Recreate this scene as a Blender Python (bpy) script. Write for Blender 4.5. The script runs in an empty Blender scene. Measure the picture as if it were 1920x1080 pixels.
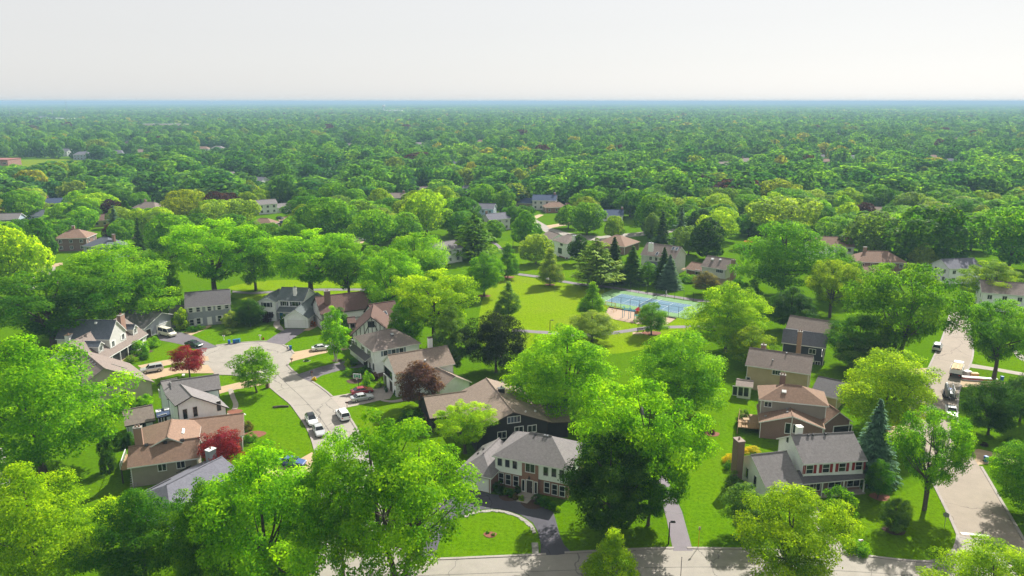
import bpy, math, random
import numpy as np
from mathutils import Vector, Matrix
R = math.radians
scn = bpy.context.scene
COL = scn.collection
# ------------------------------------------------------------------ camera
CAM_H = 60.0; FPX = 1390.0; PITCH = math.atan(350 / FPX)
cd = bpy.data.cameras.new('camera'); cam = bpy.data.objects.new('camera', cd); COL.objects.link(cam)
cam.location = (0, 0, CAM_H); cam.rotation_euler = (R(90) - PITCH, 0, 0)
cd.sensor_width = 36; cd.lens = 36 * FPX / 1920; cd.clip_start = 1; cd.clip_end = 200000
scn.camera = cam
# ------------------------------------------------------------------ sky and sun
SUN_AZ = 34.0; SUN_EL = 42.0          # degrees right of the view direction, degrees above the horizon
w = bpy.data.worlds.new('World'); scn.world = w; w.use_nodes = True
nt = w.node_tree; bg = nt.nodes['Background']
sk = nt.nodes.new('ShaderNodeTexSky'); sk.sky_type = 'NISHITA'; sk.sun_disc = False
sk.sun_elevation = R(SUN_EL); sk.sun_rotation = R(SUN_AZ); sk.altitude = 200
sk.air_density = 1.0; sk.dust_density = 1.0; sk.ozone_density = 1.0
hs = nt.nodes.new('ShaderNodeHueSaturation'); hs.inputs['Saturation'].default_value = 0.35
nt.links.new(sk.outputs[0], hs.inputs['Color'])
hzm = nt.nodes.new('ShaderNodeMix'); hzm.data_type = 'RGBA'; hzm.inputs[0].default_value = .84; hzm.inputs[7].default_value = (3.57, 3.55, 3.52, 1)   # even veil of high summer haze
nt.links.new(hs.outputs[0], hzm.inputs[6]); nt.links.new(hzm.outputs[2], bg.inputs[0])
bg.inputs[1].default_value = 0.0585
sl = bpy.data.lights.new('sun', 'SUN'); sl.energy = 3.0; sl.angle = R(0.6); sl.color = (1.0, 0.955, 0.87)
so = bpy.data.objects.new('sun', sl); COL.objects.link(so); so.location = (60, 90, 120)
sdir = Vector((math.sin(R(SUN_AZ)) * math.cos(R(SUN_EL)), math.cos(R(SUN_AZ)) * math.cos(R(SUN_EL)), math.sin(R(SUN_EL))))
so.rotation_euler = sdir.to_track_quat('Z', 'Y').to_euler()
vs = scn.view_settings; vs.view_transform = 'Standard'; vs.look = 'None'; vs.gamma = 1; vs.use_curve_mapping = False
vs.exposure = 1.82
cy = scn.cycles; cy.max_bounces = 6; cy.diffuse_bounces = 4; cy.glossy_bounces = 2; cy.transmission_bounces = 3; cy.transparent_max_bounces = 6
cy.volume_bounces = 0; cy.use_denoising = True; cy.caustics_reflective = False; cy.caustics_refractive = False
cy.sample_clamp_indirect = 6
try: cy.use_light_tree = False
except Exception: pass

# ------------------------------------------------------------------ survey helper: where a sight line meets a level or a wall
CT, ST = math.cos(PITCH), math.sin(PITCH)
def ray(px, py):
    u = (px - 960) / FPX; v = (py - 540) / FPX
    return Vector((u, CT - v * ST, -(ST + v * CT)))
def G(px, py, z=0.0):
    r = ray(px, py); t = (z - CAM_H) / r.z
    return Vector((r.x * t, r.y * t, z))
def hit(px, py, o, n):
    r = ray(px, py); c = Vector((0, 0, CAM_H))
    t = (o - c).dot(n) / r.dot(n)
    return c + r * t
def height_at(base, ytop):
    v = (ytop - 540) / FPX; d = base.y / (CT - v * ST)
    return CAM_H - d * (ST + v * CT)
def proj(p):
    y = p.y * CT - (p.z - CAM_H) * ST      # depth
    up = p.y * ST + (p.z - CAM_H) * CT
    return 960 + FPX * p.x / y, 540 - FPX * up / y

# ------------------------------------------------------------------ objects
def link(o, parent=None):
    COL.objects.link(o)
    if parent: o.parent = parent
    return o
def empty(name, loc=(0, 0, 0), rz=0.0):
    o = bpy.data.objects.new(name, None); o.location = loc; o.rotation_euler = (0, 0, rz); o.empty_display_size = 1
    return link(o)
def tag(o, label=None, cat=None, group=None, kind=None):
    if label: o['label'] = label
    if cat: o['category'] = cat
    if group: o['group'] = group
    if kind: o['kind'] = kind
    return o
class MB:
    """collects faces of one mesh"""
    def __init__(s): s.v = []; s.f = []; s.m = []
    def face(s, pts, mi=0):
        n = len(s.v); s.v += [tuple(p) for p in pts]; s.f.append(tuple(range(n, n + len(pts)))); s.m.append(mi)
    def box(s, c, d, rz=0.0, mi=0, taper=1.0, o=None):
        cx, cy_, cz = c; dx, dy, dz = d[0] / 2, d[1] / 2, d[2] / 2
        cs, sn = math.cos(rz), math.sin(rz); n = len(s.v)
        for k, (a, b, e) in enumerate(((-1,-1,-1),(1,-1,-1),(1,1,-1),(-1,1,-1),(-1,-1,1),(1,-1,1),(1,1,1),(-1,1,1))):
            t = taper if e > 0 else 1.0
            x, y = a * dx * t, b * dy * t
            s.v.append((cx + x * cs - y * sn, cy_ + x * sn + y * cs, cz + e * dz))
        for q in ((0,3,2,1),(4,5,6,7),(0,1,5,4),(1,2,6,5),(2,3,7,6),(3,0,4,7)):
            s.f.append(tuple(n + i for i in q)); s.m.append(mi)
        return s
    def obox(s, o, ax, ay, az, mi=0):
        """box from corner o along three edge vectors"""
        o = Vector(o); n = len(s.v)
        for k in range(8):
            p = o + (ax if k & 1 else ax * 0) + (ay if k & 2 else ay * 0) + (az if k & 4 else az * 0)
            s.v.append(tuple(p))
        for q in ((0,2,3,1),(4,5,7,6),(0,1,5,4),(1,3,7,5),(3,2,6,7),(2,0,4,6)):
            s.f.append(tuple(n + i for i in q)); s.m.append(mi)
        return s
    def tube(s, pts, rad, n=6, mi=0, cap=True):
        pts = [Vector(p) for p in pts]; b0 = len(s.v)
        for i, p in enumerate(pts):
            t = (pts[min(i + 1, len(pts) - 1)] - pts[max(i - 1, 0)])
            if t.length < 1e-6: t = Vector((0, 0, 1))
            t.normalize(); a = t.cross(Vector((0, 1, 0.01)) if abs(t.y) < .9 else Vector((1, 0, 0))).normalized(); b = t.cross(a)
            r = rad[i] if isinstance(rad, (list, tuple)) else rad
            for k in range(n):
                an = 2 * math.pi * k / n
                s.v.append(tuple(p + a * (r * math.cos(an)) + b * (r * math.sin(an))))
        for i in range(len(pts) - 1):
            for k in range(n):
                k2 = (k + 1) % n
                s.f.append((b0 + i * n + k, b0 + i * n + k2, b0 + (i + 1) * n + k2, b0 + (i + 1) * n + k)); s.m.append(mi)
        if cap:
            s.f.append(tuple(b0 + k for k in range(n - 1, -1, -1))); s.m.append(mi)
            s.f.append(tuple(b0 + (len(pts) - 1) * n + k for k in range(n))); s.m.append(mi)
        return s
    def lathe(s, prof, c=(0, 0, 0), n=12, mi=0):
        b0 = len(s.v)
        for r, z in prof:
            for k in range(n):
                a = 2 * math.pi * k / n
                s.v.append((c[0] + r * math.cos(a), c[1] + r * math.sin(a), c[2] + z))
        for i in range(len(prof) - 1):
            for k in range(n):
                k2 = (k + 1) % n
                s.f.append((b0 + i * n + k, b0 + i * n + k2, b0 + (i + 1) * n + k2, b0 + (i + 1) * n + k)); s.m.append(mi)
        s.f.append(tuple(b0 + (len(prof) - 1) * n + k for k in range(n))); s.m.append(mi)
        return s
    def mesh(s, name, mats, smooth=False):
        me = bpy.data.meshes.new(name); me.from_pydata(s.v, [], s.f); me.update()
        for m in (mats if isinstance(mats, (list, tuple)) else [mats]): me.materials.append(m)
        if len(set(s.m)) > 1: me.polygons.foreach_set('material_index', s.m)
        if smooth: me.polygons.foreach_set('use_smooth', [True] * len(me.polygons))
        return me
    def build(s, name, mats, parent=None, smooth=False, at=None):
        """at: world coords were used, shift to be local to parent's location"""
        if at is not None:
            s.v = [(x - at[0], y - at[1], z - at[2]) for x, y, z in s.v]
        o = bpy.data.objects.new(name, s.mesh(name, mats, smooth))
        return link(o, parent)

# ------------------------------------------------------------------ materials
MATS = {}
def newmat(name):
    m = bpy.data.materials.new(name); m.use_nodes = True
    n = m.node_tree.nodes; b = n['Principled BSDF']
    MATS[name] = m
    return m, m.node_tree, n, b
def ramp(nt, fac, stops, interp='LINEAR'):
    r = nt.nodes.new('ShaderNodeValToRGB'); r.color_ramp.interpolation = interp
    el = r.color_ramp.elements
    while len(el) < len(stops): el.new(0.5)
    for e, (p, c) in zip(el, stops): e.position = p; e.color = (*c, 1)
    nt.links.new(fac, r.inputs[0]); return r.outputs[0]
def noise(nt, scale, detail=3, rough=.6, coord=None, dist=0.0):
    t = nt.nodes.new('ShaderNodeTexNoise'); t.inputs['Scale'].default_value = scale
    t.inputs['Detail'].default_value = detail; t.inputs['Roughness'].default_value = rough; t.inputs['Distortion'].default_value = dist
    if coord is None:
        g = nt.nodes.new('ShaderNodeNewGeometry'); coord = g.outputs['Position']
    nt.links.new(coord, t.inputs['Vector']); return t.outputs[0]
def mixc(nt, fac, a, b, typ='MIX'):
    m = nt.nodes.new('ShaderNodeMix'); m.data_type = 'RGBA'; m.blend_type = typ
    for i, x in ((0, fac), (6, a), (7, b)):
        if isinstance(x, (float, int)): m.inputs[i].default_value = x
        elif isinstance(x, tuple): m.inputs[i].default_value = (*x, 1)
        else: nt.links.new(x, m.inputs[i])
    return m.outputs[2]
def math_(nt, op, a, b=0.0):
    m = nt.nodes.new('ShaderNodeMath'); m.operation = op
    for i, x in ((0, a), (1, b)):
        if isinstance(x, (float, int)): m.inputs[i].default_value = x
        else: nt.links.new(x, m.inputs[i])
    return m.outputs[0]
def bump(nt, b, h, strength=.4, dist=.05):
    bn = nt.nodes.new('ShaderNodeBump'); bn.inputs['Strength'].default_value = strength; bn.inputs['Distance'].default_value = dist
    nt.links.new(h, bn.inputs['Height']); nt.links.new(bn.outputs[0], b.inputs['Normal'])
def scl(c, k): return tuple(min(1, x * k) for x in c)
def plain(name, col, rough=.7, metal=0.0, var=.15, scale=3.0, spec=.3):
    m, nt, n, b = newmat(name)
    f = noise(nt, scale, 4, .65)
    nt.links.new(ramp(nt, f, [(.25, scl(col, 1 - var)), (.75, scl(col, 1 + var))]), b.inputs['Base Color'])
    b.inputs['Roughness'].default_value = rough; b.inputs['Metallic'].default_value = metal
    b.inputs['Specular IOR Level'].default_value = spec
    return m
def shingle(name, col, var=.3, warm=(1, 1, 1)):
    """asphalt shingles: mottled tabs in courses, streaks and fading"""
    m, nt, n, b = newmat(name)
    g = n.new('ShaderNodeNewGeometry'); pos = g.outputs['Position']
    f1 = noise(nt, 2.3, 2, .7, pos); f2 = noise(nt, .35, 3, .6, pos, .6); f3 = noise(nt, 4.2, 2, .8, pos)
    c = ramp(nt, f3, [(.3, scl(col, 1 - var)), (.7, scl(col, 1 + var))])
    c = mixc(nt, .55, c, ramp(nt, f1, [(.3, scl(col, .72)), (.72, tuple(x * y for x, y in zip(scl(col, 1.3), warm)))]))
    c = mixc(nt, math_(nt, 'MULTIPLY', f2, .35), c, scl(col, .62))
    sx = n.new('ShaderNodeSeparateXYZ'); nt.links.new(pos, sx.inputs[0])
    fr = math_(nt, 'FRACT', math_(nt, 'MULTIPLY', sx.outputs[2], 11.0))     # courses stepping up the slope
    c = mixc(nt, math_(nt, 'MULTIPLY', math_(nt, 'LESS_THAN', fr, .25), .35), c, scl(col, .45))
    nt.links.new(c, b.inputs['Base Color']); b.inputs['Roughness'].default_value = .92; b.inputs['Specular IOR Level'].default_value = .2
    bump(nt, b, math_(nt, 'ADD', fr, f3), .5, .03)
    return m
def siding(name, col, pitch=.16, vertical=False):
    m, nt, n, b = newmat(name)
    g = n.new('ShaderNodeNewGeometry'); pos = g.outputs['Position']; sx = n.new('ShaderNodeSeparateXYZ'); nt.links.new(pos, sx.inputs[0])
    co = math_(nt, 'ADD', math_(nt, 'MULTIPLY', sx.outputs[0], .8), math_(nt, 'MULTIPLY', sx.outputs[1], .8)) if vertical else sx.outputs[2]
    fr = math_(nt, 'FRACT', math_(nt, 'DIVIDE', co, pitch))
    f = noise(nt, .8, 4, .6, pos)
    c = ramp(nt, f, [(.3, scl(col, .9)), (.7, scl(col, 1.05))])
    c = mixc(nt, math_(nt, 'MULTIPLY', math_(nt, 'LESS_THAN', fr, .14), .4), c, scl(col, .5))
    nt.links.new(c, b.inputs['Base Color']); b.inputs['Roughness'].default_value = .65; b.inputs['Specular IOR Level'].default_value = .3
    bump(nt, b, fr, .5, .03)
    return m
def brick(name, c1, c2, mortar=(.32, .29, .26)):
    m, nt, n, b = newmat(name)
    g = n.new('ShaderNodeNewGeometry'); sx = n.new('ShaderNodeSeparateXYZ'); nt.links.new(g.outputs['Position'], sx.inputs[0])
    cx = n.new('ShaderNodeCombineXYZ'); nt.links.new(math_(nt, 'ADD', sx.outputs[0], sx.outputs[1]), cx.inputs[0]); nt.links.new(sx.outputs[2], cx.inputs[1])
    t = n.new('ShaderNodeTexBrick'); nt.links.new(cx.outputs[0], t.inputs['Vector'])
    t.inputs['Color1'].default_value = (*c1, 1); t.inputs['Color2'].default_value = (*c2, 1); t.inputs['Mortar'].default_value = (*mortar, 1)
    t.inputs['Scale'].default_value = 1; t.inputs['Brick Width'].default_value = .22; t.inputs['Row Height'].default_value = .075; t.inputs['Mortar Size'].default_value = .011
    f = noise(nt, 1.2, 4, .6)
    nt.links.new(mixc(nt, math_(nt, 'MULTIPLY', f, .5), t.outputs[0], scl(c1, .6)), b.inputs['Base Color'])
    b.inputs['Roughness'].default_value = .9; bump(nt, b, t.outputs[1], .4, -.01)
    return m
def glass(name, col=(.012, .016, .02), rough=.06):
    m, nt, n, b = newmat(name)
    f = noise(nt, .6, 2, .5)
    nt.links.new(ramp(nt, f, [(.35, scl(col, .6)), (.7, scl(col, 1.8))]), b.inputs['Base Color'])
    b.inputs['Roughness'].default_value = rough; b.inputs['IOR'].default_value = 1.5
    return m
def paint(name, col, rough=.28, metal=.0, coat=.6):
    m, nt, n, b = newmat(name)
    f = noise(nt, 1.5, 3, .6)
    nt.links.new(ramp(nt, f, [(.3, scl(col, .93)), (.7, scl(col, 1.04))]), b.inputs['Base Color'])
    b.inputs['Roughness'].default_value = rough; b.inputs['Metallic'].default_value = metal; b.inputs['Coat Weight'].default_value = coat
    b.inputs['Coat Roughness'].default_value = .08
    return m
def lawn(name, c_lo, c_hi, c_dry, stripes=False):
    m, nt, n, b = newmat(name)
    g = n.new('ShaderNodeNewGeometry'); pos = g.outputs['Position']
    a = noise(nt, .09, 4, .6, pos); f = noise(nt, .42, 6, .75, pos); fine = noise(nt, 1.7, 6, .9, pos); big = noise(nt, .03, 3, .6, pos, .5)
    c = ramp(nt, a, [(.3, c_lo), (.68, c_hi)])
    c = mixc(nt, .6, c, ramp(nt, f, [(.34, scl(c_lo, .72)), (.5, c_hi), (.66, scl(c_dry, 1.2))]))
    c = mixc(nt, ramp(nt, big, [(.46, (0, 0, 0)), (.66, (.85, .85, .85))]), c, c_dry)
    c = mixc(nt, .68, c, ramp(nt, fine, [(.36, scl(c_lo, .38)), (.5, c_hi), (.66, scl(c_hi, 1.4))]))
    if stripes:
        sx = n.new('ShaderNodeSeparateXYZ'); nt.links.new(pos, sx.inputs[0])
        wv = math_(nt, 'SINE', math_(nt, 'ADD', math_(nt, 'MULTIPLY', sx.outputs[0], 2.1), math_(nt, 'MULTIPLY', sx.outputs[1], 1.0)))
        c = mixc(nt, math_(nt, 'MULTIPLY', math_(nt, 'GREATER_THAN', wv, 0.0), .05), c, scl(c_hi, 1.3))
    nt.links.new(c, b.inputs['Base Color']); b.inputs['Roughness'].default_value = 1.0; b.inputs['Specular IOR Level'].default_value = 0
    bump(nt, b, math_(nt, 'ADD', f, fine), .8, .12)
    return m
def paving(name, col, crack=(.05, .05, .05), cscale=.085, slab=0.0, stain=.3, crw=.010, var=.14):
    """asphalt or concrete: mottling, stains, sealed cracks, optional slab joints"""
    m, nt, n, b = newmat(name)
    g = n.new('ShaderNodeNewGeometry'); pos = g.outputs['Position']
    f = noise(nt, .45, 5, .65, pos); fine = noise(nt, 14, 2, .7, pos); st = noise(nt, .12, 4, .55, pos, 1.0)
    c = ramp(nt, f, [(.28, scl(col, 1 - var)), (.72, scl(col, 1 + var))])
    c = mixc(nt, .35, c, ramp(nt, fine, [(.3, scl(col, .7)), (.7, scl(col, 1.25))]))
    c = mixc(nt, ramp(nt, st, [(.5, (0, 0, 0)), (.75, (stain, stain, stain))]), c, scl(col, .55))
    if cscale:
        wn = n.new('ShaderNodeTexNoise'); wn.inputs['Scale'].default_value = .25; wn.inputs['Detail'].default_value = 5
        nt.links.new(pos, wn.inputs['Vector'])
        vm = n.new('ShaderNodeVectorMath'); vm.operation = 'MULTIPLY_ADD'; nt.links.new(wn.outputs[1], vm.inputs[0]); vm.inputs[1].default_value = (5, 5, 0); nt.links.new(pos, vm.inputs[2])
        vo = n.new('ShaderNodeTexVoronoi'); vo.feature = 'DISTANCE_TO_EDGE'; vo.inputs['Scale'].default_value = cscale; nt.links.new(vm.outputs[0], vo.inputs['Vector'])
        c = mixc(nt, math_(nt, 'MULTIPLY', math_(nt, 'LESS_THAN', vo.outputs['Distance'], crw), .8), c, crack)
    if slab:
        sx = n.new('ShaderNodeSeparateXYZ'); nt.links.new(pos, sx.inputs[0])
        for k in (0, 1):
            fr = math_(nt, 'FRACT', math_(nt, 'DIVIDE', sx.outputs[k], slab))
            c = mixc(nt, math_(nt, 'MULTIPLY', math_(nt, 'LESS_THAN', fr, .05 / slab), .5), c, scl(col, .5))
    nt.links.new(c, b.inputs['Base Color']); b.inputs['Roughness'].default_value = .9; b.inputs['Specular IOR Level'].default_value = .25
    bump(nt, b, fine, .3, .02)
    return m
def leafmat(name, use_random=False, trans=.52):
    """leaf colour comes from the tree's own colour (obj.color) and a tint stored per leaf"""
    m = bpy.data.materials.new(name); m.use_nodes = True; nt = m.node_tree; n = nt.nodes; n.clear(); MATS[name] = m
    out = n.new('ShaderNodeOutputMaterial'); oi = n.new('ShaderNodeObjectInfo')
    at = n.new('ShaderNodeAttribute'); at.attribute_name = 'tint'
    if use_random:
        col = ramp(nt, oi.outputs['Random'], [(0, (0.032, 0.105, 0.040)), (.18, (0.055, 0.148, 0.042)), (.36, (0.044, 0.129, 0.042)), (.52, (0.074, 0.187, 0.042)), (.66, (0.053, 0.138, 0.044)),
                                             (.78, (0.095, 0.214, 0.042)), (.86, (0.032, 0.094, 0.043)), (.91, (0.116, 0.177, 0.040)), (.945, (0.164, 0.187, 0.038)), (.962, (0.053, 0.029, 0.043)), (.98, (0.049, 0.117, 0.058)), (1, (0.077, 0.183, 0.042))], 'CONSTANT')
    else: col = oi.outputs['Color']
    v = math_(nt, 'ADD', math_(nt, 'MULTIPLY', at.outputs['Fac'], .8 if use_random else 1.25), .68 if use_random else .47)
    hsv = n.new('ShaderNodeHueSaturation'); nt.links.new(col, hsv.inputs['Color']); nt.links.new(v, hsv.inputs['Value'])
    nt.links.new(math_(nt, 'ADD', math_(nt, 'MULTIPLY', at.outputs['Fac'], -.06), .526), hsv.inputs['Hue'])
    c = hsv.outputs[0]
    d = n.new('ShaderNodeBsdfPrincipled'); nt.links.new(c, d.inputs['Base Color']); d.inputs['Roughness'].default_value = .55; d.inputs['Specular IOR Level'].default_value = 0.0 if use_random else .03
    tr = n.new('ShaderNodeBsdfTranslucent'); nt.links.new(mixc(nt, 1.0, c, (2.3, 2.2, .3), 'MULTIPLY'), tr.inputs['Color'])
    mx = n.new('ShaderNodeMixShader'); mx.inputs[0].default_value = trans
    nt.links.new(d.outputs[0], mx.inputs[1]); nt.links.new(tr.outputs[0], mx.inputs[2]); nt.links.new(mx.outputs[0], out.inputs[0])
    return m
def barkmat(name, c):
    m, nt, n, b = newmat(name)
    f = noise(nt, 5, 4, .7)
    nt.links.new(ramp(nt, f, [(.3, scl(c, .6)), (.7, scl(c, 1.4))]), b.inputs['Base Color']); b.inputs['Roughness'].default_value = .95
    bump(nt, b, f, .6, .05); return m

M_LEAF = leafmat('leaf'); M_LEAFR = leafmat('leaf_far', True); M_NEEDLE = leafmat('needle', False, .2); M_NEEDLER = leafmat('needle_far', True, .2)
M_BARK = barkmat('bark', (.075, .06, .048)); M_BIRCH = barkmat('birch_bark', (.5, .47, .42))
M_GROUND = lawn('ground_grass', (.032, .102, .001), (.066, .146, .001), (.080, .125, .005))
M_LAWN = lawn('lawn_grass', (.040, .122, .001), (.078, .168, .001), (.115, .165, .004))
M_PARK = lawn('park_grass', (.095, .180, .001), (.135, .222, .001), (.19, .20, .03), True)
M_ROAD = paving('road_concrete', (.265, .242, .210), (.12, .11, .10), .085, 0, .4, .006)
M_ROADT = paving('road_tan_asphalt', (.255, .215, .172), (.15, .12, .10), .05, 0, .2, .004)
M_ASPH = paving('dark_asphalt', (.070, .067, .082), (.02, .02, .02), .1, 0, .3, .006, .25)
M_ASPH2 = paving('worn_asphalt', (.125, .112, .125), (.07, .07, .07), .12, 0, .35, .006, .2)
M_CONC = paving('drive_concrete', (.36, .265, .165), (.2, .16, .12), 0, 3.0, .25)
M_CONC2 = paving('walk_concrete', (.30, .265, .23), (.2, .16, .12), 0, 1.5, .25)
M_PATH = paving('path_asphalt', (.17, .15, .165), (.1, .1, .1), .1, 0, .3, .004)
M_KERB = paving('kerb_concrete', (.28, .25, .23), (.2, .2, .2), 0, 2.5, .3)
M_MULCH = plain('mulch', (.17, .065, .04), .95, 0, .45, 6)
M_MULCHD = plain('dark_mulch', (.06, .035, .025), .95, 0, .4, 6)
M_SAND = plain('play_sand', (.33, .24, .175), .95, 0, .12, 2)
M_STONE = plain('edging_stone', (.25, .235, .21), .9, 0, .25, 3)
M_WHITE = plain('white_trim', (.66, .66, .65), .5, 0, .05)
M_BLACK = plain('black_trim', (.02, .02, .022), .5, 0, .2)
M_DARKTRIM = plain('dark_brown_trim', (.035, .024, .02), .6, 0, .2)
M_GLASS = glass('window_glass'); M_GLASSB = glass('skylight_glass', (.05, .07, .10), .08)
M_METAL = plain('grey_metal', (.35, .36, .37), .4, .8, .1)
M_WOOD = plain('deck_wood', (.30, .19, .10), .8, 0, .25, 4)
M_TIRE = plain('tyre_rubber', (.018, .018, .018), .85, 0, .2)
M_RIM = plain('wheel_rim', (.45, .45, .46), .35, .7, .1)
M_RED = plain('red_paint', (.45, .02, .03), .45); M_BLUE = plain('blue_plastic', (.02, .10, .38), .45)
M_YEL = plain('yellow_paint', (.55, .30, .02), .5)
M_TEAL = plain('teal_plastic', (.03, .18, .32), .45)
M_HEADL = glass('headlight_glass', (.5, .52, .55), .15); M_TAILL = glass('taillight_glass', (.28, .012, .012), .2)
# ================================================================== ground, roads, paths
def smooth(pts, closed=False, k=5):
    n = len(pts); out = []
    rng = range(n) if closed else range(n - 1)
    for i in rng:
        g = (lambda j: pts[j % n]) if closed else (lambda j: pts[max(0, min(n - 1, j))])
        p0, p1, p2, p3 = g(i - 1), g(i), g(i + 1), g(i + 2)
        for s in range(k):
            t = s / k
            out.append(0.5 * ((2 * p1) + (p2 - p0) * t + (2 * p0 - 5 * p1 + 4 * p2 - p3) * t * t + (3 * p1 - p0 - 3 * p2 + p3) * t ** 3))
    if not closed: out.append(pts[-1])
    return out
def sheet(name, pts, z, mat, parent=None, sm=True, kind='structure', k=5):
    p = smooth(pts, True, k) if sm else pts
    if sum(a.x * b.y - b.x * a.y for a, b in zip(p, p[1:] + p[:1])) < 0: p = p[::-1]
    mb = MB(); mb.face([(q.x, q.y, z) for q in p])
    o = mb.build(name, mat, parent)
    if kind and not parent: o['kind'] = kind
    return o
def PX(*pts): return [G(x, y) for x, y in pts]
def inpoly(x, y, poly):
    c = False; n = len(poly); j = n - 1
    for i in range(n):
        a, b = poly[i], poly[j]
        if (a.y > y) != (b.y > y) and x < (b.x - a.x) * (y - a.y) / (b.y - a.y) + a.x: c = not c
        j = i
    return c
HARD = []      # paved polygons: kerbs stop there, trees keep off
gb = MB(); S = 60000
gb.face([(-S, -3000, 0), (S, -3000, 0), (S, S, 0), (-S, S, 0)])
tag(gb.build('ground', M_GROUND), kind='structure')

edge_left = PX((560, 1092), (612, 1010), (606, 940), (600, 888), (592, 840), (579, 804), (560, 775), (546, 757), (525, 740), (507, 725), (490, 714), (472, 707), (437, 703), (408, 702))
edge_bulb = PX((408, 702), (390, 694), (381, 678), (380, 664), (388, 653), (405, 648), (440, 644), (462, 642), (500, 640.5), (525, 645), (545, 657), (549, 667), (541, 678), (538, 685), (546, 694))
edge_right = PX((546, 694), (560, 705), (580, 714), (600, 727), (621, 744), (640, 766), (664, 800), (688, 850), (704, 900), (716, 950), (728, 1005), (770, 1050))
road_poly = smooth(edge_left) + smooth(edge_bulb)[1:] + smooth(edge_right)[1:]
r3_top = PX((770, 1050), (830, 1050), (900, 1047), (1010, 1042), (1090, 1037), (1240, 1030), (1380, 1031), (1480, 1035), (1593, 1041), (1681, 1051), (1740, 1055), (1772, 1049), (1790, 1034), (1797, 1018), (1799, 1004))
r3_bot = PX((1925, 1027), (1962, 1085), (2010, 1150), (1980, 1210), (1600, 1170), (1200, 1155), (900, 1165), (640, 1200), (440, 1230), (300, 1250), (330, 1180), (470, 1140), (560, 1092))
r3_poly = smooth(r3_top) + r3_bot
r2_left = PX((1799, 1004), (1782, 966), (1764, 930), (1742, 886), (1720, 850), (1706, 815), (1703, 780), (1715, 740), (1738, 700), (1755, 665), (1770, 630), (1784, 586))
r2_right = PX((1811, 585), (1820, 630), (1822, 667), (1808, 705), (1797, 730), (1793, 765), (1794, 800), (1804, 829), (1819, 849), (1837, 875), (1876, 942), (1920, 1018), (1925, 1027))
r2_poly = smooth(r2_left) + smooth(r2_right)
sheet('road', road_poly, .020, M_ROAD, sm=False); sheet('road', r3_poly, .024, M_ROAD, sm=False); sheet('road', r2_poly, .028, M_ROADT, sm=False)
HARD += [road_poly, r3_poly, r2_poly]
# central joint and stop line
def stripline(name, pts, wd, z, mat, k=6, h=None):
    p = smooth(pts, False, k); mb = MB()
    for a, b in zip(p, p[1:]):
        t = (b - a).normalized(); nn = Vector((-t.y, t.x, 0)) * wd / 2
        if h: mb.obox((a.x - nn.x, a.y - nn.y, z), (b - a), nn * 2, Vector((0, 0, h)))
        else: mb.face([(a.x - nn.x, a.y - nn.y, z), (a.x + nn.x, a.y + nn.y, z), (b.x + nn.x, b.y + nn.y, z), (b.x - nn.x, b.y - nn.y, z)][::-1])
    o = mb.build(name, mat); o['kind'] = 'structure'; return o
M_SEAL = plain('joint_sealant', (.07, .065, .06), .8); M_LINE = plain('road_paint', (.75, .74, .70), .7, 0, .12)
stripline('road_joint', PX((470, 672), (505, 690), (540, 722), (575, 755), (612, 800), (640, 860), (655, 930), (668, 1010), (690, 1080)), .09, .034, M_SEAL)
stripline('road_joint', PX((690, 1080), (800, 1079), (1000, 1072), (1200, 1065), (1400, 1064), (1600, 1072), (1760, 1085), (1900, 1110)), .07, .034, M_SEAL)
stripline('road_marking', PX((1802, 1000), (1828, 1002.5), (1856, 1005)), .55, .038, M_LINE)

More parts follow.
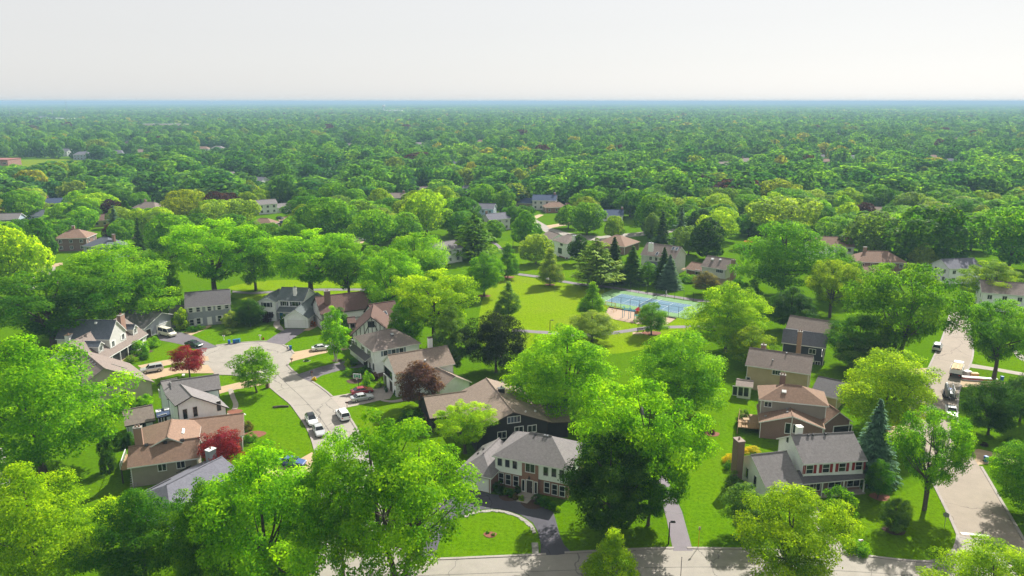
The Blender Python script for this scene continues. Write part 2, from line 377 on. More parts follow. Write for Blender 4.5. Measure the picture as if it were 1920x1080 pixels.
DRIVES = [
 ('driveway', M_ASPH, .034, [(858, 920), (868, 911), (918, 926), (945, 930), (980, 936), (1012, 948), (1037, 960), (1042, 975), (1050, 1005), (1058, 1022), (1072, 1037), (1045, 1041), (1013, 1041), (1014, 1020), (1009, 998), (999, 980), (977, 966), (955, 958), (930, 954), (905, 955), (880, 960), (855, 972), (835, 992), (822, 1020), (815, 1050), (780, 1052), (775, 1020), (790, 985), (815, 950), (838, 930)], False),
 ('path', M_PATH, .034, [(1233, 919), (1240, 940), (1250, 974), (1262, 1033), (1299, 1033), (1279, 960), (1251, 899), (1240, 870), (1228, 840), (1214, 800), (1204, 760), (1196, 800), (1212, 850)], False),
 ('driveway', M_CONC2, .034, [(1500, 935), (1534, 996), (1548, 1012), (1556, 1042), (1594, 1044), (1573, 1015), (1552, 1000), (1536, 960), (1530, 930)], False),
 ('driveway', M_CONC, .034, [(405, 727), (440, 719), (487, 709), (503, 720), (440, 731), (410, 739)], False),
 ('path', M_CONC2, .038, [(428, 731), (436, 730), (441, 744), (447, 758), (444, 768), (434, 777), (424, 778), (434, 768), (437, 758), (432, 745)], True),
 ('driveway', M_CONC, .034, [(258, 686), (300, 677), (333, 672), (390, 668), (392, 676), (334, 681), (300, 688), (268, 692)], False),
 ('driveway', M_CONC, .034, [(268, 697), (300, 692), (335, 687), (390, 684), (402, 700), (335, 700), (290, 711), (272, 711)], False),
 ('driveway', M_ASPH2, .034, [(292, 622), (335, 622), (358, 628), (385, 640), (408, 650), (392, 654), (378, 660), (349, 648), (300, 638)], False),
 ('driveway', M_ASPH2, .034, [(538, 615.5), (577, 617), (552, 633), (532, 647), (520, 645), (497, 641), (520, 626)], False),
 ('driveway', M_CONC, .034, [(551, 660), (585, 654), (650, 648), (652, 655), (600, 664), (551, 677), (541, 681)], False),
 ('driveway', M_ASPH2, .034, [(556, 703), (600, 688), (650, 676), (690, 680), (684, 688), (640, 694), (604, 704), (582, 716), (566, 709)], False),
 ('driveway', M_CONC2, .034, [(619, 744), (660, 737), (700, 730), (722, 724), (740, 734), (731, 748), (715, 750), (690, 756), (652, 764), (641, 769), (630, 755)], False),
 ('path', M_CONC2, .038, [(715, 749), (735, 751), (760, 746), (775, 742), (776, 745), (758, 752), (735, 755), (716, 752)], True),
 ('path', M_CONC2, .038, [(525, 600), (519, 600), (513, 606), (514, 613), (524, 619), (532, 620), (530, 614), (525, 608)], True),
 ('path', M_CONC, .038, [(568, 620), (580, 620), (596, 612), (604, 606), (600, 604), (590, 609), (576, 615)], False),
 ('path', M_CONC, .038, [(345, 624), (358, 629), (385, 618), (398, 611), (392, 610), (375, 615)], False),
 ('driveway', M_CONC, .034, [(457, 878), (478, 872), (520, 868), (560, 872), (600, 880), (604, 903), (560, 895), (500, 892), (465, 890)], False),
 ('driveway', M_CONC, .034, [(590, 880), (560, 862), (585, 848), (597, 856), (601, 890)], False),
 ('driveway', M_CONC, .034, [(1817, 845), (1835, 842), (1870, 850), (1920, 862), (1920, 878), (1865, 868), (1834, 872)], False),
 ('path', M_CONC2, .034, [(1820, 682), (1862, 689), (1925, 700), (1925, 706), (1862, 695), (1818, 689)], False),
 ('path', M_CONC2, .034, [(1900, 650), (1902, 664), (1912, 674), (1930, 680), (1930, 672), (1914, 664), (1908, 652)], True),
 ('driveway', M_CONC, .034, [(1802, 712), (1818, 706), (1850, 712), (1890, 718), (1890, 730), (1840, 726), (1800, 726)], False),
 ('driveway', M_CONC, .034, [(1690, 692), (1740, 690), (1738, 703), (1690, 706)], False),
 ('driveway', M_CONC, .034, [(1660, 800), (1705, 798), (1708, 822), (1662, 822)], False),
 ('path', M_PATH, .034, [(960, 617), (981, 618), (1006, 620), (1029, 621), (1070, 625), (1110, 626), (1151, 621), (1180, 617), (1210, 612), (1250, 611), (1300, 610), (1360, 612), (1360, 616), (1300, 615), (1250, 616), (1215, 618), (1185, 622), (1151, 627), (1110, 631), (1070, 631), (1029, 627), (981, 623), (960, 622)], False),
 ('path', M_PATH, .034, [(900, 494), (930, 503), (959, 510.5), (1006, 516.5), (1049, 524.5), (1087, 531), (1131, 535), (1165, 540), (1204, 546.5), (1260, 554), (1309, 561), (1360, 565), (1360, 569), (1309, 566), (1260, 558), (1204, 551), (1165, 544), (1131, 539), (1087, 535), (1049, 529), (1006, 520.5), (959, 514.5), (930, 507), (900, 498)], False),
 ('path', M_PATH, .034, [(920, 455), (930, 460), (938, 470), (945, 480), (950, 480), (944, 468), (935, 458), (925, 453)], False),
 ('path', M_PATH, .034, [(436, 545), (470, 548), (520, 545), (600, 541), (690, 541), (760, 546), (760, 550), (690, 545), (600, 545), (520, 549), (470, 552), (436, 549)], False),
 ('road', M_ROAD, .034, [(985, 404), (1004, 411), (1020, 420), (1036, 428), (1062, 436), (1100, 441), (1125, 443), (1162, 439), (1222, 433), (1280, 428), (1280, 433), (1222, 440), (1162, 447), (1125, 452), (1095, 450), (1055, 446), (1025, 437), (1006, 425), (992, 412), (975, 406)], False),
 ('driveway', M_CONC, .038, [(1024, 423), (1050, 419), (1082, 416), (1083, 420), (1052, 424), (1030, 428)], False),
 ('driveway', M_CONC, .038, [(996, 406), (1012, 402), (1020, 403), (1006, 410)], False),
 ('road', M_ROAD, .034, [(40, 540), (60, 525), (66, 508), (80, 500), (104, 497), (104, 506), (95, 515), (80, 528), (60, 545)], False),
 ('driveway', M_CONC, .038, [(76, 504), (82, 499), (104, 494), (118, 492), (118, 497), (100, 501)], False),
 ('road', M_ASPH2, .034, [(95, 322), (110, 319), (140, 325), (142, 330), (112, 328), (95, 326)], False),
 ('parking_lot', M_ASPH2, .034, [(98, 330), (112, 328), (126, 331), (120, 334), (100, 334)], False),
 ('parking_lot', M_ASPH2, .034, [(28, 330), (44, 328), (44, 338), (30, 339)], False),
 ('road', M_ROAD, .034, [(-40, 324), (20, 325), (48, 323), (48, 326), (20, 329), (-40, 329)], False),
 ('road', M_ROAD, .034, [(-30, 880), (-10, 842), (5, 840), (12, 860), (20, 900), (10, 940), (-30, 960)], False),
 ('driveway', M_CONC, .034, [(520, 408), (545, 405), (552, 414), (560, 424), (530, 426), (524, 416)], False),
 ('driveway', M_CONC, .034, [(640, 450), (665, 443), (690, 446), (680, 456), (650, 458)], False),
]
for nm, mt, z, pts, sm in DRIVES:
    P = PX(*pts); sheet(nm, P, z + random.Random(len(pts) + pts[0][0]).random() * .003, mt, sm=sm); HARD.append(P)

# lawns that are mown differently from the rough ground
park = PX((905, 560), (930, 520), (960, 516), (1049, 530), (1090, 537), (1130, 542), (1290, 566), (1330, 590), (1330, 612), (1290, 630), (1180, 660), (1060, 665), (960, 660), (900, 640))
sheet('park_lawn', park, .008, M_PARK)
sheet('lawn', PX((900, 470), (960, 452), (1100, 500), (1150, 530), (1000, 514), (940, 503)), .006, M_LAWN)
sheet('lawn', PX((430, 552), (520, 545), (640, 541), (760, 548), (700, 560), (560, 566), (470, 565)), .006, M_PARK)
sheet('lawn', PX((440, 535), (520, 525), (640, 528), (700, 538), (600, 540), (520, 544), (436, 544)), .006, M_PARK)
for P in ([(320, 628), (400, 615), (480, 608), (515, 612), (524, 622), (500, 638), (440, 642), (405, 646), (360, 632)], [(555, 630), (600, 615), (660, 640), (640, 646), (552, 656), (535, 648)],
          [(545, 686), (600, 670), (660, 660), (655, 674), (600, 688), (552, 700)], [(588, 712), (640, 696), (720, 700), (730, 722), (660, 736), (622, 742)],
          [(643, 770), (690, 758), (780, 752), (800, 800), (720, 850), (690, 846), (665, 798)], [(430, 760), (450, 730), (500, 722), (540, 758), (575, 805), (590, 850), (560, 860), (480, 866), (455, 800)],
          [(270, 668), (330, 640), (372, 662), (330, 671), (290, 677)], [(400, 703), (465, 708), (480, 712), (440, 718), (410, 724)]):
    sheet('lawn', PX(*P), .006, M_LAWN)
for P in ([(1310, 740), (1400, 740), (1430, 830), (1380, 920), (1420, 1000), (1550, 1030), (1380, 1029), (1302, 1029), (1282, 960), (1255, 900), (1250, 800)], [(1560, 985), (1640, 950), (1740, 900), (1762, 935), (1795, 1005), (1790, 1030), (1755, 1049), (1680, 1047), (1600, 1037), (1580, 1010)],
          [(1820, 580), (1925, 590), (1925, 690), (1830, 680), (1826, 640)], [(1812, 780), (1925, 770), (1925, 850), (1825, 840), (1806, 820)],
          [(880, 965), (930, 958), (975, 970), (997, 985), (1006, 1005), (1010, 1036), (900, 1043), (835, 1046), (845, 1000)]):
    sheet('lawn', PX(*P), .006, M_LAWN)
M_FIELD = lawn('field_grass', (.085, .155, .006), (.12, .18, .006), (.15, .165, .02), True)
sheet('field', PX((-60, 300), (40, 300), (110, 298), (165, 306), (205, 314), (212, 319), (180, 322), (140, 322), (90, 316), (30, 318), (-60, 320)), .01, M_FIELD)
sheet('field', PX((95, 336), (140, 332), (150, 338), (130, 346), (100, 348)), .01, M_FIELD)

# kerbs: concrete step along road edges, dropped where drives cross
def kerb(pts, side):
    p = smooth(pts, False, 6); mb = MB()
    for a, b in zip(p, p[1:]):
        mid = (a + b) / 2
        if any(inpoly(mid.x, mid.y, q) for q in HARD[3:]): continue
        t = (b - a).normalized(); nn = Vector((-t.y, t.x, 0)) * (side * .42)
        mb.obox((a.x, a.y, 0), (b - a), nn, Vector((0, 0, .11)))
    o = mb.build('kerb', M_KERB); o['kind'] = 'structure'
kerb(edge_left, 1); kerb(edge_bulb, 1); kerb(edge_right, 1); kerb(r3_top, 1); kerb(r2_left, 1); kerb(r2_right, 1)

# stone edging of the circular drive: single flat stones
er = empty('stone_edging', G(935, 962)); tag(er, 'band of pale flat stones edging the lawn island of the black circular drive', 'edging')
ep = smooth(PX((868, 968), (880, 962), (905, 957), (930, 956), (955, 960), (977, 969), (997, 983), (1006, 1000)), False, 5)
rng = random.Random(5); bl = er.location
for a, b in zip(ep, ep[1:]):
    t = (b - a); n_ = Vector((t.y, -t.x, 0)).normalized() * (rng.uniform(.5, .75)); mb = MB()
    g = t * .05
    mb.obox((a.x + g.x, a.y + g.y, 0), t * .9, n_, Vector((0, 0, rng.uniform(.05, .09)))); mb.build('stone', M_STONE, er, at=bl)
ep = smooth(PX((1010, 1018), (1012, 1040)), False, 2)
for a, b in zip(ep, ep[1:]):
    mb = MB(); mb.obox((a.x - .1, a.y, 0), (b - a) * .9, Vector((-.9, 0, 0)), Vector((0, 0, .07))); mb.build('stone', M_STONE, er, at=bl)
# planting beds
def bed(cx, cy, rx, mat, z=.05, ry=None, name='planting_bed'):
    c = G(cx, cy); k = c.length / FPX * 1.0; rx = rx * k; ry = (ry or rx * .8)
    pts = [c + Vector((math.cos(a) * rx * (1 + .1 * math.sin(3 * a)), math.sin(a) * ry, 0)) for a in [i * math.pi / 7 for i in range(14)]]
    return sheet(name, pts, z, mat)
for b in ((919, 1003, 14, M_MULCH), (908, 555, 12, M_MULCH), (952, 520, 13, M_MULCH), (1031, 534, 10, M_MULCH), (1222, 625, 18, M_MULCH), (632, 676, 10, M_MULCHD), (1677, 995, 20, M_MULCHD), (1650, 932, 18, M_MULCH),
          (575, 677, 7, M_STONE), (575, 677, 5.5, M_LAWN), (665, 715, 16, M_MULCHD), (690, 700, 40, M_MULCHD), (1336, 814, 14, M_MULCH), (80, 494, 8, M_MULCH), (440, 772, 14, M_MULCH), (478, 815, 20, M_MULCH), (270, 660, 14, M_MULCHD), (1000, 945, 26, M_MULCHD), (955, 932, 22, M_MULCHD), (672, 553, 14, M_MULCHD), (1250, 541, 10, M_MULCHD)):
    bed(*b[:4], z=.05 + .006 * (b[0] % 5))
# ================================================================== houses
Z = Vector((0, 0, 1))
S_TAN = shingle('tan_shingle', (0.251, 0.196, 0.156)); S_GREY = shingle('grey_shingle', (0.201, 0.186, 0.186)); S_DGREY = shingle('charcoal_shingle', (0.115, 0.108, 0.113))
S_GREEN = shingle('green_grey_shingle', (0.106, 0.125, 0.125)); S_BROWN = shingle('brown_shingle', (.232, .152, .112), .3, (1.03, 1, .95)); S_TUDOR = shingle('dark_brown_shingle', (0.136, 0.083, 0.070))
S_BLUE = shingle('blue_grey_shingle', (0.151, 0.151, 0.181)); S_NAVY = shingle('navy_shingle', (0.060, 0.085, 0.151)); S_WEATH = shingle('weathered_shingle', (0.210, 0.171, 0.151)); S_SLATE = shingle('slate_shingle', (0.121, 0.136, 0.166))
W_WHITE = siding('white_siding', (.83, .84, .85)); W_GREYB = siding('blue_grey_siding', (0.277, 0.294, 0.336)); W_GREY = siding('pale_grey_siding', (.58, .57, .55)); W_BEIGE = siding('beige_board_siding', (0.437, 0.386, 0.336), .3, True)
W_WVERT = siding('white_board_siding', (.76, .79, .83), .3, True); W_TAN = siding('tan_siding', (0.470, 0.378, 0.235)); W_DARK = siding('charcoal_siding', (0.024, 0.023, 0.027)); W_NAVY = siding('dark_blue_siding', (0.038, 0.046, 0.059))
W_TAUPE = siding('taupe_siding', (0.277, 0.244, 0.210)); W_BLUE = siding('light_blue_siding', (0.353, 0.420, 0.504)); W_STUCCO = plain('white_stucco', (.80, .79, .76), .8, 0, .06); W_YEL = siding('cream_siding', (0.554, 0.454, 0.235))
B_RED = brick('red_brick', (0.302, 0.113, 0.071), (.27, .095, .065)); B_BROWN = brick('brown_brick', (0.202, 0.109, 0.084), (.17, .095, .075), (.25, .2, .17)); B_CHIM = brick('chimney_brick', (0.336, 0.168, 0.109), (.30, .14, .09)); B_TAN = brick('tan_brick', (0.353, 0.260, 0.185), (.34, .25, .18))
M_SHRED = plain('red_shutter_paint', (.25, .018, .022), .5); M_SHNAVY = plain('dark_shutter_paint', (.03, .035, .05), .5); M_SHBLUE = plain('blue_grey_shutter_paint', (.14, .17, .21), .5)
M_GDOOR = plain('white_door_paint', (.72, .72, .71), .45, 0, .05); M_BROWNDOOR = plain('dark_door_paint', (.05, .035, .03), .4)
class House:
    def __init__(s, name, base, label, cat='house', group=None):
        s.root = empty(name, base); s.loc = s.root.location.copy(); tag(s.root, label, cat, group); s.vols = []
    def part(s, mb, name, mats, parent=None, smooth=False):
        return mb.build(name, mats, parent or s.root, smooth, at=s.loc)
    def vol(s, A, B, ze, depth, zr, roof, wall, axis='u', ins=(0, 0), frac=.5, oh=.45, z0=0.0, fascia=None, lower=None, th=.2, open_front=False, walls=True, ze2=None):
        ze2 = ze if ze2 is None else ze2; zb = ze2 if axis == 'v' else ze
        A = G(*A, ze) if not isinstance(A, Vector) else Vector((A.x, A.y, ze)); B = G(*B, zb) if not isinstance(B, Vector) else Vector((B.x, B.y, ze)); B = Vector((B.x, B.y, ze))
        if isinstance(zr, tuple): zr = height_at(A.lerp(B, frac), zr[1])
        u = (B - A); W = u.length; u.normalize(); v = Vector((-u.y, u.x, 0))
        if isinstance(depth, tuple):
            C = G(depth[1], depth[2], ze); D = (C - (A if depth[0] == 'BL' else B)).dot(v)
        else: D = depth
        zs = ze
        P = lambda a, b, z: A + u * a + v * b + Z * (z - ze)
        a, b, c, d = P(0, 0, ze), P(W, 0, zb), P(W, D, ze2), P(0, D, ze2 if axis == 'u' else ze)
        if axis == 'u' and ins[0] + ins[1] > W - .3: ins = (W * .48, W * .48)
        if axis == 'v' and ins[0] + ins[1] > D - .3: ins = (D * .48, D * .48)
        if axis == 'u': r0, r1 = P(ins[0], frac * D, zr), P(W - ins[1], frac * D, zr)
        else: r0, r1 = P(frac * W, ins[0], zr), P(frac * W, D - ins[1], zr)
        if axis == 'u':
            faces = [[a, b, r1, r0], [c, d, r0, r1]]
            if ins[1] > 0: faces.append([b, c, r1])
            if ins[0] > 0: faces.append([d, a, r0])
            bound = [a, b] + ([c] if ins[1] > 0 else [r1, c]) + [d] + ([] if ins[0] > 0 else [r0])
        else:
            faces = [[b, c, r1, r0], [d, a, r0, r1]]
            if ins[0] > 0: faces.append([a, b, r0])
            if ins[1] > 0: faces.append([c, d, r1])
            bound = [a] + ([] if ins[0] > 0 else [r0]) + [b, c] + ([] if ins[1] > 0 else [r1]) + [d]
        mb = MB(); dn = Z * -th
        for f in faces:
            mb.face(f, 0); mb.face([p + dn for p in f[::-1]], 1)
        for p, q in zip(bound, bound[1:] + bound[:1]): mb.face([p + dn, q + dn, q, p], 1)
        ro = s.part(mb, 'roof', [roof, fascia or M_WHITE])
        # ridge cap
        rc = MB(); rc.tube([r0 + Z * .02, r1 + Z * .02], .12, 5); 
        if (r1 - r0).length > .5: s.part(rc, 'ridge_cap', roof, ro)
        # walls
        run = frac * D if axis == 'u' else frac * W
        slope = (zr - ze) / max(run, .1)
        hw = ze + slope * oh - th - .02
        run2 = (1 - frac) * (D if axis == 'u' else W); hw2 = ze2 + (zr - ze2) / max(run2, .1) * oh - th - .02
        q = lambda i, j, z: A + u * i + v * j + Z * (z - ze)
        x0, x1, y0, y1 = oh, W - oh, oh, D - oh
        wl = None
        if walls:
            mb = MB()
            hh = lambda p: hw2 if ((axis == 'v' and p[0] == x1) or (axis == 'u' and p[1] == y1)) else hw
            def wallpoly(p0, p1, gable):
                pts = [q(*p0, z0), q(*p1, z0), q(*p1, hh(p1))]
                if gable is not None: pts.append(gable)
                pts.append(q(*p0, hh(p0))); mb.face(pts, 0)
            gz = zr - th - .02
            fr_u = lambda: None
            gl = q(x0, frac * D, gz) if (axis == 'u' and ins[0] == 0) else None
            gr = q(x1, frac * D, gz) if (axis == 'u' and ins[1] == 0) else None
            gf = q(frac * W, y0, gz) if (axis == 'v' and ins[0] == 0) else None
            gk = q(frac * W, y1, gz) if (axis == 'v' and ins[1] == 0) else None
            if not open_front: wallpoly((x0, y0), (x1, y0), gf)
            wallpoly((x1, y0), (x1, y1), gr); wallpoly((x1, y1), (x0, y1), gk); wallpoly((x0, y1), (x0, y0), gl)
            wl = s.part(mb, 'wall', wall)
            if lower:
                e = .06; mb = MB(); zt = lower[0]
                pts = [(x0 - e, y0 - e), (x1 + e, y0 - e), (x1 + e, y1 + e), (x0 - e, y1 + e)]
                for p0, p1 in zip(pts, pts[1:] + pts[:1]): mb.face([q(*p0, z0), q(*p1, z0), q(*p1, zt), q(*p0, zt)])
                for p0, p1, i0, i1 in zip(pts, pts[1:] + pts[:1], [(x0, y0), (x1, y0), (x1, y1), (x0, y1)], [(x1, y0), (x1, y1), (x0, y1), (x0, y0)]):
                    mb.face([q(*p0, zt), q(*p1, zt), q(*i1, zt), q(*i0, zt)])
                s.part(mb, 'wall', lower[1])
            # corner boards
            if not lower:
                for i, j in ((x0, y0), (x1, y0), (x0, y1), (x1, y1)):
                    mb = MB(); p = q(i, j, z0); mb.obox(p - u * .06 - v * .06, u * .12, v * .12, Z * (hh((i, j)) - z0 - .01)); s.part(mb, 'corner_board', fascia or M_WHITE)
        V = dict(A=A, B=B, u=u, v=v, W=W, D=D, ze=ze, zr=zr, hw=hw, roof=ro, wall=wl, axis=axis, frac=frac,
                 f=(q(x0, y0, 0), u, -v), r=(q(x1, y0, 0), v, u), b=(q(x1, y1, 0), -u, v), l=(q(x0, y1, 0), -v, -u), a=a, b_=b, slope=slope, lower=lower)
        s.vols.append(V); return V
    def at(s, V, side, px, py):
        o, r, n = V[side]; off = .065 if V['lower'] else .0
        P = hit(px, py, o + n * off, n); return (P - o).dot(r), P.z
    def window(s, V, side, sx, z, wd, h, shut=None, frame=None, cols=2, rows=1, glass_=None, name='window', off=None):
        """sx, z: centre"""
        o, r, n = V[side]
        if off is None: off = .065 if (V['lower'] and z < V['lower'][0]) else 0.0
        c = o + r * sx + n * off; c.z = z
        mb = MB(); fw = .10
        bar = lambda x0, z0, x1, z1, t=.09: mb.obox(c + r * x0 + Z * z0 - n * .02, r * (x1 - x0), n * t, Z * (z1 - z0))
        bar(-wd/2 - fw, -h/2 - fw, wd/2 + fw, -h/2, .13); bar(-wd/2 - fw, h/2, wd/2 + fw, h/2 + fw)
        bar(-wd/2 - fw, -h/2, -wd/2, h/2); bar(wd/2, -h/2, wd/2 + fw, h/2)
        for k in range(1, cols): x = -wd/2 + wd * k / cols; bar(x - .035, -h/2, x + .035, h/2, .07)
        for k in range(1, rows): zz = -h/2 + h * k / rows; bar(-wd/2, zz - .035, wd/2, zz + .035, .065)
        f = s.part(mb, name, frame or M_WHITE)
        mb = MB(); mb.obox(c - r * (wd/2) - Z * (h/2) - n * .02, r * wd, n * .045, Z * h); s.part(mb, 'pane', glass_ or M_GLASS, f)
        if shut:
            for sg in (-1, 1):
                mb = MB(); x = sg * (wd/2 + fw + .26) - .23
                mb.obox(c + r * x - Z * (h/2 + .05) , r * .46, n * .06, Z * (h + .1)); s.part(mb, 'shutter', shut)
        return f
    def winpx(s, V, side, px, py, wd, h, **k):
        sx, z = s.at(V, side, px, py); return s.window(V, side, sx, z, wd, h, **k)
    def door(s, V, side, px, py, wd=1.0, h=2.1, mat=None, z0=.15, trim=M_WHITE):
        sx, _ = s.at(V, side, px, py); o, r, n = V[side]
        c = o + r * sx + n * (.065 if V['lower'] else 0); c.z = z0
        mb = MB(); mb.obox(c - r * (wd/2 + .12), r * .12, n * .1, Z * (h + .12)); mb.obox(c + r * (wd/2), r * .12, n * .1, Z * (h + .12)); mb.obox(c - r * (wd/2) + Z * h, r * wd, n * .1, Z * .12)
        f = s.part(mb, 'door_frame', trim)
        mb = MB(); mb.obox(c - r * (wd/2), r * wd, n * .05, Z * h); d = s.part(mb, 'door', mat or M_BROWNDOOR)
        mb = MB(); mb.obox(c + r * (wd/2 - .18) + Z * 1.0 + n * .05, r * .06, n * .05, Z * .12); s.part(mb, 'handle', M_METAL, d)
        return f
    def garage(s, V, side, px, py, wd=4.9, h=2.2, mat=None, trim=M_WHITE, z0=.06, sx=None):
        if sx is None: sx, _ = s.at(V, side, px, py)
        o, r, n = V[side]
        c = o + r * sx + n * (.065 if V['lower'] else 0); c.z = z0
        mb = MB(); mb.obox(c - r * (wd/2 + .15), r * .15, n * .09, Z * (h + .15)); mb.obox(c + r * (wd/2), r * .15, n * .09, Z * (h + .15)); mb.obox(c - r * (wd/2) + Z * h, r * wd, n * .09, Z * .15)
        f = s.part(mb, 'garage_frame', trim); mb = MB()
        for k in range(4): mb.obox(c - r * (wd/2) + Z * (k * h / 4 + .01), r * wd, n * .045, Z * (h / 4 - .03))
        mb.obox(c - r * (wd/2) , r * wd, n * .02, Z * h)
        s.part(mb, 'garage_door', mat or M_GDOOR)
    def slopeframe(s, V, slope):
        u, v, W, D = V['u'], V['v'], V['W'], V['D']; rise = V['zr'] - V['ze']; fr = V['frac']
        if slope == 'f': return V['a'], u, (v * (D * fr) + Z * rise).normalized()
        if slope == 'b': return V['a'] + v * D, -u, (-v * (D * (1 - fr)) + Z * rise).normalized()
        if slope == 'l': return V['a'], v, (u * (W * fr) + Z * rise).normalized()
        if slope == 'r': return V['b_'], -v if False else v, (-u * (W * (1 - fr)) + Z * rise).normalized()
    def onroof(s, V, slope, px, py, wd, ln, h, mat, name='roof_vent', inner=None):
        o, e, t = s.slopeframe(V, slope); n = e.cross(t); n = n if n.z > 0 else -n
        P = hit(px, py, o, n)
        mb = MB(); mb.obox(P - e * wd/2 - t * ln/2 - n * .02, e * wd, t * ln, n * (h + .02)); ob = s.part(mb, name, mat, V['roof'])
        if inner:
            mb = MB(); mb.obox(P - e * (wd/2 - .08) - t * (ln/2 - .08) + n * (h - .03), e * (wd - .16), t * (ln - .16), n * .05); s.part(mb, 'pane', inner, ob) if False else s.part(mb, 'skylight_pane', inner, V['roof'])
        return ob
    def chimney(s, px, py, zt, wd, dp, mat, z0=0.0, V=None, cap=M_STONE, pots=1):
        c = G(px, py, zt); u, v = (V['u'], V['v']) if V else (Vector((1, 0, 0)), Vector((0, 1, 0)))
        o = c - u * wd/2 - v * dp/2
        mb = MB(); mb.obox(Vector((o.x, o.y, z0)), u * wd, v * dp, Z * (zt - z0)); ch = s.part(mb, 'chimney', mat)
        mb = MB(); mb.obox(o - u * .07 - v * .07, u * (wd + .14), v * (dp + .14), Z * .12); s.part(mb, 'chimney_cap', cap, ch)
        for k in range(pots):
            mb = MB(); p = c + u * ((k - (pots - 1) / 2) * .5); mb.lathe([(.16, .12), (.14, .5), (.10, .5), (.10, .2)], (p.x, p.y, p.z), 8); s.part(mb, 'flue', M_METAL if cap is M_METAL else B_CHIM, ch)
        return ch
    def post(s, p, h, mat=M_WHITE, wd=.16):
        mb = MB(); mb.box((p.x, p.y, p.z + h/2), (wd, wd, h), 0); s.part(mb, 'post', mat)
    def slab(s, pts, z, mat, name='porch_floor', z0=0.0):
        mb = MB(); P = [Vector((p.x, p.y, z)) for p in pts]
        if sum(a.x * b.y - b.x * a.y for a, b in zip(P, P[1:] + P[:1])) < 0: P = P[::-1]
        mb.face(P); 
        for p, q in zip(P, P[1:] + P[:1]): mb.face([Vector((p.x, p.y, z0)), Vector((q.x, q.y, z0)), q, p])
        return s.part(mb, name, mat)
    def pent(s, A, B, C, D, roof, fascia=None, th=.15, name='porch_roof'):
        """sloping panel with corners A,B (low front) C,D (high back, C behind B)"""
        mb = MB(); dn = Z * -th; f = [A, B, C, D]; mb.face(f, 0); mb.face([p + dn for p in f[::-1]], 1)
        for p, q in zip(f, f[1:] + f[:1]): mb.face([p + dn, q + dn, q, p], 1)
        return s.part(mb, name, [roof, fascia or M_WHITE])
def gfront(peak, zr, side_px, ze, side='R'):
    P = G(*peak, zr); E = G(*side_px, ze); O = Vector((2 * P.x - E.x, 2 * P.y - E.y, ze))
    return (O, E) if side == 'R' else (E, O)

def gfront2(right, right_back, zright, peak, zback=None):
    """front gable from its right eave line and its peak: returns B, u, v, half width, ridge height"""
    B = G(*right, zright); v = (G(*right_back, zright) - B).normalized(); u = Vector((v.y, -v.x, 0))
    P = hit(*peak, B, v); return B, u, v, (B - P).dot(u), P.z
# ---- brick colonial with white upper storey (front, centre)
h = House('brick_house', G(985, 925), 'red brick house with white upper floor and grey hip roof by the black circular drive')
V = h.vol((922, 854.5), (1068, 882), 5.5, ('BL', 972, 809), 8.2, S_GREY, W_WHITE, ins=(4.6, 4.6), lower=None, z0=2.75)
o, r, n = V['f']; dv = V['v']; uu = V['u']
# ground floor brick, set back under the jetty
mb = MB(); e = .35; o2 = o + dv * e + uu * .05
mb.obox(Vector((o2.x, o2.y, 0)), uu * (V['W'] - 1.0), dv * (V['D'] - 1.3), Z * 2.74); h.part(mb, 'wall', B_RED)
LF = dict(V); LF['f'] = (o2.copy(), uu, -dv); LF['lower'] = None
for x, y in ((937.3, 865.3), (951.5, 868), (965.4, 871), (1023.4, 883.6), (1038.7, 886), (1053.4, 888.7)): h.winpx(V, 'f', x, y, .75, 1.45, cols=1)
for x, y in ((940, 896), (953, 899), (967.4, 902), (1025.5, 914), (1040, 918), (1054, 921)): h.winpx(LF, 'f', x, y, .8, 1.7, cols=1, rows=2)
sx0, _ = h.at(V, 'f', 979, 870); sx1, _ = h.at(V, 'f', 1009.5, 880)
mb = MB(); p = o + uu * sx0 - dv * .12; mb.obox(Vector((p.x, p.y, 0)), uu * (sx1 - sx0), dv * .55, Z * 5.3); h.part(mb, 'brick_bay', B_RED)
BY = dict(V); BY['f'] = (o - dv * .12, uu, -dv)
h.winpx(BY, 'f', 994, 877.5, 1.45, 1.4); h.door(BY, 'f', 993, 912, 1.0, 2.15, M_BROWNDOOR)
for dx in (-1.05, 1.05):
    sx, _ = h.at(BY, 'f', 993, 912); h.window(BY, 'f', sx + dx, 1.25, .4, 1.9, cols=1)
mb = MB(); p = G(993, 893, 3.2) ; q_ = hit(993, 893.5, BY['f'][0], -dv); mb.lathe([(.22, 0), (.2, .05), (.05, .45), (.02, .6)], tuple(q_ - dv * .25 - Z * .3), 6); h.part(mb, 'lantern', M_BLACK)
pd = hit(993, 912, BY['f'][0], -dv); pd.z = 0
h.slab([pd - uu * 1.5, pd + uu * 1.5, pd + uu * 1.5 - dv * 1.5, pd - uu * 1.5 - dv * 1.5], .18, M_CONC2, 'doorstep')
h.slab([pd - uu * .9 - dv * 1.5, pd + uu * .9 - dv * 1.5, pd + uu * .7 - dv * 3.0, pd - uu * 1.1 - dv * 3.0], .08, M_CONC2, 'doorstep')
g = h.vol((855.4, 882.6), (922, 897), 2.9, ('BL', 898, 834), 4.9, S_GREY, B_RED, axis='v', ins=(3.6, 0))
h.garage(g, 'f', 889, 903, 4.9, 2.15)
h.onroof(V, 'f', 1004, 815, .3, .3, .2, M_BLACK)
for x, y in ((1022, 817), (1027, 818)): h.onroof(V, 'f', x, y, .3, .3, .25, M_METAL)
for x, y in ((897, 851), (907, 843)): h.onroof(g, 'l', x, y, .35, .3, .2, M_BLACK)
for z_ in (.9, 1.6): pass

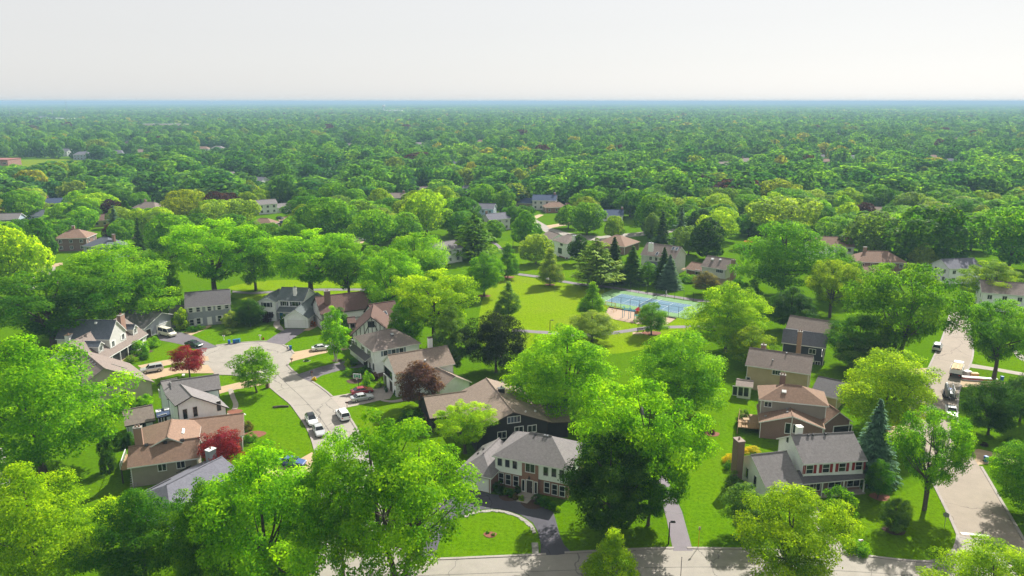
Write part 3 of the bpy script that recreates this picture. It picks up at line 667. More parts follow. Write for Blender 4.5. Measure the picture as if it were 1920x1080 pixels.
# ---- charcoal house behind it
h = House('charcoal_house', G(940, 820), 'black-walled house with a broad tan gable roof and white windows behind the brick house')
A, B = gfront((963, 773), 7.2, (1034, 792), 4.3)
V = h.vol(A, B, 4.3, 17.5, 7.2, S_TAN, W_DARK, axis='v', fascia=M_DARKTRIM, oh=.6)
h.winpx(V, 'f', 941, 815.5, 1.5, 1.2); h.winpx(V, 'f', 973, 806, 1.5, 1.2); h.winpx(V, 'f', 997.5, 803.5, 1.5, 1.2); h.winpx(V, 'f', 963.5, 786.5, 2.3, 1.1, cols=4, glass_=M_GLASSB)
w2 = h.vol((806, 785), (905, 771), 3.0, 10.0, 5.4, S_TAN, W_DARK, fascia=M_DARKTRIM)
h.winpx(w2, 'f', 838, 786, 1.8, 1.1)
h.winpx(w2, 'l', 797, 785, 4.2, 2.1, cols=1, glass_=M_WOOD, frame=M_DARKTRIM, name='garage_door')
w3 = h.vol((1000, 794), (1070, 791), 3.2, 9, 4.9, S_TAN, W_DARK, fascia=M_DARKTRIM)
h.chimney(940, 728, 7.6, 1.1, .8, M_BLACK, 3.0, V, M_METAL)
h.onroof(V, 'r', 1003, 772, .3, .3, .3, M_WHITE); h.onroof(V, 'r', 985, 773, .2, .2, .3, M_WHITE)

# ---- white house with two dark garage doors
h = House('white_garage_house', G(765, 750), 'white house with tan gable roof and two dark garage doors behind the copper-leaved tree')
V = h.vol((739.8, 701.6), (854, 682), 5.3, ('BL', 713.4, 678), 8.1, S_TAN, W_WHITE)
h.garage(V, 'l', 723, 717, 1.9, 2.3, M_BROWNDOOR); h.garage(V, 'l', 734, 727, 1.9, 2.3, M_BROWNDOOR)
h.winpx(V, 'l', 727.6, 698.5, 5.2, 1.5, cols=2, frame=M_BLACK)
h.winpx(V, 'f', 800, 705, 1.2, 1.2); h.winpx(V, 'f', 772, 720, 1.2, 1.2)
A, B = gfront((854, 705.7), 5.2, (885, 716.5), 2.9)
w2 = h.vol(A, B, 2.9, 9.5, 5.2, S_TAN, W_WHITE, axis='v')
h.onroof(V, 'f', 796, 679, .35, .35, .8, M_METAL, 'flue_pipe')
h.chimney(806, 633, 9.6, .9, .9, W_STUCCO, 0, V, M_DARKTRIM, 0); 

# ---- white hip-roofed house with blue-grey shutters
h = House('hip_roof_house', G(715, 700), 'white two-storey house with brown hip roof and blue-grey shutters beside the grey-paved drive')
V = h.vol((699, 660), (790, 643.5), 5.5, ('BL', 655, 632), 8.0, S_WEATH, W_WHITE, ins=(4.2, 4.2))
for x, y in ((722.8, 662), (738, 659.5), (752.7, 657)): h.winpx(V, 'f', x, y, .95, 1.15, shut=M_SHBLUE, cols=1)
for x, y in ((661, 642.5), (666, 645.5), (680.5, 655), (692, 662.5)): h.winpx(V, 'l', x, y, .8, 1.35, shut=M_SHNAVY, cols=1, rows=2)
h.winpx(V, 'l', 694, 686, .9, 1.7, shut=None, cols=1); h.winpx(V, 'l', 701, 688, .9, 1.7, cols=1)
h.garage(V, 'l', 664, 668, 4.6, 2.15); 
a_ = hit(653, 654, V['l'][0] + V['l'][2] * 1.5, V['l'][2]); a_.z = 2.7; b_ = hit(684, 672, V['l'][0] + V['l'][2] * 1.5, V['l'][2]); b_.z = 2.7; nn = V['l'][2]
h.pent(a_, b_, b_ - nn * 1.5 + Z * .8, a_ - nn * 1.5 + Z * .8, S_DGREY)
mb = MB(); p = hit(685, 684, V['l'][0], nn); p.z = 0; mb.obox(p - V['l'][1] * 1.0 + nn * .01, V['l'][1] * 2.6, nn * .03, Z * 2.5); h.part(mb, 'entry_shade_panel', M_BLACK)  # flat black panel on the wall, painting in the shade of the set-back entry
h.onroof(V, 'f', 735, 629, .7, .7, .45, M_METAL); h.onroof(V, 'f', 737, 640, .2, .2, .4, M_METAL)

# ---- half-timbered house
h = House('half_timbered_house', G(690, 632), 'dark brown roofed half-timbered house with white panels and three skylights')
V = h.vol((601, 590), (700, 577), 4.8, 11.0, 8.4, S_TUDOR, W_STUCCO, fascia=M_DARKTRIM, oh=.5)
A, B = gfront((695.6, 594), 8.0, (656, 630), 3.2, 'L')
f = h.vol(A, B, 3.2, 12, 8.0, S_TUDOR, W_STUCCO, axis='v', fascia=M_DARKTRIM, oh=.6)
w2 = h.vol((702, 598), (752, 590), 4.6, 8, 7.6, S_TUDOR, W_STUCCO, fascia=M_DARKTRIM)
for x, y in ((707.4, 590), (715.6, 588.5), (723, 587)): h.onroof(w2, 'f', x, y, .8, 1.3, .12, M_WHITE, 'skylight', M_GLASSB)
h.winpx(f, 'f', 696, 608, 1.5, 1.4, frame=M_DARKTRIM)
def timbers(V, side, xs, zlo, zhi, wd=.16):
    o, r, n = V[side]; L = V['W'] - 1.0 if side in 'fb' else V['D'] - 1.0
    for x in xs:
        s_ = x * L
        if V['axis'] == 'v' and side in 'fb': top = V['hw'] + (V['zr'] - V['hw'] - .3) * (1 - abs(2 * x - 1))
        elif V['axis'] == 'u' and side in 'lr': top = V['hw'] + (V['zr'] - V['hw'] - .3) * (1 - abs(2 * x - 1))
        else: top = V['hw']
        mb = MB(); mb.obox(o + r * (s_ - wd/2) + Z * zlo, r * wd, n * .06, Z * (max(top - .1, zlo + .3) - zlo)); h.part(mb, 'timber', M_DARKTRIM)
    for z in (zhi if isinstance(zhi, tuple) else (zhi,)):
        mb = MB(); mb.obox(o + Z * z, r * L, n * .07, Z * .18); h.part(mb, 'timber', M_DARKTRIM)
timbers(f, 'f', (.1, .2, .3, .4, .5, .6, .7, .8, .9), 2.9, (2.8,)); timbers(w2, 'f', (.02, .17, .34, .5, .66, .83, .98), 2.6, (2.5, 4.2)); timbers(V, 'l', (.05, .2, .35, .5, .65, .8, .95), .2, (2.5,)); timbers(V, 'f', (.02, .1, .2, .3, .4), .2, (2.5,))
for (x0, z0, x1, z1) in ((.3, 3.0, .42, 5.6), (.7, 3.0, .58, 5.6)):
    o, r, n = f['f']; L = f['W'] - 1.2; mb = MB(); mb.tube([o + r * (x0 * L) + Z * z0 + n * .03, o + r * (x1 * L) + Z * z1 + n * .03], .09, 4); h.part(mb, 'brace', M_DARKTRIM)
h.chimney(613, 546, 10.2, 1.5, .9, B_BROWN, 0, V, M_STONE, 2)
A = G(664, 601, 6.0); 
# dormer
d = h.vol((652, 606.5), (668, 605), 5.6, 4, 6.6, S_TUDOR, W_STUCCO, z0=4.2, fascia=M_DARKTRIM, oh=.25)
h.winpx(d, 'f', 661, 611, .9, .8, frame=M_DARKTRIM)

# ---- white colonial with green-grey roof and attached garage
h = House('white_colonial_house', G(545, 610), 'white house with green-grey roof and double garage door at the top of the cul-de-sac')
V = h.vol((516, 563.5), (569, 565.2), 5.6, 9.5, 8.3, S_GREEN, W_WHITE)
f = h.vol((480.7, 566.5), (517.5, 567), 5.6, 10.5, (0, 558.5), S_GREEN, W_WHITE, axis='v')
h.winpx(f, 'f', 500, 571.5, 1.9, 1.2, shut=M_SHNAVY); h.winpx(V, 'f', 533.3, 569, 1.1, 1.2, shut=M_SHNAVY); h.winpx(V, 'f', 553.5, 570, 1.8, 1.2, shut=M_SHNAVY)
h.winpx(f, 'f', 502, 590, 1.9, 1.6, shut=M_SHNAVY, cols=3); h.door(V, 'f', 528, 597, 1.0, 2.1, M_TEAL)
a_, b_ = G(518, 585, 2.8), G(567, 586, 2.8); h.pent(a_, b_, b_ + V['v'] * 2.2 + Z * 1.0, a_ + V['v'] * 2.2 + Z * 1.0, S_GREEN)
A, B = G(529, 597, 2.8), G(579, 598, 2.8)
g = h.vol(A, B, 2.8, 19.0, 5.3, S_GREEN, W_WHITE, axis='v')
h.garage(g, 'f', 557, 611, 4.9, 2.15); h.winpx(g, 'r', 589.5, 597, 1.6, 1.2)
h.chimney(552.5, 539, 9.0, .8, .8, W_STUCCO, 6, V, M_METAL, 1)

# ---- grey colonial
h = House('grey_colonial_house', G(390, 608), 'blue-grey two-storey colonial with charcoal roof and white shutters beside the white van')
V = h.vol((345.5, 577.5), (433, 570), 5.6, ('BL', 343.5, 560), 8.6, S_DGREY, W_GREYB)
V = V
for x, y in ((357.5, 582), (371.5, 580.5), (392.5, 578.5), (411, 576.5), (425, 574.5)): h.winpx(V, 'f', x, y, .85, 1.2, shut=M_WHITE, cols=1, rows=2)
for x, y in ((360, 605), (372.5, 602), (412, 597)): h.winpx(V, 'f', x, y, .9, 1.6, shut=M_WHITE, cols=1, rows=2)
h.door(V, 'f', 393, 600, 1.0, 2.1, M_GDOOR)
A, B = gfront((303.7, 586), 5.4, (270, 617), 2.8, 'L')
g = h.vol(A, B, 2.8, 11, 5.4, S_DGREY, W_GREYB, axis='v')
h.garage(g, 'f', 307, 611, 4.9, 2.15); h.garage(g, 'f', 278, 621, 1.6, 2.1, M_BROWNDOOR)
h.vol((318, 592), (352, 588), 3.2, 6, 5.0, S_DGREY, W_GREYB)

# ---- cape cod with dormers
h = House('dormer_house', G(215, 660), 'pale grey house with steep front gable and white-trimmed dormers behind the beige house')
B = G(278, 626, 2.9); rl, rr = G(140, 640, 7.6), G(237.5, 589.5, 7.6); dirv = (rl - rr); A = B + Vector((dirv.x, dirv.y, 0))
V = h.vol(A, B, 2.9, 12.5, 7.6, S_WEATH, W_GREY, oh=.5)
def onslope(V, px, py):
    o, e, t = h.slopeframe(V, 'f'); n = e.cross(t); return hit(px, py, o, n)
def dormer(px, py, wd, dp, zup, hgt, roofm, wallm, win=(.8, 1.2), axis='v', shut=None):
    """px,py: foot of the dormer front on the slope"""
    p = onslope(V, px, py); a = p - V['u'] * (wd/2); b = p + V['u'] * (wd/2)
    d = h.vol(Vector((a.x, a.y, 0)) - V['v'] * .3, Vector((b.x, b.y, 0)) - V['v'] * .3, p.z + zup, dp, p.z + zup + hgt, roofm, wallm, axis='v', z0=p.z - .3, oh=.3)
    return d, p
d, p = dormer(190, 660, 2.5, 4.2, 1.6, .95, S_SLATE, W_GREY); h.window(d, 'f', d['W']/2 - .3, p.z + .95, .9, 1.1)
d, p = dormer(254, 627, 2.5, 4.2, 1.6, .95, S_SLATE, W_GREY); h.window(d, 'f', d['W']/2 - .3, p.z + .95, .9, 1.1)
d, p = dormer(222, 645, 7.4, 13.0, 2.3, 3.6, S_SLATE, W_GREY)
for x, y in ((212, 644.5), (230.5, 631)): h.winpx(d, 'f', x, y, 1.0, 1.3, shut=M_WHITE, cols=2)
h.winpx(V, 'f', 263, 638, 1.8, 1.3, shut=M_WHITE, cols=3)
mb = MB(); s0, _ = h.at(V, 'f', 207, 672); s1, _ = h.at(V, 'f', 250, 645); o, r, n = V['f']; mb.obox(o + r * s0 + n * .02, r * (s1 - s0), n * .02, Z * 2.4); h.part(mb, 'porch_shade_panel', M_BLACK)  # thin black sheet over the wall stands in for the porch's deep shade
for x in (.02, .35, .68, .98): h.post(o + r * (s0 + (s1 - s0) * x) + n * .35, 2.7)
h.slab([o + r * s0, o + r * s1, o + r * s1 + n * 1.6, o + r * s0 + n * 1.6], .2, M_CONC)
h.chimney(226, 591, 9.4, 1.9, .9, B_CHIM, 5.0, V, M_STONE, 2); h.chimney(128, 628, 7.2, 1.5, 1.0, W_STUCCO, 0, V, B_TAN, 1)
h.onroof(d, 'l', 180, 606, .5, .5, .25, M_WHITE)

# ---- beige house
h = House('beige_house', G(230, 750), 'beige board-sided house with wide low gable and white-trimmed windows by the tan drive')
B, u_, v_, hw_, zr_ = gfront2((290.5, 716.5), (262, 695), 3.0, (195, 690)); print('beige', hw_, zr_)
V = h.vol(B - u_ * (2 * hw_), B, 3.0, (G(150, 655, zr_) - G(195, 690, zr_)).length, zr_, S_WEATH, W_BEIGE, axis='v', fascia=M_STONE, oh=.6)
sx, z = h.at(V, 'f', 221, 716); 
for k in (-1.8, -.6, .6, 1.8): h.window(V, 'f', sx + k, z, .75, 1.2, cols=1)
h.winpx(V, 'f', 231, 740, 1.5, 1.6)
for k in range(7): h.onroof(V, 'l', 151 + k * 4.6, 657 + k * 4.4, .55, .35, .16, M_METAL)
h.onroof(V, 'r', 223, 687, .3, 3.2, .12, M_STONE, 'flashing')

# ---- white modern house, slit windows
h = House('white_modern_house', G(370, 800), 'white board-sided house with grey roofs and tall slit windows beside the red-leaved tree')
B, u_, v_, hw_, zr_ = gfront2((430, 765), (404, 740), 4.2, (360, 742.5)); PL = hit(328.5, 761.5, B, v_); wt_ = (B - PL).dot(u_); print('modern', hw_, zr_, wt_, PL.z)
V = h.vol(B - u_ * wt_, B, PL.z, 7.5, zr_, S_GREY, W_WVERT, axis='v', frac=1 - hw_ / wt_, ze2=4.2, fascia=M_BLACK, oh=.5)
for x, y0, y1 in ((347, 766, 0), (366.5, 762, 0), (411.5, 772, 0)):
    sx, _ = h.at(V, 'f', x, 775)
    h.window(V, 'f', sx, 4.9, .75, 1.9, frame=M_WHITE, cols=1); h.window(V, 'f', sx, 1.9, .75, 1.6, cols=1)
    if x < 400: h.window(V, 'f', sx, 3.3, .75, .6, cols=1)
b = h.vol((388 - 66, 733.6 + 9), (414.5, 729), 5.4, ('BR', 402, 711), 7.4, S_GREY, W_WVERT, fascia=M_BLACK)
b2 = h.vol((313, 748), (345, 741), 5.2, 8.5, 7.4, S_GREY, W_WVERT, fascia=M_BLACK)
h.winpx(b2, 'l', 299, 738, .8, 1.5, cols=1)
for x, y in ((376, 734), (381.5, 741.5)): h.onroof(V, 'r', x, y, .6, 1.2, .12, M_STONE, 'skylight', M_GLASSB)
h.onroof(b2, 'f', 320, 722.5, .15, .15, .9, M_WHITE, 'vent_pipe'); h.onroof(b, 'f', 339, 729, .4, .25, .2, M_BLACK); h.onroof(b, 'f', 344, 703.5, .5, .4, .2, M_WHITE)
wg = h.vol((234, 799.5), (292, 788), 3.0, 6.5, 4.9, S_WEATH, W_WVERT, fascia=M_BLACK)
h.winpx(wg, 'f', 266.5, 798, 1.3, 1.0)
lk = h.vol((294, 783), (331, 776.5), 2.9, 4.2, 3.3, S_NAVY, W_WVERT, fascia=M_BLACK)
for x, y in ((297, 771), (312.5, 767.5)): h.onroof(lk, 'f', x, y, .9, .9, .18, M_WHITE, 'skylight', M_WHITE)
h.winpx(lk, 'f', 302, 786, .8, 1.5); h.winpx(lk, 'f', 308, 784, .8, 1.5)

# ---- brown-roofed split level
h = House('brown_roof_house', G(310, 905), 'taupe house with brown shingle roofs and a hipped tower roof, red-leaved tree at its corner')
V = h.vol((238, 877.5), (374.5, 858.5), 3.7, ('BL', 240, 847), 5.9, S_BROWN, W_TAUPE)
h.winpx(V, 'f', 304, 876, 1.15, 1.15); h.winpx(V, 'f', 339, 871, 1.15, 1.15)
for x, y in ((275, 833), (310, 828.5), (342, 824)): h.onroof(V, 'f', x, y + 2, .55, .4, .3, M_BLACK)
A_ = V['a'] + V['u'] * .6 + V['v'] * (V['D'] * .42); b = h.vol(A_, A_ + V['u'] * (V['W'] - 1.0), 4.4, 11.5, 6.9, S_BROWN, W_TAUPE, axis='v', ins=(0, 4.0), frac=.55)
h.onroof(b, 'r', 343, 809, 1.9, .4, .15, M_WHITE, 'light_tube')
wr = h.vol((352, 829), (457.5, 816), 3.0, 9.5, 5.2, S_BROWN, W_TAUPE)
h.winpx(wr, 'f', 437.5, 825, 2.0, 1.3, cols=1)
for x in (452,): h.post(G(x, 839) , 2.9)
h.chimney(257.5, 802, 8.8, 1.2, .8, B_CHIM, 0, V, M_STONE, 2)
mb = MB(); p0 = G(226, 880, 2.6)
h.slab([p0, p0 + V['u'] * 2.2, p0 + V['u'] * 2.2 + V['v'] * 5.5, p0 + V['v'] * 5.5], 2.6, M_WOOD, 'deck', 2.35)
for i in range(6):
    for j in (0, 1):
        h.post(p0 + V['v'] * i * 1.1 + V['u'] * (0 if j == 0 else 0), .95, M_WHITE, .09) if j == 0 else None
mb = MB(); mb.tube([p0 + Z * .95, p0 + V['v'] * 5.5 + Z * .95], .06, 4); h.part(mb, 'deck_rail', M_WHITE)
for i in range(9):
    mb = MB(); q = p0 - V['v'] * (.1 + i * .3) + V['u'] * 1.4; mb.obox(Vector((q.x, q.y, 2.35 - i * .28)), V['u'] * 1.0, V['v'] * .28, Z * .06); h.part(mb, 'stair_tread', M_STONE)
h.post(p0 + V['u'] * .1 - Z * 2.5, 2.4, M_DARKTRIM); h.post(p0 + V['u'] * .1 + V['v'] * 5 - Z * 2.5, 2.4, M_DARKTRIM)

# ---- slate-blue roof house in the corner
h = House('slate_roof_house', G(360, 960), 'house with a long blue-grey shingle roof and boxed white chimney, half hidden by foreground trees')
B = G(458, 889.5, 2.9); Rr = G(410, 859, 4.9); Rl = G(296, 917, 4.9); A = B + Vector((Rl.x - Rr.x, Rl.y - Rr.y, 0)) * 1.22
dp = 2 * abs((Vector((Rr.x, Rr.y, 2.9)) - B).dot(Vector((-(B - A).normalized().y, (B - A).normalized().x, 0))))
V = h.vol(A, B, 2.9, dp, 4.9, S_BLUE, W_GREYB, ins=(3.2, 0))
h.chimney(394.5, 843, 6.0, 1.3, 1.0, W_GREYB, 2.5, V, M_WHITE, 1)
h.winpx(V, 'f', 365, 949, 1.4, 1.2); h.onroof(V, 'b', 345, 880, 2.6, .5, .1, M_BLACK, 'solar_panel'); h.onroof(V, 'b', 295, 911, 4.5, .6, .1, M_BLACK, 'solar_panel')

# ---- white house with red shutters (right)
h = House('red_shutter_house', G(1530, 915), 'white and grey house with dark red shutters, tall brick chimney and front porch')
V = h.vol((1506.5, 870.5), (1627, 863.5), 5.5, 9.2, 8.2, S_GREY, W_WHITE, z0=2.2, oh=.4)
for x, y in ((1518, 880), (1548.5, 878), (1579, 876), (1610, 873)): h.winpx(V, 'f', x, y, 1.05, 1.35, shut=M_SHRED, cols=1, rows=2)
lo = h.vol((1435.5, 914), (1505.5, 906), 2.8, ('BL', 1391.5, 857), 5.8, S_GREY, W_WHITE, oh=.4)
mv, mu = lo['v'], lo['u']
# ground floor and porch
o, r, n = V['f']
mb = MB(); q = o + V['v'] * .25; mb.obox(Vector((q.x, q.y, 0)), r * (V['W'] - .8), V['v'] * (V['D'] - 1.1), Z * 2.3); h.part(mb, 'wall', B_BROWN)
a_, b_ = G(1504, 908, 2.7), G(1626, 897, 2.7); h.pent(a_, b_, b_ + V['v'] * 2.6 + Z * .95, a_ + V['v'] * 2.6 + Z * .95, S_DGREY)
for t in (.02, .33, .66, .98):
    p = a_.lerp(b_, t) + V['v'] * .3; p.z = 0; h.post(p, 2.6, M_WHITE, .18)
LF = dict(V); LF['f'] = (o + V['v'] * .25, r, n); LF['lower'] = None
h.winpx(LF, 'f', 1532, 908, 1.0, 2.0, cols=1); h.door(LF, 'f', 1524, 908, .95, 2.1, M_BROWNDOOR); h.winpx(LF, 'f', 1565, 906, 2.0, 1.4); h.winpx(LF, 'f', 1600, 904, 2.0, 1.4)
h.slab([Vector((a_.x, a_.y, 0)), Vector((b_.x, b_.y, 0)), Vector((b_.x, b_.y, 0)) + V['v'] * 2.6, Vector((a_.x, a_.y, 0)) + V['v'] * 2.6], .2, M_CONC2)
h.winpx(lo, 'l', 1401, 887, .8, 1.7, cols=1); h.winpx(lo, 'l', 1416, 903, .8, 1.9, cols=1); h.garage(lo, 'f', 1470, 918, 4.9, 2.1)
h.winpx(V, 'l', 1477, 824, .35, .7, frame=M_BLACK, cols=1, name='gable_vent')
h.chimney(1386, 825, 7.6, 1.15, 1.7, B_BROWN, 0, lo, B_BROWN, 1); h.chimney(1499, 800, 9.3, .85, .85, W_STUCCO, 6.5, V, W_STUCCO, 0)
for x, y in ((1515, 815), (1524, 814), (1547, 813)): h.onroof(V, 'f', x, y + 1.5, .3, .3, .3, M_BLACK)

# ---- brown brick split level with deck
h = House('split_level_house', G(1490, 820), 'brown brick split-level house with brown hip and gable roofs and a timber deck')
V = h.vol((1423, 749), (1555, 762), 6.2, ('BL', 1424.5, 723), 8.3, S_BROWN, W_TAUPE, ins=(4.5, 4.5), z0=2.5)
A, B = gfront((1486.5, 780.5), 5.0, (1423, 791.5), 3.2, 'L')
f = h.vol(A, B, 3.2, 8.5, 5.0, S_BROWN, B_BROWN, axis='v', oh=.35)
h.winpx(f, 'f', 1477, 803, .85, 1.9, cols=1); h.winpx(f, 'f', 1491.5, 804, .85, 1.6, cols=1)
mb = MB(); o, r, n = f['f']; mb.obox(o + r * (f['W']/2 - .42) , r * .12, n * .1, Z * 4.6); h.part(mb, 'downspout', M_WHITE)
w2 = h.vol((1545, 796), (1600, 791), 3.0, 11, 5.2, S_BROWN, B_BROWN, axis='v')
h.garage(w2, 'f', 1580, 800, 3.6, 2.1, M_BLACK)
h.winpx(V, 'f', 1440, 758, 1.2, .9); h.chimney(1468, 703, 9.4, 1.0, .8, B_BROWN, 6, V, M_STONE, 2); h.onroof(V, 'f', 1470, 735, .8, .6, .3, M_WHITE)
for x, y in ((1476, 763), (1476.5, 768), (1476.5, 773), (1447, 766), (1436, 781)): h.onroof(f, 'l', x, y, .4, .4, .2, M_METAL)
p0, p1, p2 = G(1383, 800, 1.4), G(1426, 803, 1.4), G(1428, 778, 1.4); p3 = p0 + (p2 - p1)
h.slab([p0, p1, p2, p3], 1.4, M_WOOD, 'deck', 1.2)
for a_, b_ in ((p0, p1), (p3, p0)):
    for i in range(7): h.post(a_.lerp(b_, i / 6), .95, M_WOOD, .08)
    mb = MB(); mb.tube([a_ + Z * .95, b_ + Z * .95], .05, 4); h.part(mb, 'deck_rail', M_WOOD)
    mb = MB()
    for i in range(26): mb.tube([a_.lerp(b_, i / 26) + Z * .1, a_.lerp(b_, i / 26) + Z * .95], .02, 4)
    h.part(mb, 'deck_balusters', M_WOOD)['kind'] = 'stuff'
for p in (p0, p1, p3): h.post(p - Z * 1.4, 1.2, M_WOOD, .12)

# ---- tan house
h = House('tan_house', G(1455, 735), 'tan-walled two-storey house with weathered grey-brown gable roof and white sunroom')
V = h.vol((1397, 684.5), (1520, 702.5), 5.4, 9.0, 8.0, S_WEATH, W_TAN)
h.winpx(V, 'f', 1456, 698, 1.6, 1.0, cols=3); 
w2 = h.vol((1519, 736), (1573, 748), 3.0, 10, 5.0, S_DGREY, W_TAN)
s1 = h.vol((1379, 723), (1412, 727), 2.8, 4.5, 3.3, S_WEATH, W_WHITE)
sx, z = h.at(s1, 'f', 1394, 727)
for k in (-1.6, -.5, .6): h.window(s1, 'f', sx + k, 1.5, .9, 1.9, cols=1)
h.winpx(V, 'f', 1402, 715, .8, 1.9, cols=1)
h.chimney(1432, 647, 8.6, 1.0, .8, B_CHIM, 6, V, M_STONE, 1)
for x, y in ((1449, 676), (1475, 663)): h.onroof(V, 'f', x, y, .25, .25, .35, M_METAL)

# ---- dark gambrel house
h = House('gambrel_house', G(1505, 680), 'charcoal gambrel-roofed house with a tall brick chimney up its back wall')
V = h.vol((1465, 642), (1549, 653), 4.4, 9.0, 7.2, S_BLUE, W_NAVY, frac=.22, oh=.4)
V2 = h.vol((1473, 614.5), (1554.5, 627), 7.2, 7.4, 9.4, S_WEATH, W_NAVY, z0=5.0, oh=.2)
h.winpx(V, 'f', 1523, 659, 1.4, 1.1); h.winpx(V, 'r', 1541, 662, .7, 1.3, cols=1)
h.chimney(1500.5, 622, 8.6, 1.0, .8, B_CHIM, 0, V, M_STONE, 2)
h.winpx(V, 'f', 1533, 682, 1.0, 1.0)

# ---- houses beyond the park
h = House('skylight_house', G(1240, 512), 'pale grey house with brown roof and pair of skylights behind the blue spruce')
V = h.vol((1200, 477.5), (1266, 486), 6.2, 10.5, 9.8, S_WEATH, W_GREY)
for x, y in ((1262.5, 466), (1269, 467)): h.onroof(V, 'f', x, y, 1.0, 1.7, .15, M_WHITE, 'skylight', M_GLASSB)
h.onroof(V, 'f', 1232, 476, 1.0, 1.7, .15, M_WHITE, 'skylight', M_GLASSB)
for x, y in ((1220, 484), (1230.5, 485.5)): h.winpx(V, 'f', x, y, .9, 1.3)
h.chimney(1221, 456, 11.0, 1.6, 1.2, W_STUCCO, 8, V, M_METAL, 1)
w2 = h.vol((1206, 496), (1236, 501), 3.0, 5, 4.6, S_SLATE, W_BLUE)
h = House('chimney_house', G(1350, 530), 'grey two-storey house with brown roof and tan brick chimney behind the tennis court')
V = h.vol((1313, 499), (1361.5, 506.5), 5.8, 9.5, 8.8, S_WEATH, W_GREY, lower=(2.6, B_TAN))
h.winpx(V, 'f', 1349, 508, 2.4, 1.2, cols=4, frame=M_WHITE)
h.chimney(1375.5, 487.5, 9.4, 1.2, .8, B_CHIM, 0, V, M_STONE, 2)
h.onroof(V, 'f', 1336.5, 487.5, .9, .8, .6, M_WHITE); h.onroof(V, 'f', 1351, 488, .7, .6, .5, M_WHITE)
w2 = h.vol((1284, 504), (1316, 510), 3.0, 8, 5.0, S_BROWN, B_BROWN); h.winpx(w2, 'f', 1309, 511, 2.2, 1.6)
h = House('white_patio_house', G(1060, 480), 'white house with brown hip roof and white chimney behind the pale conical tree')
V = h.vol((1034, 449.5), (1060, 457.5), 6.0, 10, 8.5, S_WEATH, W_WHITE, ins=(4, 4))
h.winpx(V, 'f', 1053, 458, 1.8, 1.2); h.winpx(V, 'f', 1050, 470, 2.6, 2.0, frame=M_BLACK); h.chimney(1077, 442, 10.0, 1.6, 1.2, W_STUCCO, 5, V, M_METAL, 1)
h.slab([G(1048, 482), G(1064, 486), G(1066, 478), G(1050, 475)], .5, B_BROWN, 'patio')
w2 = h.vol((1012, 443), (1032, 450), 3.2, 9, 5.4, S_WEATH, W_WHITE)
h = House('brown_hip_house', G(1150, 468), 'low brown hip-roofed house behind the tall dark pine')
V = h.vol((1115, 456), (1172, 463), 3.4, 14, 6.6, S_BROWN, B_BROWN, ins=(6, 6))
# ================================================================== houses farther off, mostly roofs among the crowns
FARH = []
def far_house(px, py, wd, dp, ang, roof, wall, label, storeys=2, hip=False, chim=None, wing=0, name='far_house', group='houses among the trees beyond', vpx=None):
    """px,py: middle of the eave facing the camera"""
    ze = 5.4 if storeys == 2 else 3.0
    c = G(px, py, ze); u = Vector((math.cos(R(ang)), math.sin(R(ang)), 0)); v = Vector((-u.y, u.x, 0))
    h = House(name, (c.x, c.y, 0), label, 'house', group)
    A, B = c - u * (wd/2), c + u * (wd/2); rise = dp * .27
    V = h.vol(A, B, ze, dp, ze + rise, roof, wall, ins=(dp * .45, dp * .45) if hip else (0, 0))
    L = V['W'] - .9; n = max(2, int(L / 3.2))
    for k in range(n):
        for z in ((1.5, 4.1) if storeys == 2 else (1.5,)): h.window(V, 'f', L * (k + .5) / n, z, 1.1, 1.2)
    Ls = V['D'] - .9
    for k in range(2):
        for z in ((1.5, 4.1) if storeys == 2 else (1.5,)):
            for sd in 'lr': h.window(V, sd, Ls * (k + .5) / 2, z, 1.0, 1.2)
    if chim: 
        p = A.lerp(B, chim) + v * (dp * .55); zt = ze + rise + 1.2
        mb = MB(); mb.box((p.x, p.y, (zt + ze) / 2), (1.1, .8, zt - ze), R(ang)); ch = h.part(mb, 'chimney', B_CHIM)
        mb = MB(); mb.box((p.x, p.y, zt + .06), (1.25, .95, .12), R(ang)); h.part(mb, 'chimney_cap', M_STONE, ch)
    if wing:
        sgn = 1 if wing > 0 else -1; wl = abs(wing)
        a = (B if sgn > 0 else A - u * wl) + v * 1.0 - u * (.4 * sgn); 
        g = h.vol(Vector((a.x, a.y, 0)), Vector((a.x, a.y, 0)) + u * wl, 2.8, 7.5, 4.8, roof, wall)
        h.garage(g, 'f', 0, 0, min(4.8, wl - 2.0), 2.1, sx=(g['W'] - .9) / 2)
    FARH.append((c.x + v.x * dp/2, c.y + v.y * dp/2, max(wd, dp) * .62 + abs(wing) * .5, 4.6 if storeys == 2 else 2.6)); return h, V
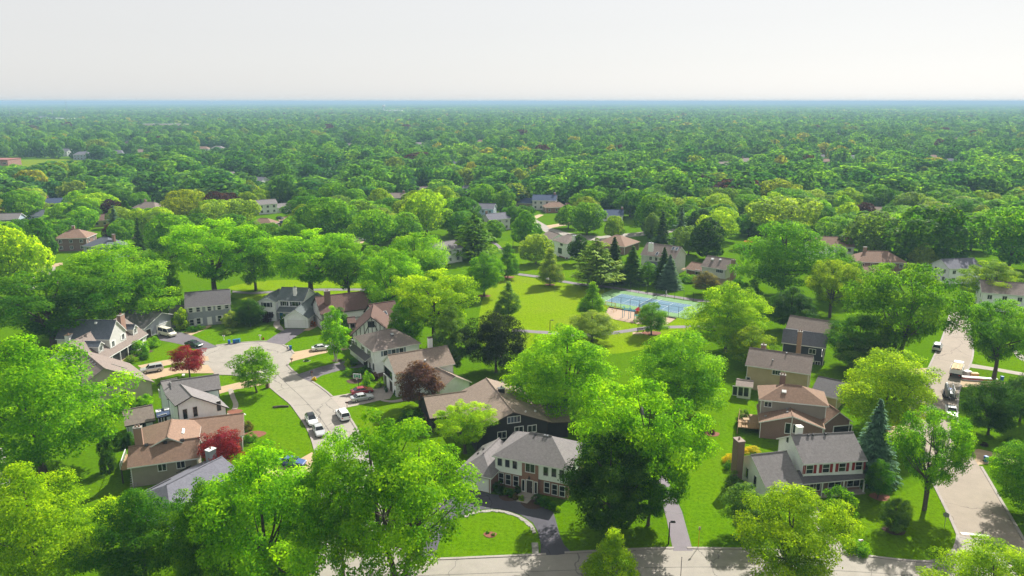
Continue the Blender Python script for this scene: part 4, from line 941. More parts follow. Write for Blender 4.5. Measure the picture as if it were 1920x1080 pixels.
FH = [
 (131, 447, 13, 11, 8, S_BROWN, B_BROWN, 'brown hip-roofed brick house behind the single dark tree on the far left lawn', 2, True, .45, 0),
 (176, 463, 13, 11, -22, S_SLATE, W_BLUE, 'light blue house with grey hip roof in front of the brown hip-roofed brick house', 2, True, .8, 0),
 (196, 413, 11, 9, 40, S_TUDOR, W_YEL, 'cream-gabled house with dark brown roof beside the far blue spruce', 1, False, .9, 0),
 (268, 391, 16, 11, -15, S_WEATH, W_WHITE, 'white house with pale weathered roof behind the far purple-leaved tree', 1, True, .3, 0),
 (258, 361, 15, 9, -4, S_TAN, W_TAN, 'low tan-roofed house deep among trees above the pale weathered roof', 1, False, None, 0),
 (100, 382, 16, 10, 12, S_NAVY, W_GREY, 'navy-roofed grey house between tall trees at far left', 1, False, .2, 0),
 (502, 383, 11, 8, 32, S_GREY, W_WHITE, 'white two-storey house with grey gable roof above parked cars, mid left', 2, False, None, 9),
 (488, 421, 12, 9, -6, S_BROWN, B_BROWN, 'low purple-brown roof tucked beneath the white gabled house, mid left', 1, True, None, 0),
 (905, 392, 12, 9, -10, S_BLUE, W_BLUE, 'light blue house with grey gable near the orange-leaved tree', 2, False, None, 0),
 (938, 411, 12, 9, 30, S_BLUE, W_GREY, 'grey house with blue-grey roof next to the turquoise pool', 2, False, .1, 0),
 (985, 381, 13, 9, -12, S_NAVY, B_TAN, 'dark navy roof left of the red-brown roof at the bend of the far street', 1, False, None, 0),
 (1020, 376, 14, 10, -8, S_NAVY, W_GREY, 'navy-roofed house behind the red-brown roof at the bend of the far street', 2, False, .9, 0),
 (1044, 389, 13, 9, 10, S_BROWN, B_RED, 'red-brown roofed brick house at the bend of the far street', 1, True, None, 8),
 (1142, 404, 15, 9, -6, S_NAVY, W_WHITE, 'white-gabled house with navy roof right of the far street lamp', 1, False, .95, 0),
 (742, 371, 11, 9, 5, S_WEATH, W_TAUPE, 'small taupe house with flat brown roof left of the lime-green tree cluster', 2, False, .9, 0),
 (878, 356, 14, 9, 25, S_BLUE, W_WHITE, 'white gable with grey roof poking out behind rounded trees, upper centre', 1, False, None, 0),
 (845, 468, 12, 9, 40, S_GREY, W_WHITE, 'white gable end with grey roof beside the big conifer left of the park', 2, False, None, 0),
 (1560, 462, 17, 11, -12, S_BROWN, W_WHITE, 'white house with red-brown roof and front gable on the right, above the spreading trees', 2, False, None, 0),
 (1655, 492, 17, 11, -6, S_BROWN, B_BROWN, 'dark red-brown hip-roofed house with pale chimney, mid right', 2, True, .25, 0),
 (1632, 513, 9, 7, -4, S_BROWN, B_TAN, 'small brown-roofed garage in front of the dark red-brown hip-roofed house', 1, False, None, 0),
 (1812, 503, 13, 9, 10, S_BLUE, W_WHITE, 'white gabled house seen through the thin yellow-green tree', 2, False, None, 0),
 (1900, 553, 16, 10, -22, S_WEATH, W_WHITE, 'white two-storey house with grey-brown roof cut by the right edge', 2, False, None, 0),
 (1655, 345, 12, 9, 20, S_BLUE, W_GREY, 'grey roof pair with blue-grey shingles in the right-hand canopy', 2, False, None, 0),
 (1405, 303, 16, 11, 20, S_WEATH, B_TAN, 'tall tan-brick house with brown roofs rising from the right-centre canopy', 2, True, .3, 8),
 (1362, 309, 11, 9, 25, S_WEATH, W_WHITE, 'white gable left of the tall tan-brick house in the canopy', 2, False, None, 0),
 (1555, 303, 12, 9, 15, S_BROWN, W_TAUPE, 'brown roof with taupe gable deep in the right-hand canopy', 2, True, None, 0),
 (115, 284, 16, 11, -20, S_BLUE, W_WHITE, 'white gabled house beyond the far left playing field, leftmost of its row', 2, False, None, 0),
 (152, 290, 17, 11, 10, S_BLUE, W_BLUE, 'blue-grey roofed house beyond the far left playing field, second of its row', 2, True, None, 8),
 (215, 287, 18, 11, -5, S_BLUE, W_BLUE, 'pale blue house beyond the far left playing field, third of its row', 2, True, None, 8),
 (203, 306, 10, 9, -20, S_GREY, W_BLUE, 'small pale blue shed-like house at the right end of the far left playing field', 1, False, None, 0),
 (262, 285, 16, 10, 0, S_TAN, W_TAN, 'tan-roofed house beyond the far left playing field, rightmost of its row', 2, True, None, 0),
 (378, 279, 16, 10, 0, S_BROWN, W_GREY, 'far brown roof in the left canopy, left of a grey one', 1, True, None, 0),
 (405, 278, 16, 10, -10, S_GREY, W_GREY, 'far grey roof in the left canopy, right of a brown one', 1, True, None, 0),
 (790, 271, 15, 10, 20, S_GREY, W_WHITE, 'far white gable in the centre-left canopy', 2, False, None, 0),
 (850, 308, 15, 10, -5, S_SLATE, W_GREY, 'slate roof with brick chimney in the centre canopy', 1, False, .8, 0),
 (995, 330, 12, 10, 15, S_GREY, W_WHITE, 'narrow white house between dark trees, upper centre', 2, False, None, 0),
 (1535, 295, 12, 10, -20, S_GREY, W_WHITE, 'far grey roof left of the brown one in the right-hand canopy', 1, False, None, 0),
 (1795, 262, 15, 10, 5, S_BROWN, W_GREY, 'far brown roof near the right end of the canopy', 1, True, None, 0),
 (655, 273, 14, 10, 10, S_GREY, W_WHITE, 'far pale roof in the canopy left of centre', 1, True, None, 0),
 (1793, 303, 13, 10, -15, S_SLATE, W_GREY, 'slate roof with chimney in the right canopy, right of the yellow crown', 2, False, .8, 0),
 (1757, 296, 13, 10, 10, S_BROWN, B_BROWN, 'small brown roof left of the slate roof with chimney, right canopy', 2, True, None, 0),
 (1713, 276, 13, 10, 20, S_GREY, W_WHITE, 'far pale roof above the small brown roof in the right canopy', 1, False, None, 0),
 (1607, 296, 12, 9, 30, S_BLUE, W_WHITE, 'white gable peeping out right of the taupe gable in the canopy', 2, False, None, 0),
 (1330, 298, 12, 9, -10, S_BROWN, W_TAUPE, 'far brown roof left of the white gable by the tall tan-brick house', 1, True, None, 0),
 (1573, 253, 14, 10, 0, S_GREY, W_WHITE, 'tiny far white wall in the right-centre canopy', 1, False, None, 0),
 (1640, 398, 12, 9, -20, S_TAN, W_TAN, 'tan roof beside the purple-leaved tree in the right canopy', 1, False, None, 0),
 (800, 358, 12, 9, 15, S_WEATH, W_TAN, 'tan gable behind the lime-green tree cluster', 1, False, None, 0),
 (900, 266, 14, 10, -10, S_BROWN, W_TAN, 'far tan roof in the centre canopy', 1, True, None, 0),
 (1098, 242, 15, 10, 0, S_GREY, W_WHITE, 'tiny far white roof right of centre', 1, False, None, 0),
 (763, 321, 12, 9, -15, S_BLUE, W_BLUE, 'blue-grey roof left of the slate roof with brick chimney', 1, False, None, 0),
 (430, 329, 12, 9, 25, S_GREY, W_WHITE, 'white gable in the left canopy above the white gabled house', 2, False, None, 0),
 (477, 339, 12, 9, -20, S_BLUE, W_WHITE, 'white and blue-grey house right of the white gable in the left canopy', 2, False, None, 0),
 (630, 319, 12, 9, 10, S_GREY, W_WHITE, 'small white wall in the canopy left of the lime-green cluster', 1, False, None, 0),
 (603, 328, 12, 9, -10, S_SLATE, W_GREY, 'slate roof left of the small white wall in the canopy', 1, True, None, 0),
 (377, 311, 13, 9, 0, S_TAN, W_TAN, 'tan roof in the left canopy below the far brown roof', 1, True, None, 0),
 (240, 269, 14, 10, 15, S_TAN, W_GREY, 'far tan roof right of the far left playing field', 1, True, None, 0),
 (60, 404, 13, 9, -15, S_SLATE, W_BLUE, 'light blue house at the far left beside the navy-roofed one', 2, False, None, 0),
 (8, 412, 12, 9, 10, S_GREY, W_BLUE, 'pale blue house cut by the left edge', 2, False, None, 0),
 (565, 330, 13, 9, 20, S_BLUE, W_BLUE, 'blue-grey roof in the canopy below the far pale roof', 1, False, None, 0),
]
for (px, py, wd, dp, ang, rf, wl, lab, st, hip, ch, wg) in FH:
    far_house(px, py, wd, dp, ang, rf, wl, lab, st, hip, ch, wg, name='brick_house' if wl in (B_BROWN, B_RED, B_TAN) else 'suburban_house')
# school with flat red roof at the left edge, low sheds far off
def hall(px, py, wd, dp, ht, mat, rf, label, name='school_building'):
    c = G(px, py); h = House(name, (c.x, c.y, 0), label, 'building')
    mb = MB(); mb.box((c.x, c.y + dp/2, ht/2), (wd, dp, ht)); h.part(mb, 'wall', mat)
    mb = MB(); mb.box((c.x, c.y + dp/2, ht + .25), (wd + .6, dp + .6, .5)); h.part(mb, 'roof', rf)
    for k in range(int(wd / 6)):
        mb = MB(); mb.box((c.x - wd/2 + 3 + k * 6, c.y - .04, ht * .5), (3.2, .12, 1.5)); f = h.part(mb, 'window', M_WHITE)
        mb = MB(); mb.box((c.x - wd/2 + 3 + k * 6, c.y - .12, ht * .5), (2.9, .08, 1.2)); h.part(mb, 'pane', M_GLASS, f)
    FARH.append((c.x, c.y + dp/2, wd * .6, ht - 3)); return h
hall(-14, 312, 30, 20, 6, B_RED, plain('red_roof', (.26, .10, .09), .8), 'red brick school building at the far left edge')
hall(108, 227, 90, 45, 8, W_STUCCO, M_WHITE, 'long low white-roofed warehouse far off on the left', 'warehouse')
hall(40, 224, 130, 40, 9, W_GREYB, S_BLUE, 'long grey-blue warehouse left of the white-roofed one', 'warehouse')
hall(300, 243, 100, 35, 11, W_TAN, M_STONE, 'low tan building in the far left canopy', 'warehouse')
hall(730, 211.5, 130, 60, 14, W_STUCCO, M_WHITE, 'low white building beside the far water tower', 'warehouse')
# pool beside the grey house
pr = empty('swimming_pool', G(905, 425)); tag(pr, 'turquoise swimming pool behind the tall conifer', 'pool'); bl = pr.location
M_WATER, _nt, _n, _b = newmat('pool_water'); _f = noise(_nt, .8, 3); _nt.links.new(ramp(_nt, _f, [(.3, (.05, .42, .50)), (.7, (.08, .55, .60))]), _b.inputs['Base Color']); _b.inputs['Roughness'].default_value = .08
c0 = G(920, 414); mb = MB(); mb.box((c0.x, c0.y, .12), (13, 9, .24), R(-20)); mb.build('pool_deck', M_CONC2, pr, at=bl)
mb = MB(); mb.box((c0.x, c0.y, .22), (10, 5.5, .1), R(-20)); mb.build('water', M_WATER, pr, at=bl)
FARH.append((c0.x, c0.y, 8, .3))
# ================================================================== vehicles
M_UNDER = plain('underbody', (.02, .02, .02), .8)
KIND = {  # L, W, H, belt, wheel r, wheelbase, glass base (front, back), roof (front, back), body stations (x, width, zlow, zhigh)
 'sedan': (4.8, 1.84, 1.45, .96, .33, 2.8, (1.0, -1.95), (.25, -1.0), [(2.4, .74, .36, .60), (2.25, .92, .24, .72), (1.5, 1, .2, .86), (1.0, 1, .2, .94), (-1.5, 1, .2, 1.0), (-2.1, .97, .24, 1.0), (-2.32, .92, .32, .92), (-2.4, .8, .42, .76)]),
 'hatch': (4.6, 1.86, 1.6, 1.02, .35, 2.8, (1.15, -2.05), (.35, -1.3), [(2.3, .74, .38, .66), (2.15, .92, .26, .80), (1.5, 1, .22, .93), (1.1, 1, .22, 1.0), (-1.4, 1, .22, 1.06), (-2.0, .97, .26, 1.06), (-2.22, .92, .34, 1.0), (-2.3, .82, .42, .8)]),
 'suv': (4.9, 1.95, 1.78, 1.1, .38, 2.9, (1.1, -2.35), (.4, -2.05), [(2.45, .78, .42, .78), (2.3, .94, .3, .92), (1.6, 1, .28, 1.04), (1.1, 1, .28, 1.1), (-1.6, 1, .28, 1.12), (-2.2, .98, .3, 1.12), (-2.38, .95, .36, 1.06), (-2.45, .86, .46, .86)]),
 'van': (5.7, 2.05, 2.15, 1.2, .38, 3.5, (1.85, -2.75), (1.05, -2.68), [(2.85, .78, .42, .86), (2.7, .94, .3, 1.0), (2.0, 1, .28, 1.14), (1.6, 1, .28, 1.2), (-2.0, 1, .28, 1.2), (-2.6, .99, .3, 1.2), (-2.78, .96, .34, 1.2), (-2.85, .92, .4, 1.1)]),
 'pickup': (5.7, 2.0, 1.85, 1.15, .40, 3.5, (1.15, -.75), (.45, -.45), [(2.85, .82, .46, .9), (2.7, .95, .34, 1.02), (1.9, 1, .32, 1.1), (1.2, 1, .32, 1.15), (-.8, 1, .32, 1.16), (-2.4, 1, .34, 1.14), (-2.78, .98, .38, 1.12), (-2.85, .95, .44, 1.0)]),
}
def vehicle(kind, mat, loc, head, label, name='parked_car', cat='car', group=None, glassmat=None, roofmat=None):
    L, W, Hh, belt, wr, wb, gb_, rf, st = KIND[kind]; hw = W / 2
    root = empty(name, (loc.x, loc.y, .03), head); tag(root, label, cat, group)
    mb = MB(); rings = []
    for x, k, zl, zh in st:
        w_ = hw * k; n0 = len(mb.v); zm = (zl + zh) / 2
        for y, z in ((-w_ * .9, zl), (-w_, zl + .16), (-w_, zh - .16), (-w_ * .88, zh), (w_ * .88, zh), (w_, zh - .16), (w_, zl + .16), (w_ * .9, zl)): mb.v.append((x, y, z))
        rings.append(n0)
    for a, b in zip(rings, rings[1:]):
        for k in range(8):
            k2 = (k + 1) % 8; mb.f.append((a + k, b + k, b + k2, a + k2)); mb.m.append(0)
    mb.f.append(tuple(rings[0] + k for k in range(8))); mb.m.append(0); mb.f.append(tuple(rings[-1] + k for k in range(7, -1, -1))); mb.m.append(0)
    body = mb.build('body', mat, root)
    # glasshouse
    wbse, wtop = hw * .88, hw * .70; zb, zt = belt - .06, Hh - .05
    bz = lambda x: zb
    P = [(gb_[0], -wbse, zb), (gb_[0], wbse, zb), (gb_[1], wbse, zb), (gb_[1], -wbse, zb), (rf[0], -wtop, zt), (rf[0], wtop, zt), (rf[1], wtop, zt), (rf[1], -wtop, zt)]
    mb = MB(); mb.v = P; mb.f = [(0, 1, 5, 4), (1, 2, 6, 5), (2, 3, 7, 6), (3, 0, 4, 7), (4, 5, 6, 7)]; mb.m = [0] * 5; mb.build('window', glassmat or M_GLASS, root)
    mb = MB(); r0, r1 = rf[0] + .06, rf[1] - .06; wt = wtop + .03
    ring = lambda x, w_, z: [(x, -w_, z - .02), (x, -w_ * .8, z + .05), (x, w_ * .8, z + .05), (x, w_, z - .02)]
    a = [ring(r0, wt, zt), ring((r0 + r1) / 2, wt, zt + .025), ring(r1, wt, zt)]; n0 = 0
    for q in a: mb.v += q
    for i in (0, 1):
        for k in range(3): mb.f.append((i * 4 + k, i * 4 + k + 1, i * 4 + 5 + k, i * 4 + 4 + k)); mb.m.append(0)
    mb.f += [(0, 3, 2, 1), (8, 9, 10, 11), (0, 4, 7, 3), (4, 8, 11, 7)]; mb.m += [0] * 4
    mb.build('roof', roofmat or mat, root)
    for sg in (-1, 1):
        for (xb, xt) in ((gb_[0], rf[0]), ((gb_[0] + gb_[1]) / 2, (rf[0] + rf[1]) / 2 - .05), (gb_[1], rf[1])):
            mb = MB(); mb.tube([(xb, sg * (wbse + .01), zb), (xt, sg * (wtop + .01), zt)], .045, 4); mb.build('pillar', mat, root)
        for x in (wb / 2, -wb / 2):
            mb = MB(); mb.tube([(x, sg * (hw - .2), wr), (x, sg * (hw + .015), wr)], wr, 14); t = mb.build('wheel', M_TIRE, root)
            mb = MB(); mb.tube([(x, sg * (hw - .02), wr), (x, sg * (hw + .025), wr)], wr * .62, 10); mb.build('rim', M_RIM, t)
        x0, k0, zl0, zh0 = st[1]; mb = MB(); mb.box((x0 + .02, sg * hw * .72, zh0 - .12), (.16, hw * .34, .14)); mb.build('headlight', M_HEADL, root)
        x1, k1, zl1, zh1 = st[-2]; mb = MB(); mb.box((x1 - .01, sg * hw * .74, zh1 - .16), (.14, hw * .3, .17)); mb.build('taillight', M_TAILL, root)
        mb = MB(); mb.box((gb_[0] - .25, sg * (hw + .07), belt + .05), (.12, .18, .13)); mb.build('mirror', mat, root)
    mb = MB(); mb.box((0, 0, .3), (L * .9, W * .9, .2)); mb.build('underbody', M_UNDER, root)
    if kind == 'pickup':
        mb = MB(); mb.box((-1.85, 0, 1.17), (1.75, 1.55, .05)); mb.build('bed', M_UNDER, root)
    return root
P_WHITE = paint('white_car_paint', (.78, .79, .80)); P_SILVER = paint('silver_car_paint', (.50, .51, .52), .3, .4); P_RED = paint('dark_red_car_paint', (.24, .012, .022)); P_BLACK = paint('black_car_paint', (.015, .018, .02)); P_BLUE = paint('blue_car_paint', (.03, .08, .22))
P_CREAM = paint('cream_van_paint', (.70, .66, .55)); P_GREEN = paint('dark_teal_car_paint', (.015, .035, .035))
def H(p0, p1):
    a, b = G(*p0), G(*p1); return math.atan2(b.y - a.y, b.x - a.x)
def car_at(kind, mat, c, nose, label, **k): return vehicle(kind, mat, G(*c), H(c, nose), label, **k)
car_at('van', P_CREAM, (314, 629), (326, 632), 'cream passenger van parked in front of the grey garage', name='passenger_van', cat='van')
car_at('sedan', P_GREEN, (364, 649), (382, 652), 'dark green-black car on the asphalt drive behind the red-leaved tree')
car_at('suv', P_SILVER, (285, 697), (266, 700), 'silver estate car on the tan drive by the beige house')
car_at('sedan', P_WHITE, (603, 656), (620, 654), 'white sedan parked on the drive left of the birch tree')
car_at('sedan', P_RED, (679, 737.5), (700, 734), 'dark red sedan beneath the basketball hoop')
car_at('sedan', P_SILVER, (679, 750), (701, 746), 'silver sedan parked next to the dark red sedan')
car_at('hatch', P_WHITE, (584, 792), (592, 806), 'white car with dark glass roof parked at the left kerb, facing the camera', roofmat=M_GLASS)
car_at('suv', P_WHITE, (643, 783), (632, 768), 'white car at the right kerb with its rear to the camera')
car_at('sedan', P_SILVER, (598, 812), (606, 828), 'silver car peeping out of the light green crown, behind the white glass-roofed car')
car_at('sedan', P_BLUE, (547, 872), (562, 873), 'blue car on the drive half hidden by the light green tree')
car_at('suv', P_SILVER, (1757, 655), (1768, 630), 'silver estate car parked on the tan street, right side')
car_at('sedan', P_BLACK, (525, 411), (532, 412), 'dark car outside the white gabled house, mid left')
car_at('sedan', P_BLUE, (531, 419), (540, 420), 'light blue car below the dark one, mid left')
car_at('sedan', P_BLACK, (654, 446), (664, 445), 'black car in a drive among the trees, left of centre')
car_at('sedan', P_SILVER, (676, 452), (690, 451), 'silver car in a drive among the trees, left of centre')
pk = car_at('pickup', P_WHITE, (1783, 779), (1787, 800), 'white pickup truck facing the camera on the tan street', name='pickup_truck', cat='truck')
# stake truck with lumber
c = G(1793, 702); hd = H((1793, 702), (1802, 680)); t = empty('stake_truck', (c.x, c.y, .03), hd); tag(t, 'white stake-bed truck loaded with pale lumber', 'truck')
mb = MB(); mb.box((2.5, 0, 1.35), (1.8, 2.1, 1.9), taper=.9); mb.build('cab', P_WHITE, t); mb = MB(); mb.box((2.75, 0, 1.8), (1.5, 1.95, .6), taper=.92); mb.build('window', M_GLASS, t)
mb = MB(); mb.box((-.9, 0, .95), (4.6, 2.3, .2)); mb.build('bed', M_UNDER, t)
for sg in (-1, 1):
    for k in range(6): mb = MB(); mb.box((-3.1 + k * .88, sg * 1.12, 1.6), (.1, .07, 1.2)); mb.build('stake', M_WHITE, t)
    for z in (1.3, 1.7, 2.1): mb = MB(); mb.box((-.9, sg * 1.16, z), (4.6, .04, .2)); mb.build('rail', M_WHITE, t)
    for x in (2.4, -1.9):
        mb = MB(); mb.tube([(x, sg * .85, .45), (x, sg * 1.12, .45)], .45, 12); w_ = mb.build('wheel', M_TIRE, t); mb = MB(); mb.tube([(x, sg * 1.0, .45), (x, sg * 1.13, .45)], .24, 10); mb.build('rim', M_RIM, w_)
    mb = MB(); mb.box((-3.25, sg * .8, .85), (.08, .3, .16)); mb.build('taillight', M_TAILL, t)
mb = MB(); mb.box((-3.22, 0, 1.6), (.06, 2.2, .9)); mb.build('tailgate', M_WHITE, t)
M_LUMB = plain('pale_lumber', (.52, .38, .22), .8, 0, .2, 3)
rng = random.Random(3)
lt = empty('lumber_load', (c.x, c.y, 1.95), hd); tag(lt, 'pale lumber stacked on the bed of the stake truck', 'lumber')
for k in range(9): mb = MB(); mb.box((-.9 + rng.uniform(-.2, .2), -.9 + k * .225, .1 + rng.uniform(-.1, .25)), (4.4, .18, .3), rng.uniform(-.03, .03)); mb.build('board', M_LUMB, lt)
# ladder trailer behind the pickup
c = G(1779, 745); hd = H((1779, 757), (1785, 779)); t = empty('equipment_trailer', (c.x, c.y, .03), hd); tag(t, 'flat trailer of upright grey tanks and racks behind the white pickup', 'trailer')
mb = MB(); mb.box((0, 0, .7), (4.8, 2.1, .16)); mb.build('bed', M_UNDER, t)
for k in range(6): mb = MB(); mb.lathe([(.3, 0), (.32, .1), (.32, 1.4), (.2, 1.6), (.08, 1.7)], (-1.9 + k * .75, -.5, .78), 10); mb.build('tank', M_METAL, t)
for k in range(7): mb = MB(); mb.box((-2.2 + k * .7, .7, 1.6), (.07, .07, 1.7)); mb.build('rack_post', M_WHITE, t)
for z in (1.2, 1.8, 2.4): mb = MB(); mb.box((-.1, .7, z), (4.4, .05, .06)); mb.build('rack_rail', M_METAL, t)
for k in range(4): mb = MB(); mb.box((-1.5 + k * .9, .25, 1.1), (.6, .5, .7)); mb.build('equipment_case', [M_BLUE, M_METAL, M_WHITE, M_METAL][k], t)
for sg in (-1, 1):
    for x in (-.5, .5): mb = MB(); mb.tube([(x, sg * .85, .4), (x, sg * 1.1, .4)], .38, 12); mb.build('wheel', M_TIRE, t)
mb = MB(); mb.tube([(2.4, 0, .6), (3.8, 0, .55)], .06, 6); mb.build('tow_bar', M_UNDER, t)
# building materials on the verge
c = G(1836, 714)
def crate(px, py, d, rz, mat, name, label, cat, z=0, slats=5):
    c = G(px, py); r_ = empty(name, (c.x, c.y, z), rz); tag(r_, label, cat)
    for k in range(slats):
        mb = MB(); mb.box((0, 0, (k + .5) * d[2] / slats), (d[0], d[1], d[2] / slats - .015)); mb.build('layer', mat[k % len(mat)], r_)
    return r_
crate(1836, 714, (7.0, .9, .8), R(-12), [M_WHITE, M_RED, M_WHITE], 'siding_stack', 'long red and white stack of siding bundles lying on the verge', 'materials', 0, 3)
crate(1826, 706, (1.6, 1.1, .9), R(-10), [M_YEL, M_LUMB], 'pallet_stack', 'yellowish pallet stack behind the red and white siding bundles', 'pallet', 0, 4)
crate(1813, 704, (1.4, 1.2, 1.1), R(20), [M_WHITE], 'sack_pile', 'pile of white sacks at the kerb behind the trailer', 'sacks', 0, 4)

# ================================================================== street furniture and garden things
def wheelie(px, py, mat, rz, label, group=None):
    c = G(px, py); r_ = empty('wheelie_bin', (c.x, c.y, .02), rz); tag(r_, label, 'bin', group)
    mb = MB(); mb.box((0, 0, .5), (.52, .58, .95)); 
    mb.v = [(x * (1 if z > .5 else .82), y * (1 if z > .5 else .82), z) for x, y, z in mb.v]; mb.build('body', mat, r_)
    mb = MB(); mb.box((0, 0, 1.01), (.6, .68, .08), taper=.9); mb.build('lid', mat, r_)
    mb = MB(); mb.tube([(-.25, .36, .98), (.25, .36, .98)], .03, 5); mb.build('handle', M_BLACK, r_)
    for sg in (-1, 1): mb = MB(); mb.tube([(sg * .2, .26, .12), (sg * .28, .26, .12)], .12, 8); mb.build('wheel', M_TIRE, r_)
wheelie(430, 645, M_BLUE, R(10), 'blue wheelie bin at the cul-de-sac kerb, leftmost of four')
wheelie(439.5, 644, M_BLUE, R(-5), 'blue wheelie bin at the cul-de-sac kerb, second from the left')
wheelie(444.5, 643, M_TEAL, R(8), 'teal wheelie bin at the cul-de-sac kerb, third from the left')
wheelie(448.5, 642.5, M_TEAL, R(-10), 'teal wheelie bin at the cul-de-sac kerb, rightmost of four')
wheelie(545, 656, M_BLUE, R(40), 'blue wheelie bin beside the person on the cul-de-sac')
wheelie(1399, 902, M_BLUE, R(10), 'blue-lidded bin against the wall of the red-shuttered house')
wheelie(1848, 866, M_BLUE, R(20), 'large blue bin on the concrete drive, right edge')
wheelie(1878, 714, M_BLUE, R(0), 'blue bin on the lawn beneath the vase-shaped elm')
wheelie(280, 626, M_BLUE, R(0), 'blue bin outside the grey garage near the cream van')
def mailbox(px, py, label, mat=M_BLACK, rz=0):
    c = G(px, py); r_ = empty('mailbox', (c.x, c.y, 0), rz); tag(r_, label, 'mailbox')
    mb = MB(); mb.box((0, 0, .55), (.12, .12, 1.1)); mb.build('post', M_WOOD if mat is M_BLACK else M_WHITE, r_)
    mb = MB(); mb.tube([(-.3, 0, 1.2), (.3, 0, 1.2)], .16, 10); mb.build('box', mat, r_); mb = MB(); mb.box((.1, -.18, 1.35), (.18, .02, .12)); mb.build('flag', M_RED, r_)
mailbox(585, 707, 'dark mailbox beside yellow flowers at the grey-paved drive'); mailbox(651, 765, 'black mailbox at the drive of the silver sedan'); mailbox(488, 637, 'white mailbox near the red flower on the cul-de-sac lawn', M_WHITE)
mailbox(547, 682, 'dark mailbox among plants at the tan drive'); mailbox(1824, 838, 'white mailbox on the dark lawn at the right edge', M_WHITE); mailbox(1612, 1028, 'white mailbox in the low green bush at the corner lawn', M_WHITE)
mailbox(420, 638, 'white post mailbox left of the four bins', M_WHITE)
# lamps
def lamp(px, py, ht, arm, label, mat=M_BLACK, rz=0.0, name='street_lamp'):
    c = G(px, py); r_ = empty(name, (c.x, c.y, 0), rz); tag(r_, label, 'lamp')
    mb = MB(); mb.tube([(0, 0, 0), (0, 0, ht)], [.11, .07], 8); mb.build('pole', mat, r_)
    mb = MB(); mb.tube([(0, 0, ht - .1), (arm * .5, 0, ht + .1), (arm, 0, ht + .1)], .05, 6); mb.build('arm', mat, r_)
    mb = MB(); mb.box((arm + .2, 0, ht + .08), (.7, .35, .16), taper=.85); hd_ = mb.build('lamp_head', mat, r_)
    mb = MB(); mb.box((arm + .2, 0, ht - .02), (.55, .26, .05)); mb.build('lens', M_HEADL, hd_)
lamp(1253.6, 1020, 3.4, .25, 'short dark lamp post beside the asphalt footpath'); lamp(1031, 625, 3.6, .4, 'dark lamp post on the park path left of centre'); lamp(1081, 436, 7.5, 2.4, 'tall grey street lamp by the far street', M_METAL)
lamp(962, 470, 4.0, .3, 'small dark lamp post on the path beside the big conifer')
c = G(1309, 1027); r_ = empty('marker_post', c); tag(r_, 'thin yellow marker post on the lawn right of the footpath', 'post')
mb = MB(); mb.tube([(0, 0, 0), (.03, 0, 3.3)], [.05, .04], 6); mb.build('post', M_YEL, r_); mb = MB(); mb.box((.03, 0, 3.0), (.3, .03, .45)); mb.build('plate', M_METAL, r_)
c = G(1770, 992); r_ = empty('stop_sign', (c.x, c.y, 0), R(-35)); tag(r_, 'stop sign at the street corner, its grey back to the camera', 'sign')
mb = MB(); mb.tube([(0, 0, 0), (0, 0, 2.3)], .035, 6); mb.build('post', M_METAL, r_)
oc = [(.42 * math.cos(R(22.5 + 45 * k)), .42 * math.sin(R(22.5 + 45 * k)) + 2.3) for k in range(8)]
mb = MB(); mb.face([(x, -.05, z) for x, z in oc]); mb.face([(x, -.02, z) for x, z in oc][::-1])
for k in range(8): a, b = oc[k], oc[(k + 1) % 8]; mb.face([(a[0], -.05, a[1]), (a[0], -.02, a[1]), (b[0], -.02, b[1]), (b[0], -.05, b[1])])
mb.build('sign_plate', M_METAL, r_); mb = MB(); mb.face([(x * .97, -.016, (z - 2.3) * .97 + 2.3) for x, z in oc][::-1]); mb.build('sign_face', M_RED, r_)
c = G(1275, 1100); r_ = empty('sign_post', c); tag(r_, 'bare thin dark post at the near edge of the bottom road', 'post'); mb = MB(); mb.tube([(0, 0, 0), (0, 0, 4.2)], .04, 6); mb.build('post', M_BLACK, r_)
mb = MB(); mb.tube([(0, 0, 4.2), (0, 0, 4.28)], .06, 6); mb.build('cap', M_BLACK, r_)
# basketball hoop
c = G(671, 733); r_ = empty('basketball_hoop', (c.x, c.y, 0), R(-10)); tag(r_, 'basketball hoop with white backboard and green square over the parked sedans', 'basketball hoop')
mb = MB(); mb.tube([(0, .6, 0), (0, .6, 2.6), (0, .1, 3.0)], .08, 8); mb.build('pole', M_BLACK, r_); mb = MB(); mb.box((0, 0, 3.35), (1.8, .05, 1.1)); bb = mb.build('backboard', M_WHITE, r_)
M_GREENP = plain('green_paint', (.08, .30, .16), .5)
mb = MB(); mb.box((0, -.035, 3.35), (1.5, .01, .85)); mb.build('board_panel', M_GREENP, bb)
for a, b in (((-.35, 3.1), (.35, 3.1)), ((-.35, 3.6), (.35, 3.6)), ((-.35, 3.1), (-.35, 3.6)), ((.35, 3.1), (.35, 3.6))): mb = MB(); mb.tube([(a[0], -.05, a[1]), (b[0], -.05, b[1])], .03, 4); mb.build('target_line', M_WHITE, bb)
mb = MB(); mb.tube([(.23 * math.cos(t_ * .524), -.3 + .23 * math.sin(t_ * .524), 3.05) for t_ in range(13)], .025, 5, cap=False); mb.build('rim', M_RED, r_)
mb = MB(); mb.lathe([(.12, -.4), (.17, -.2), (.22, 0)], (0, -.3, 3.05), 10); mb.f = mb.f[:-1]; mb.m = mb.m[:-1]; mb.build('net', M_WHITE, r_)
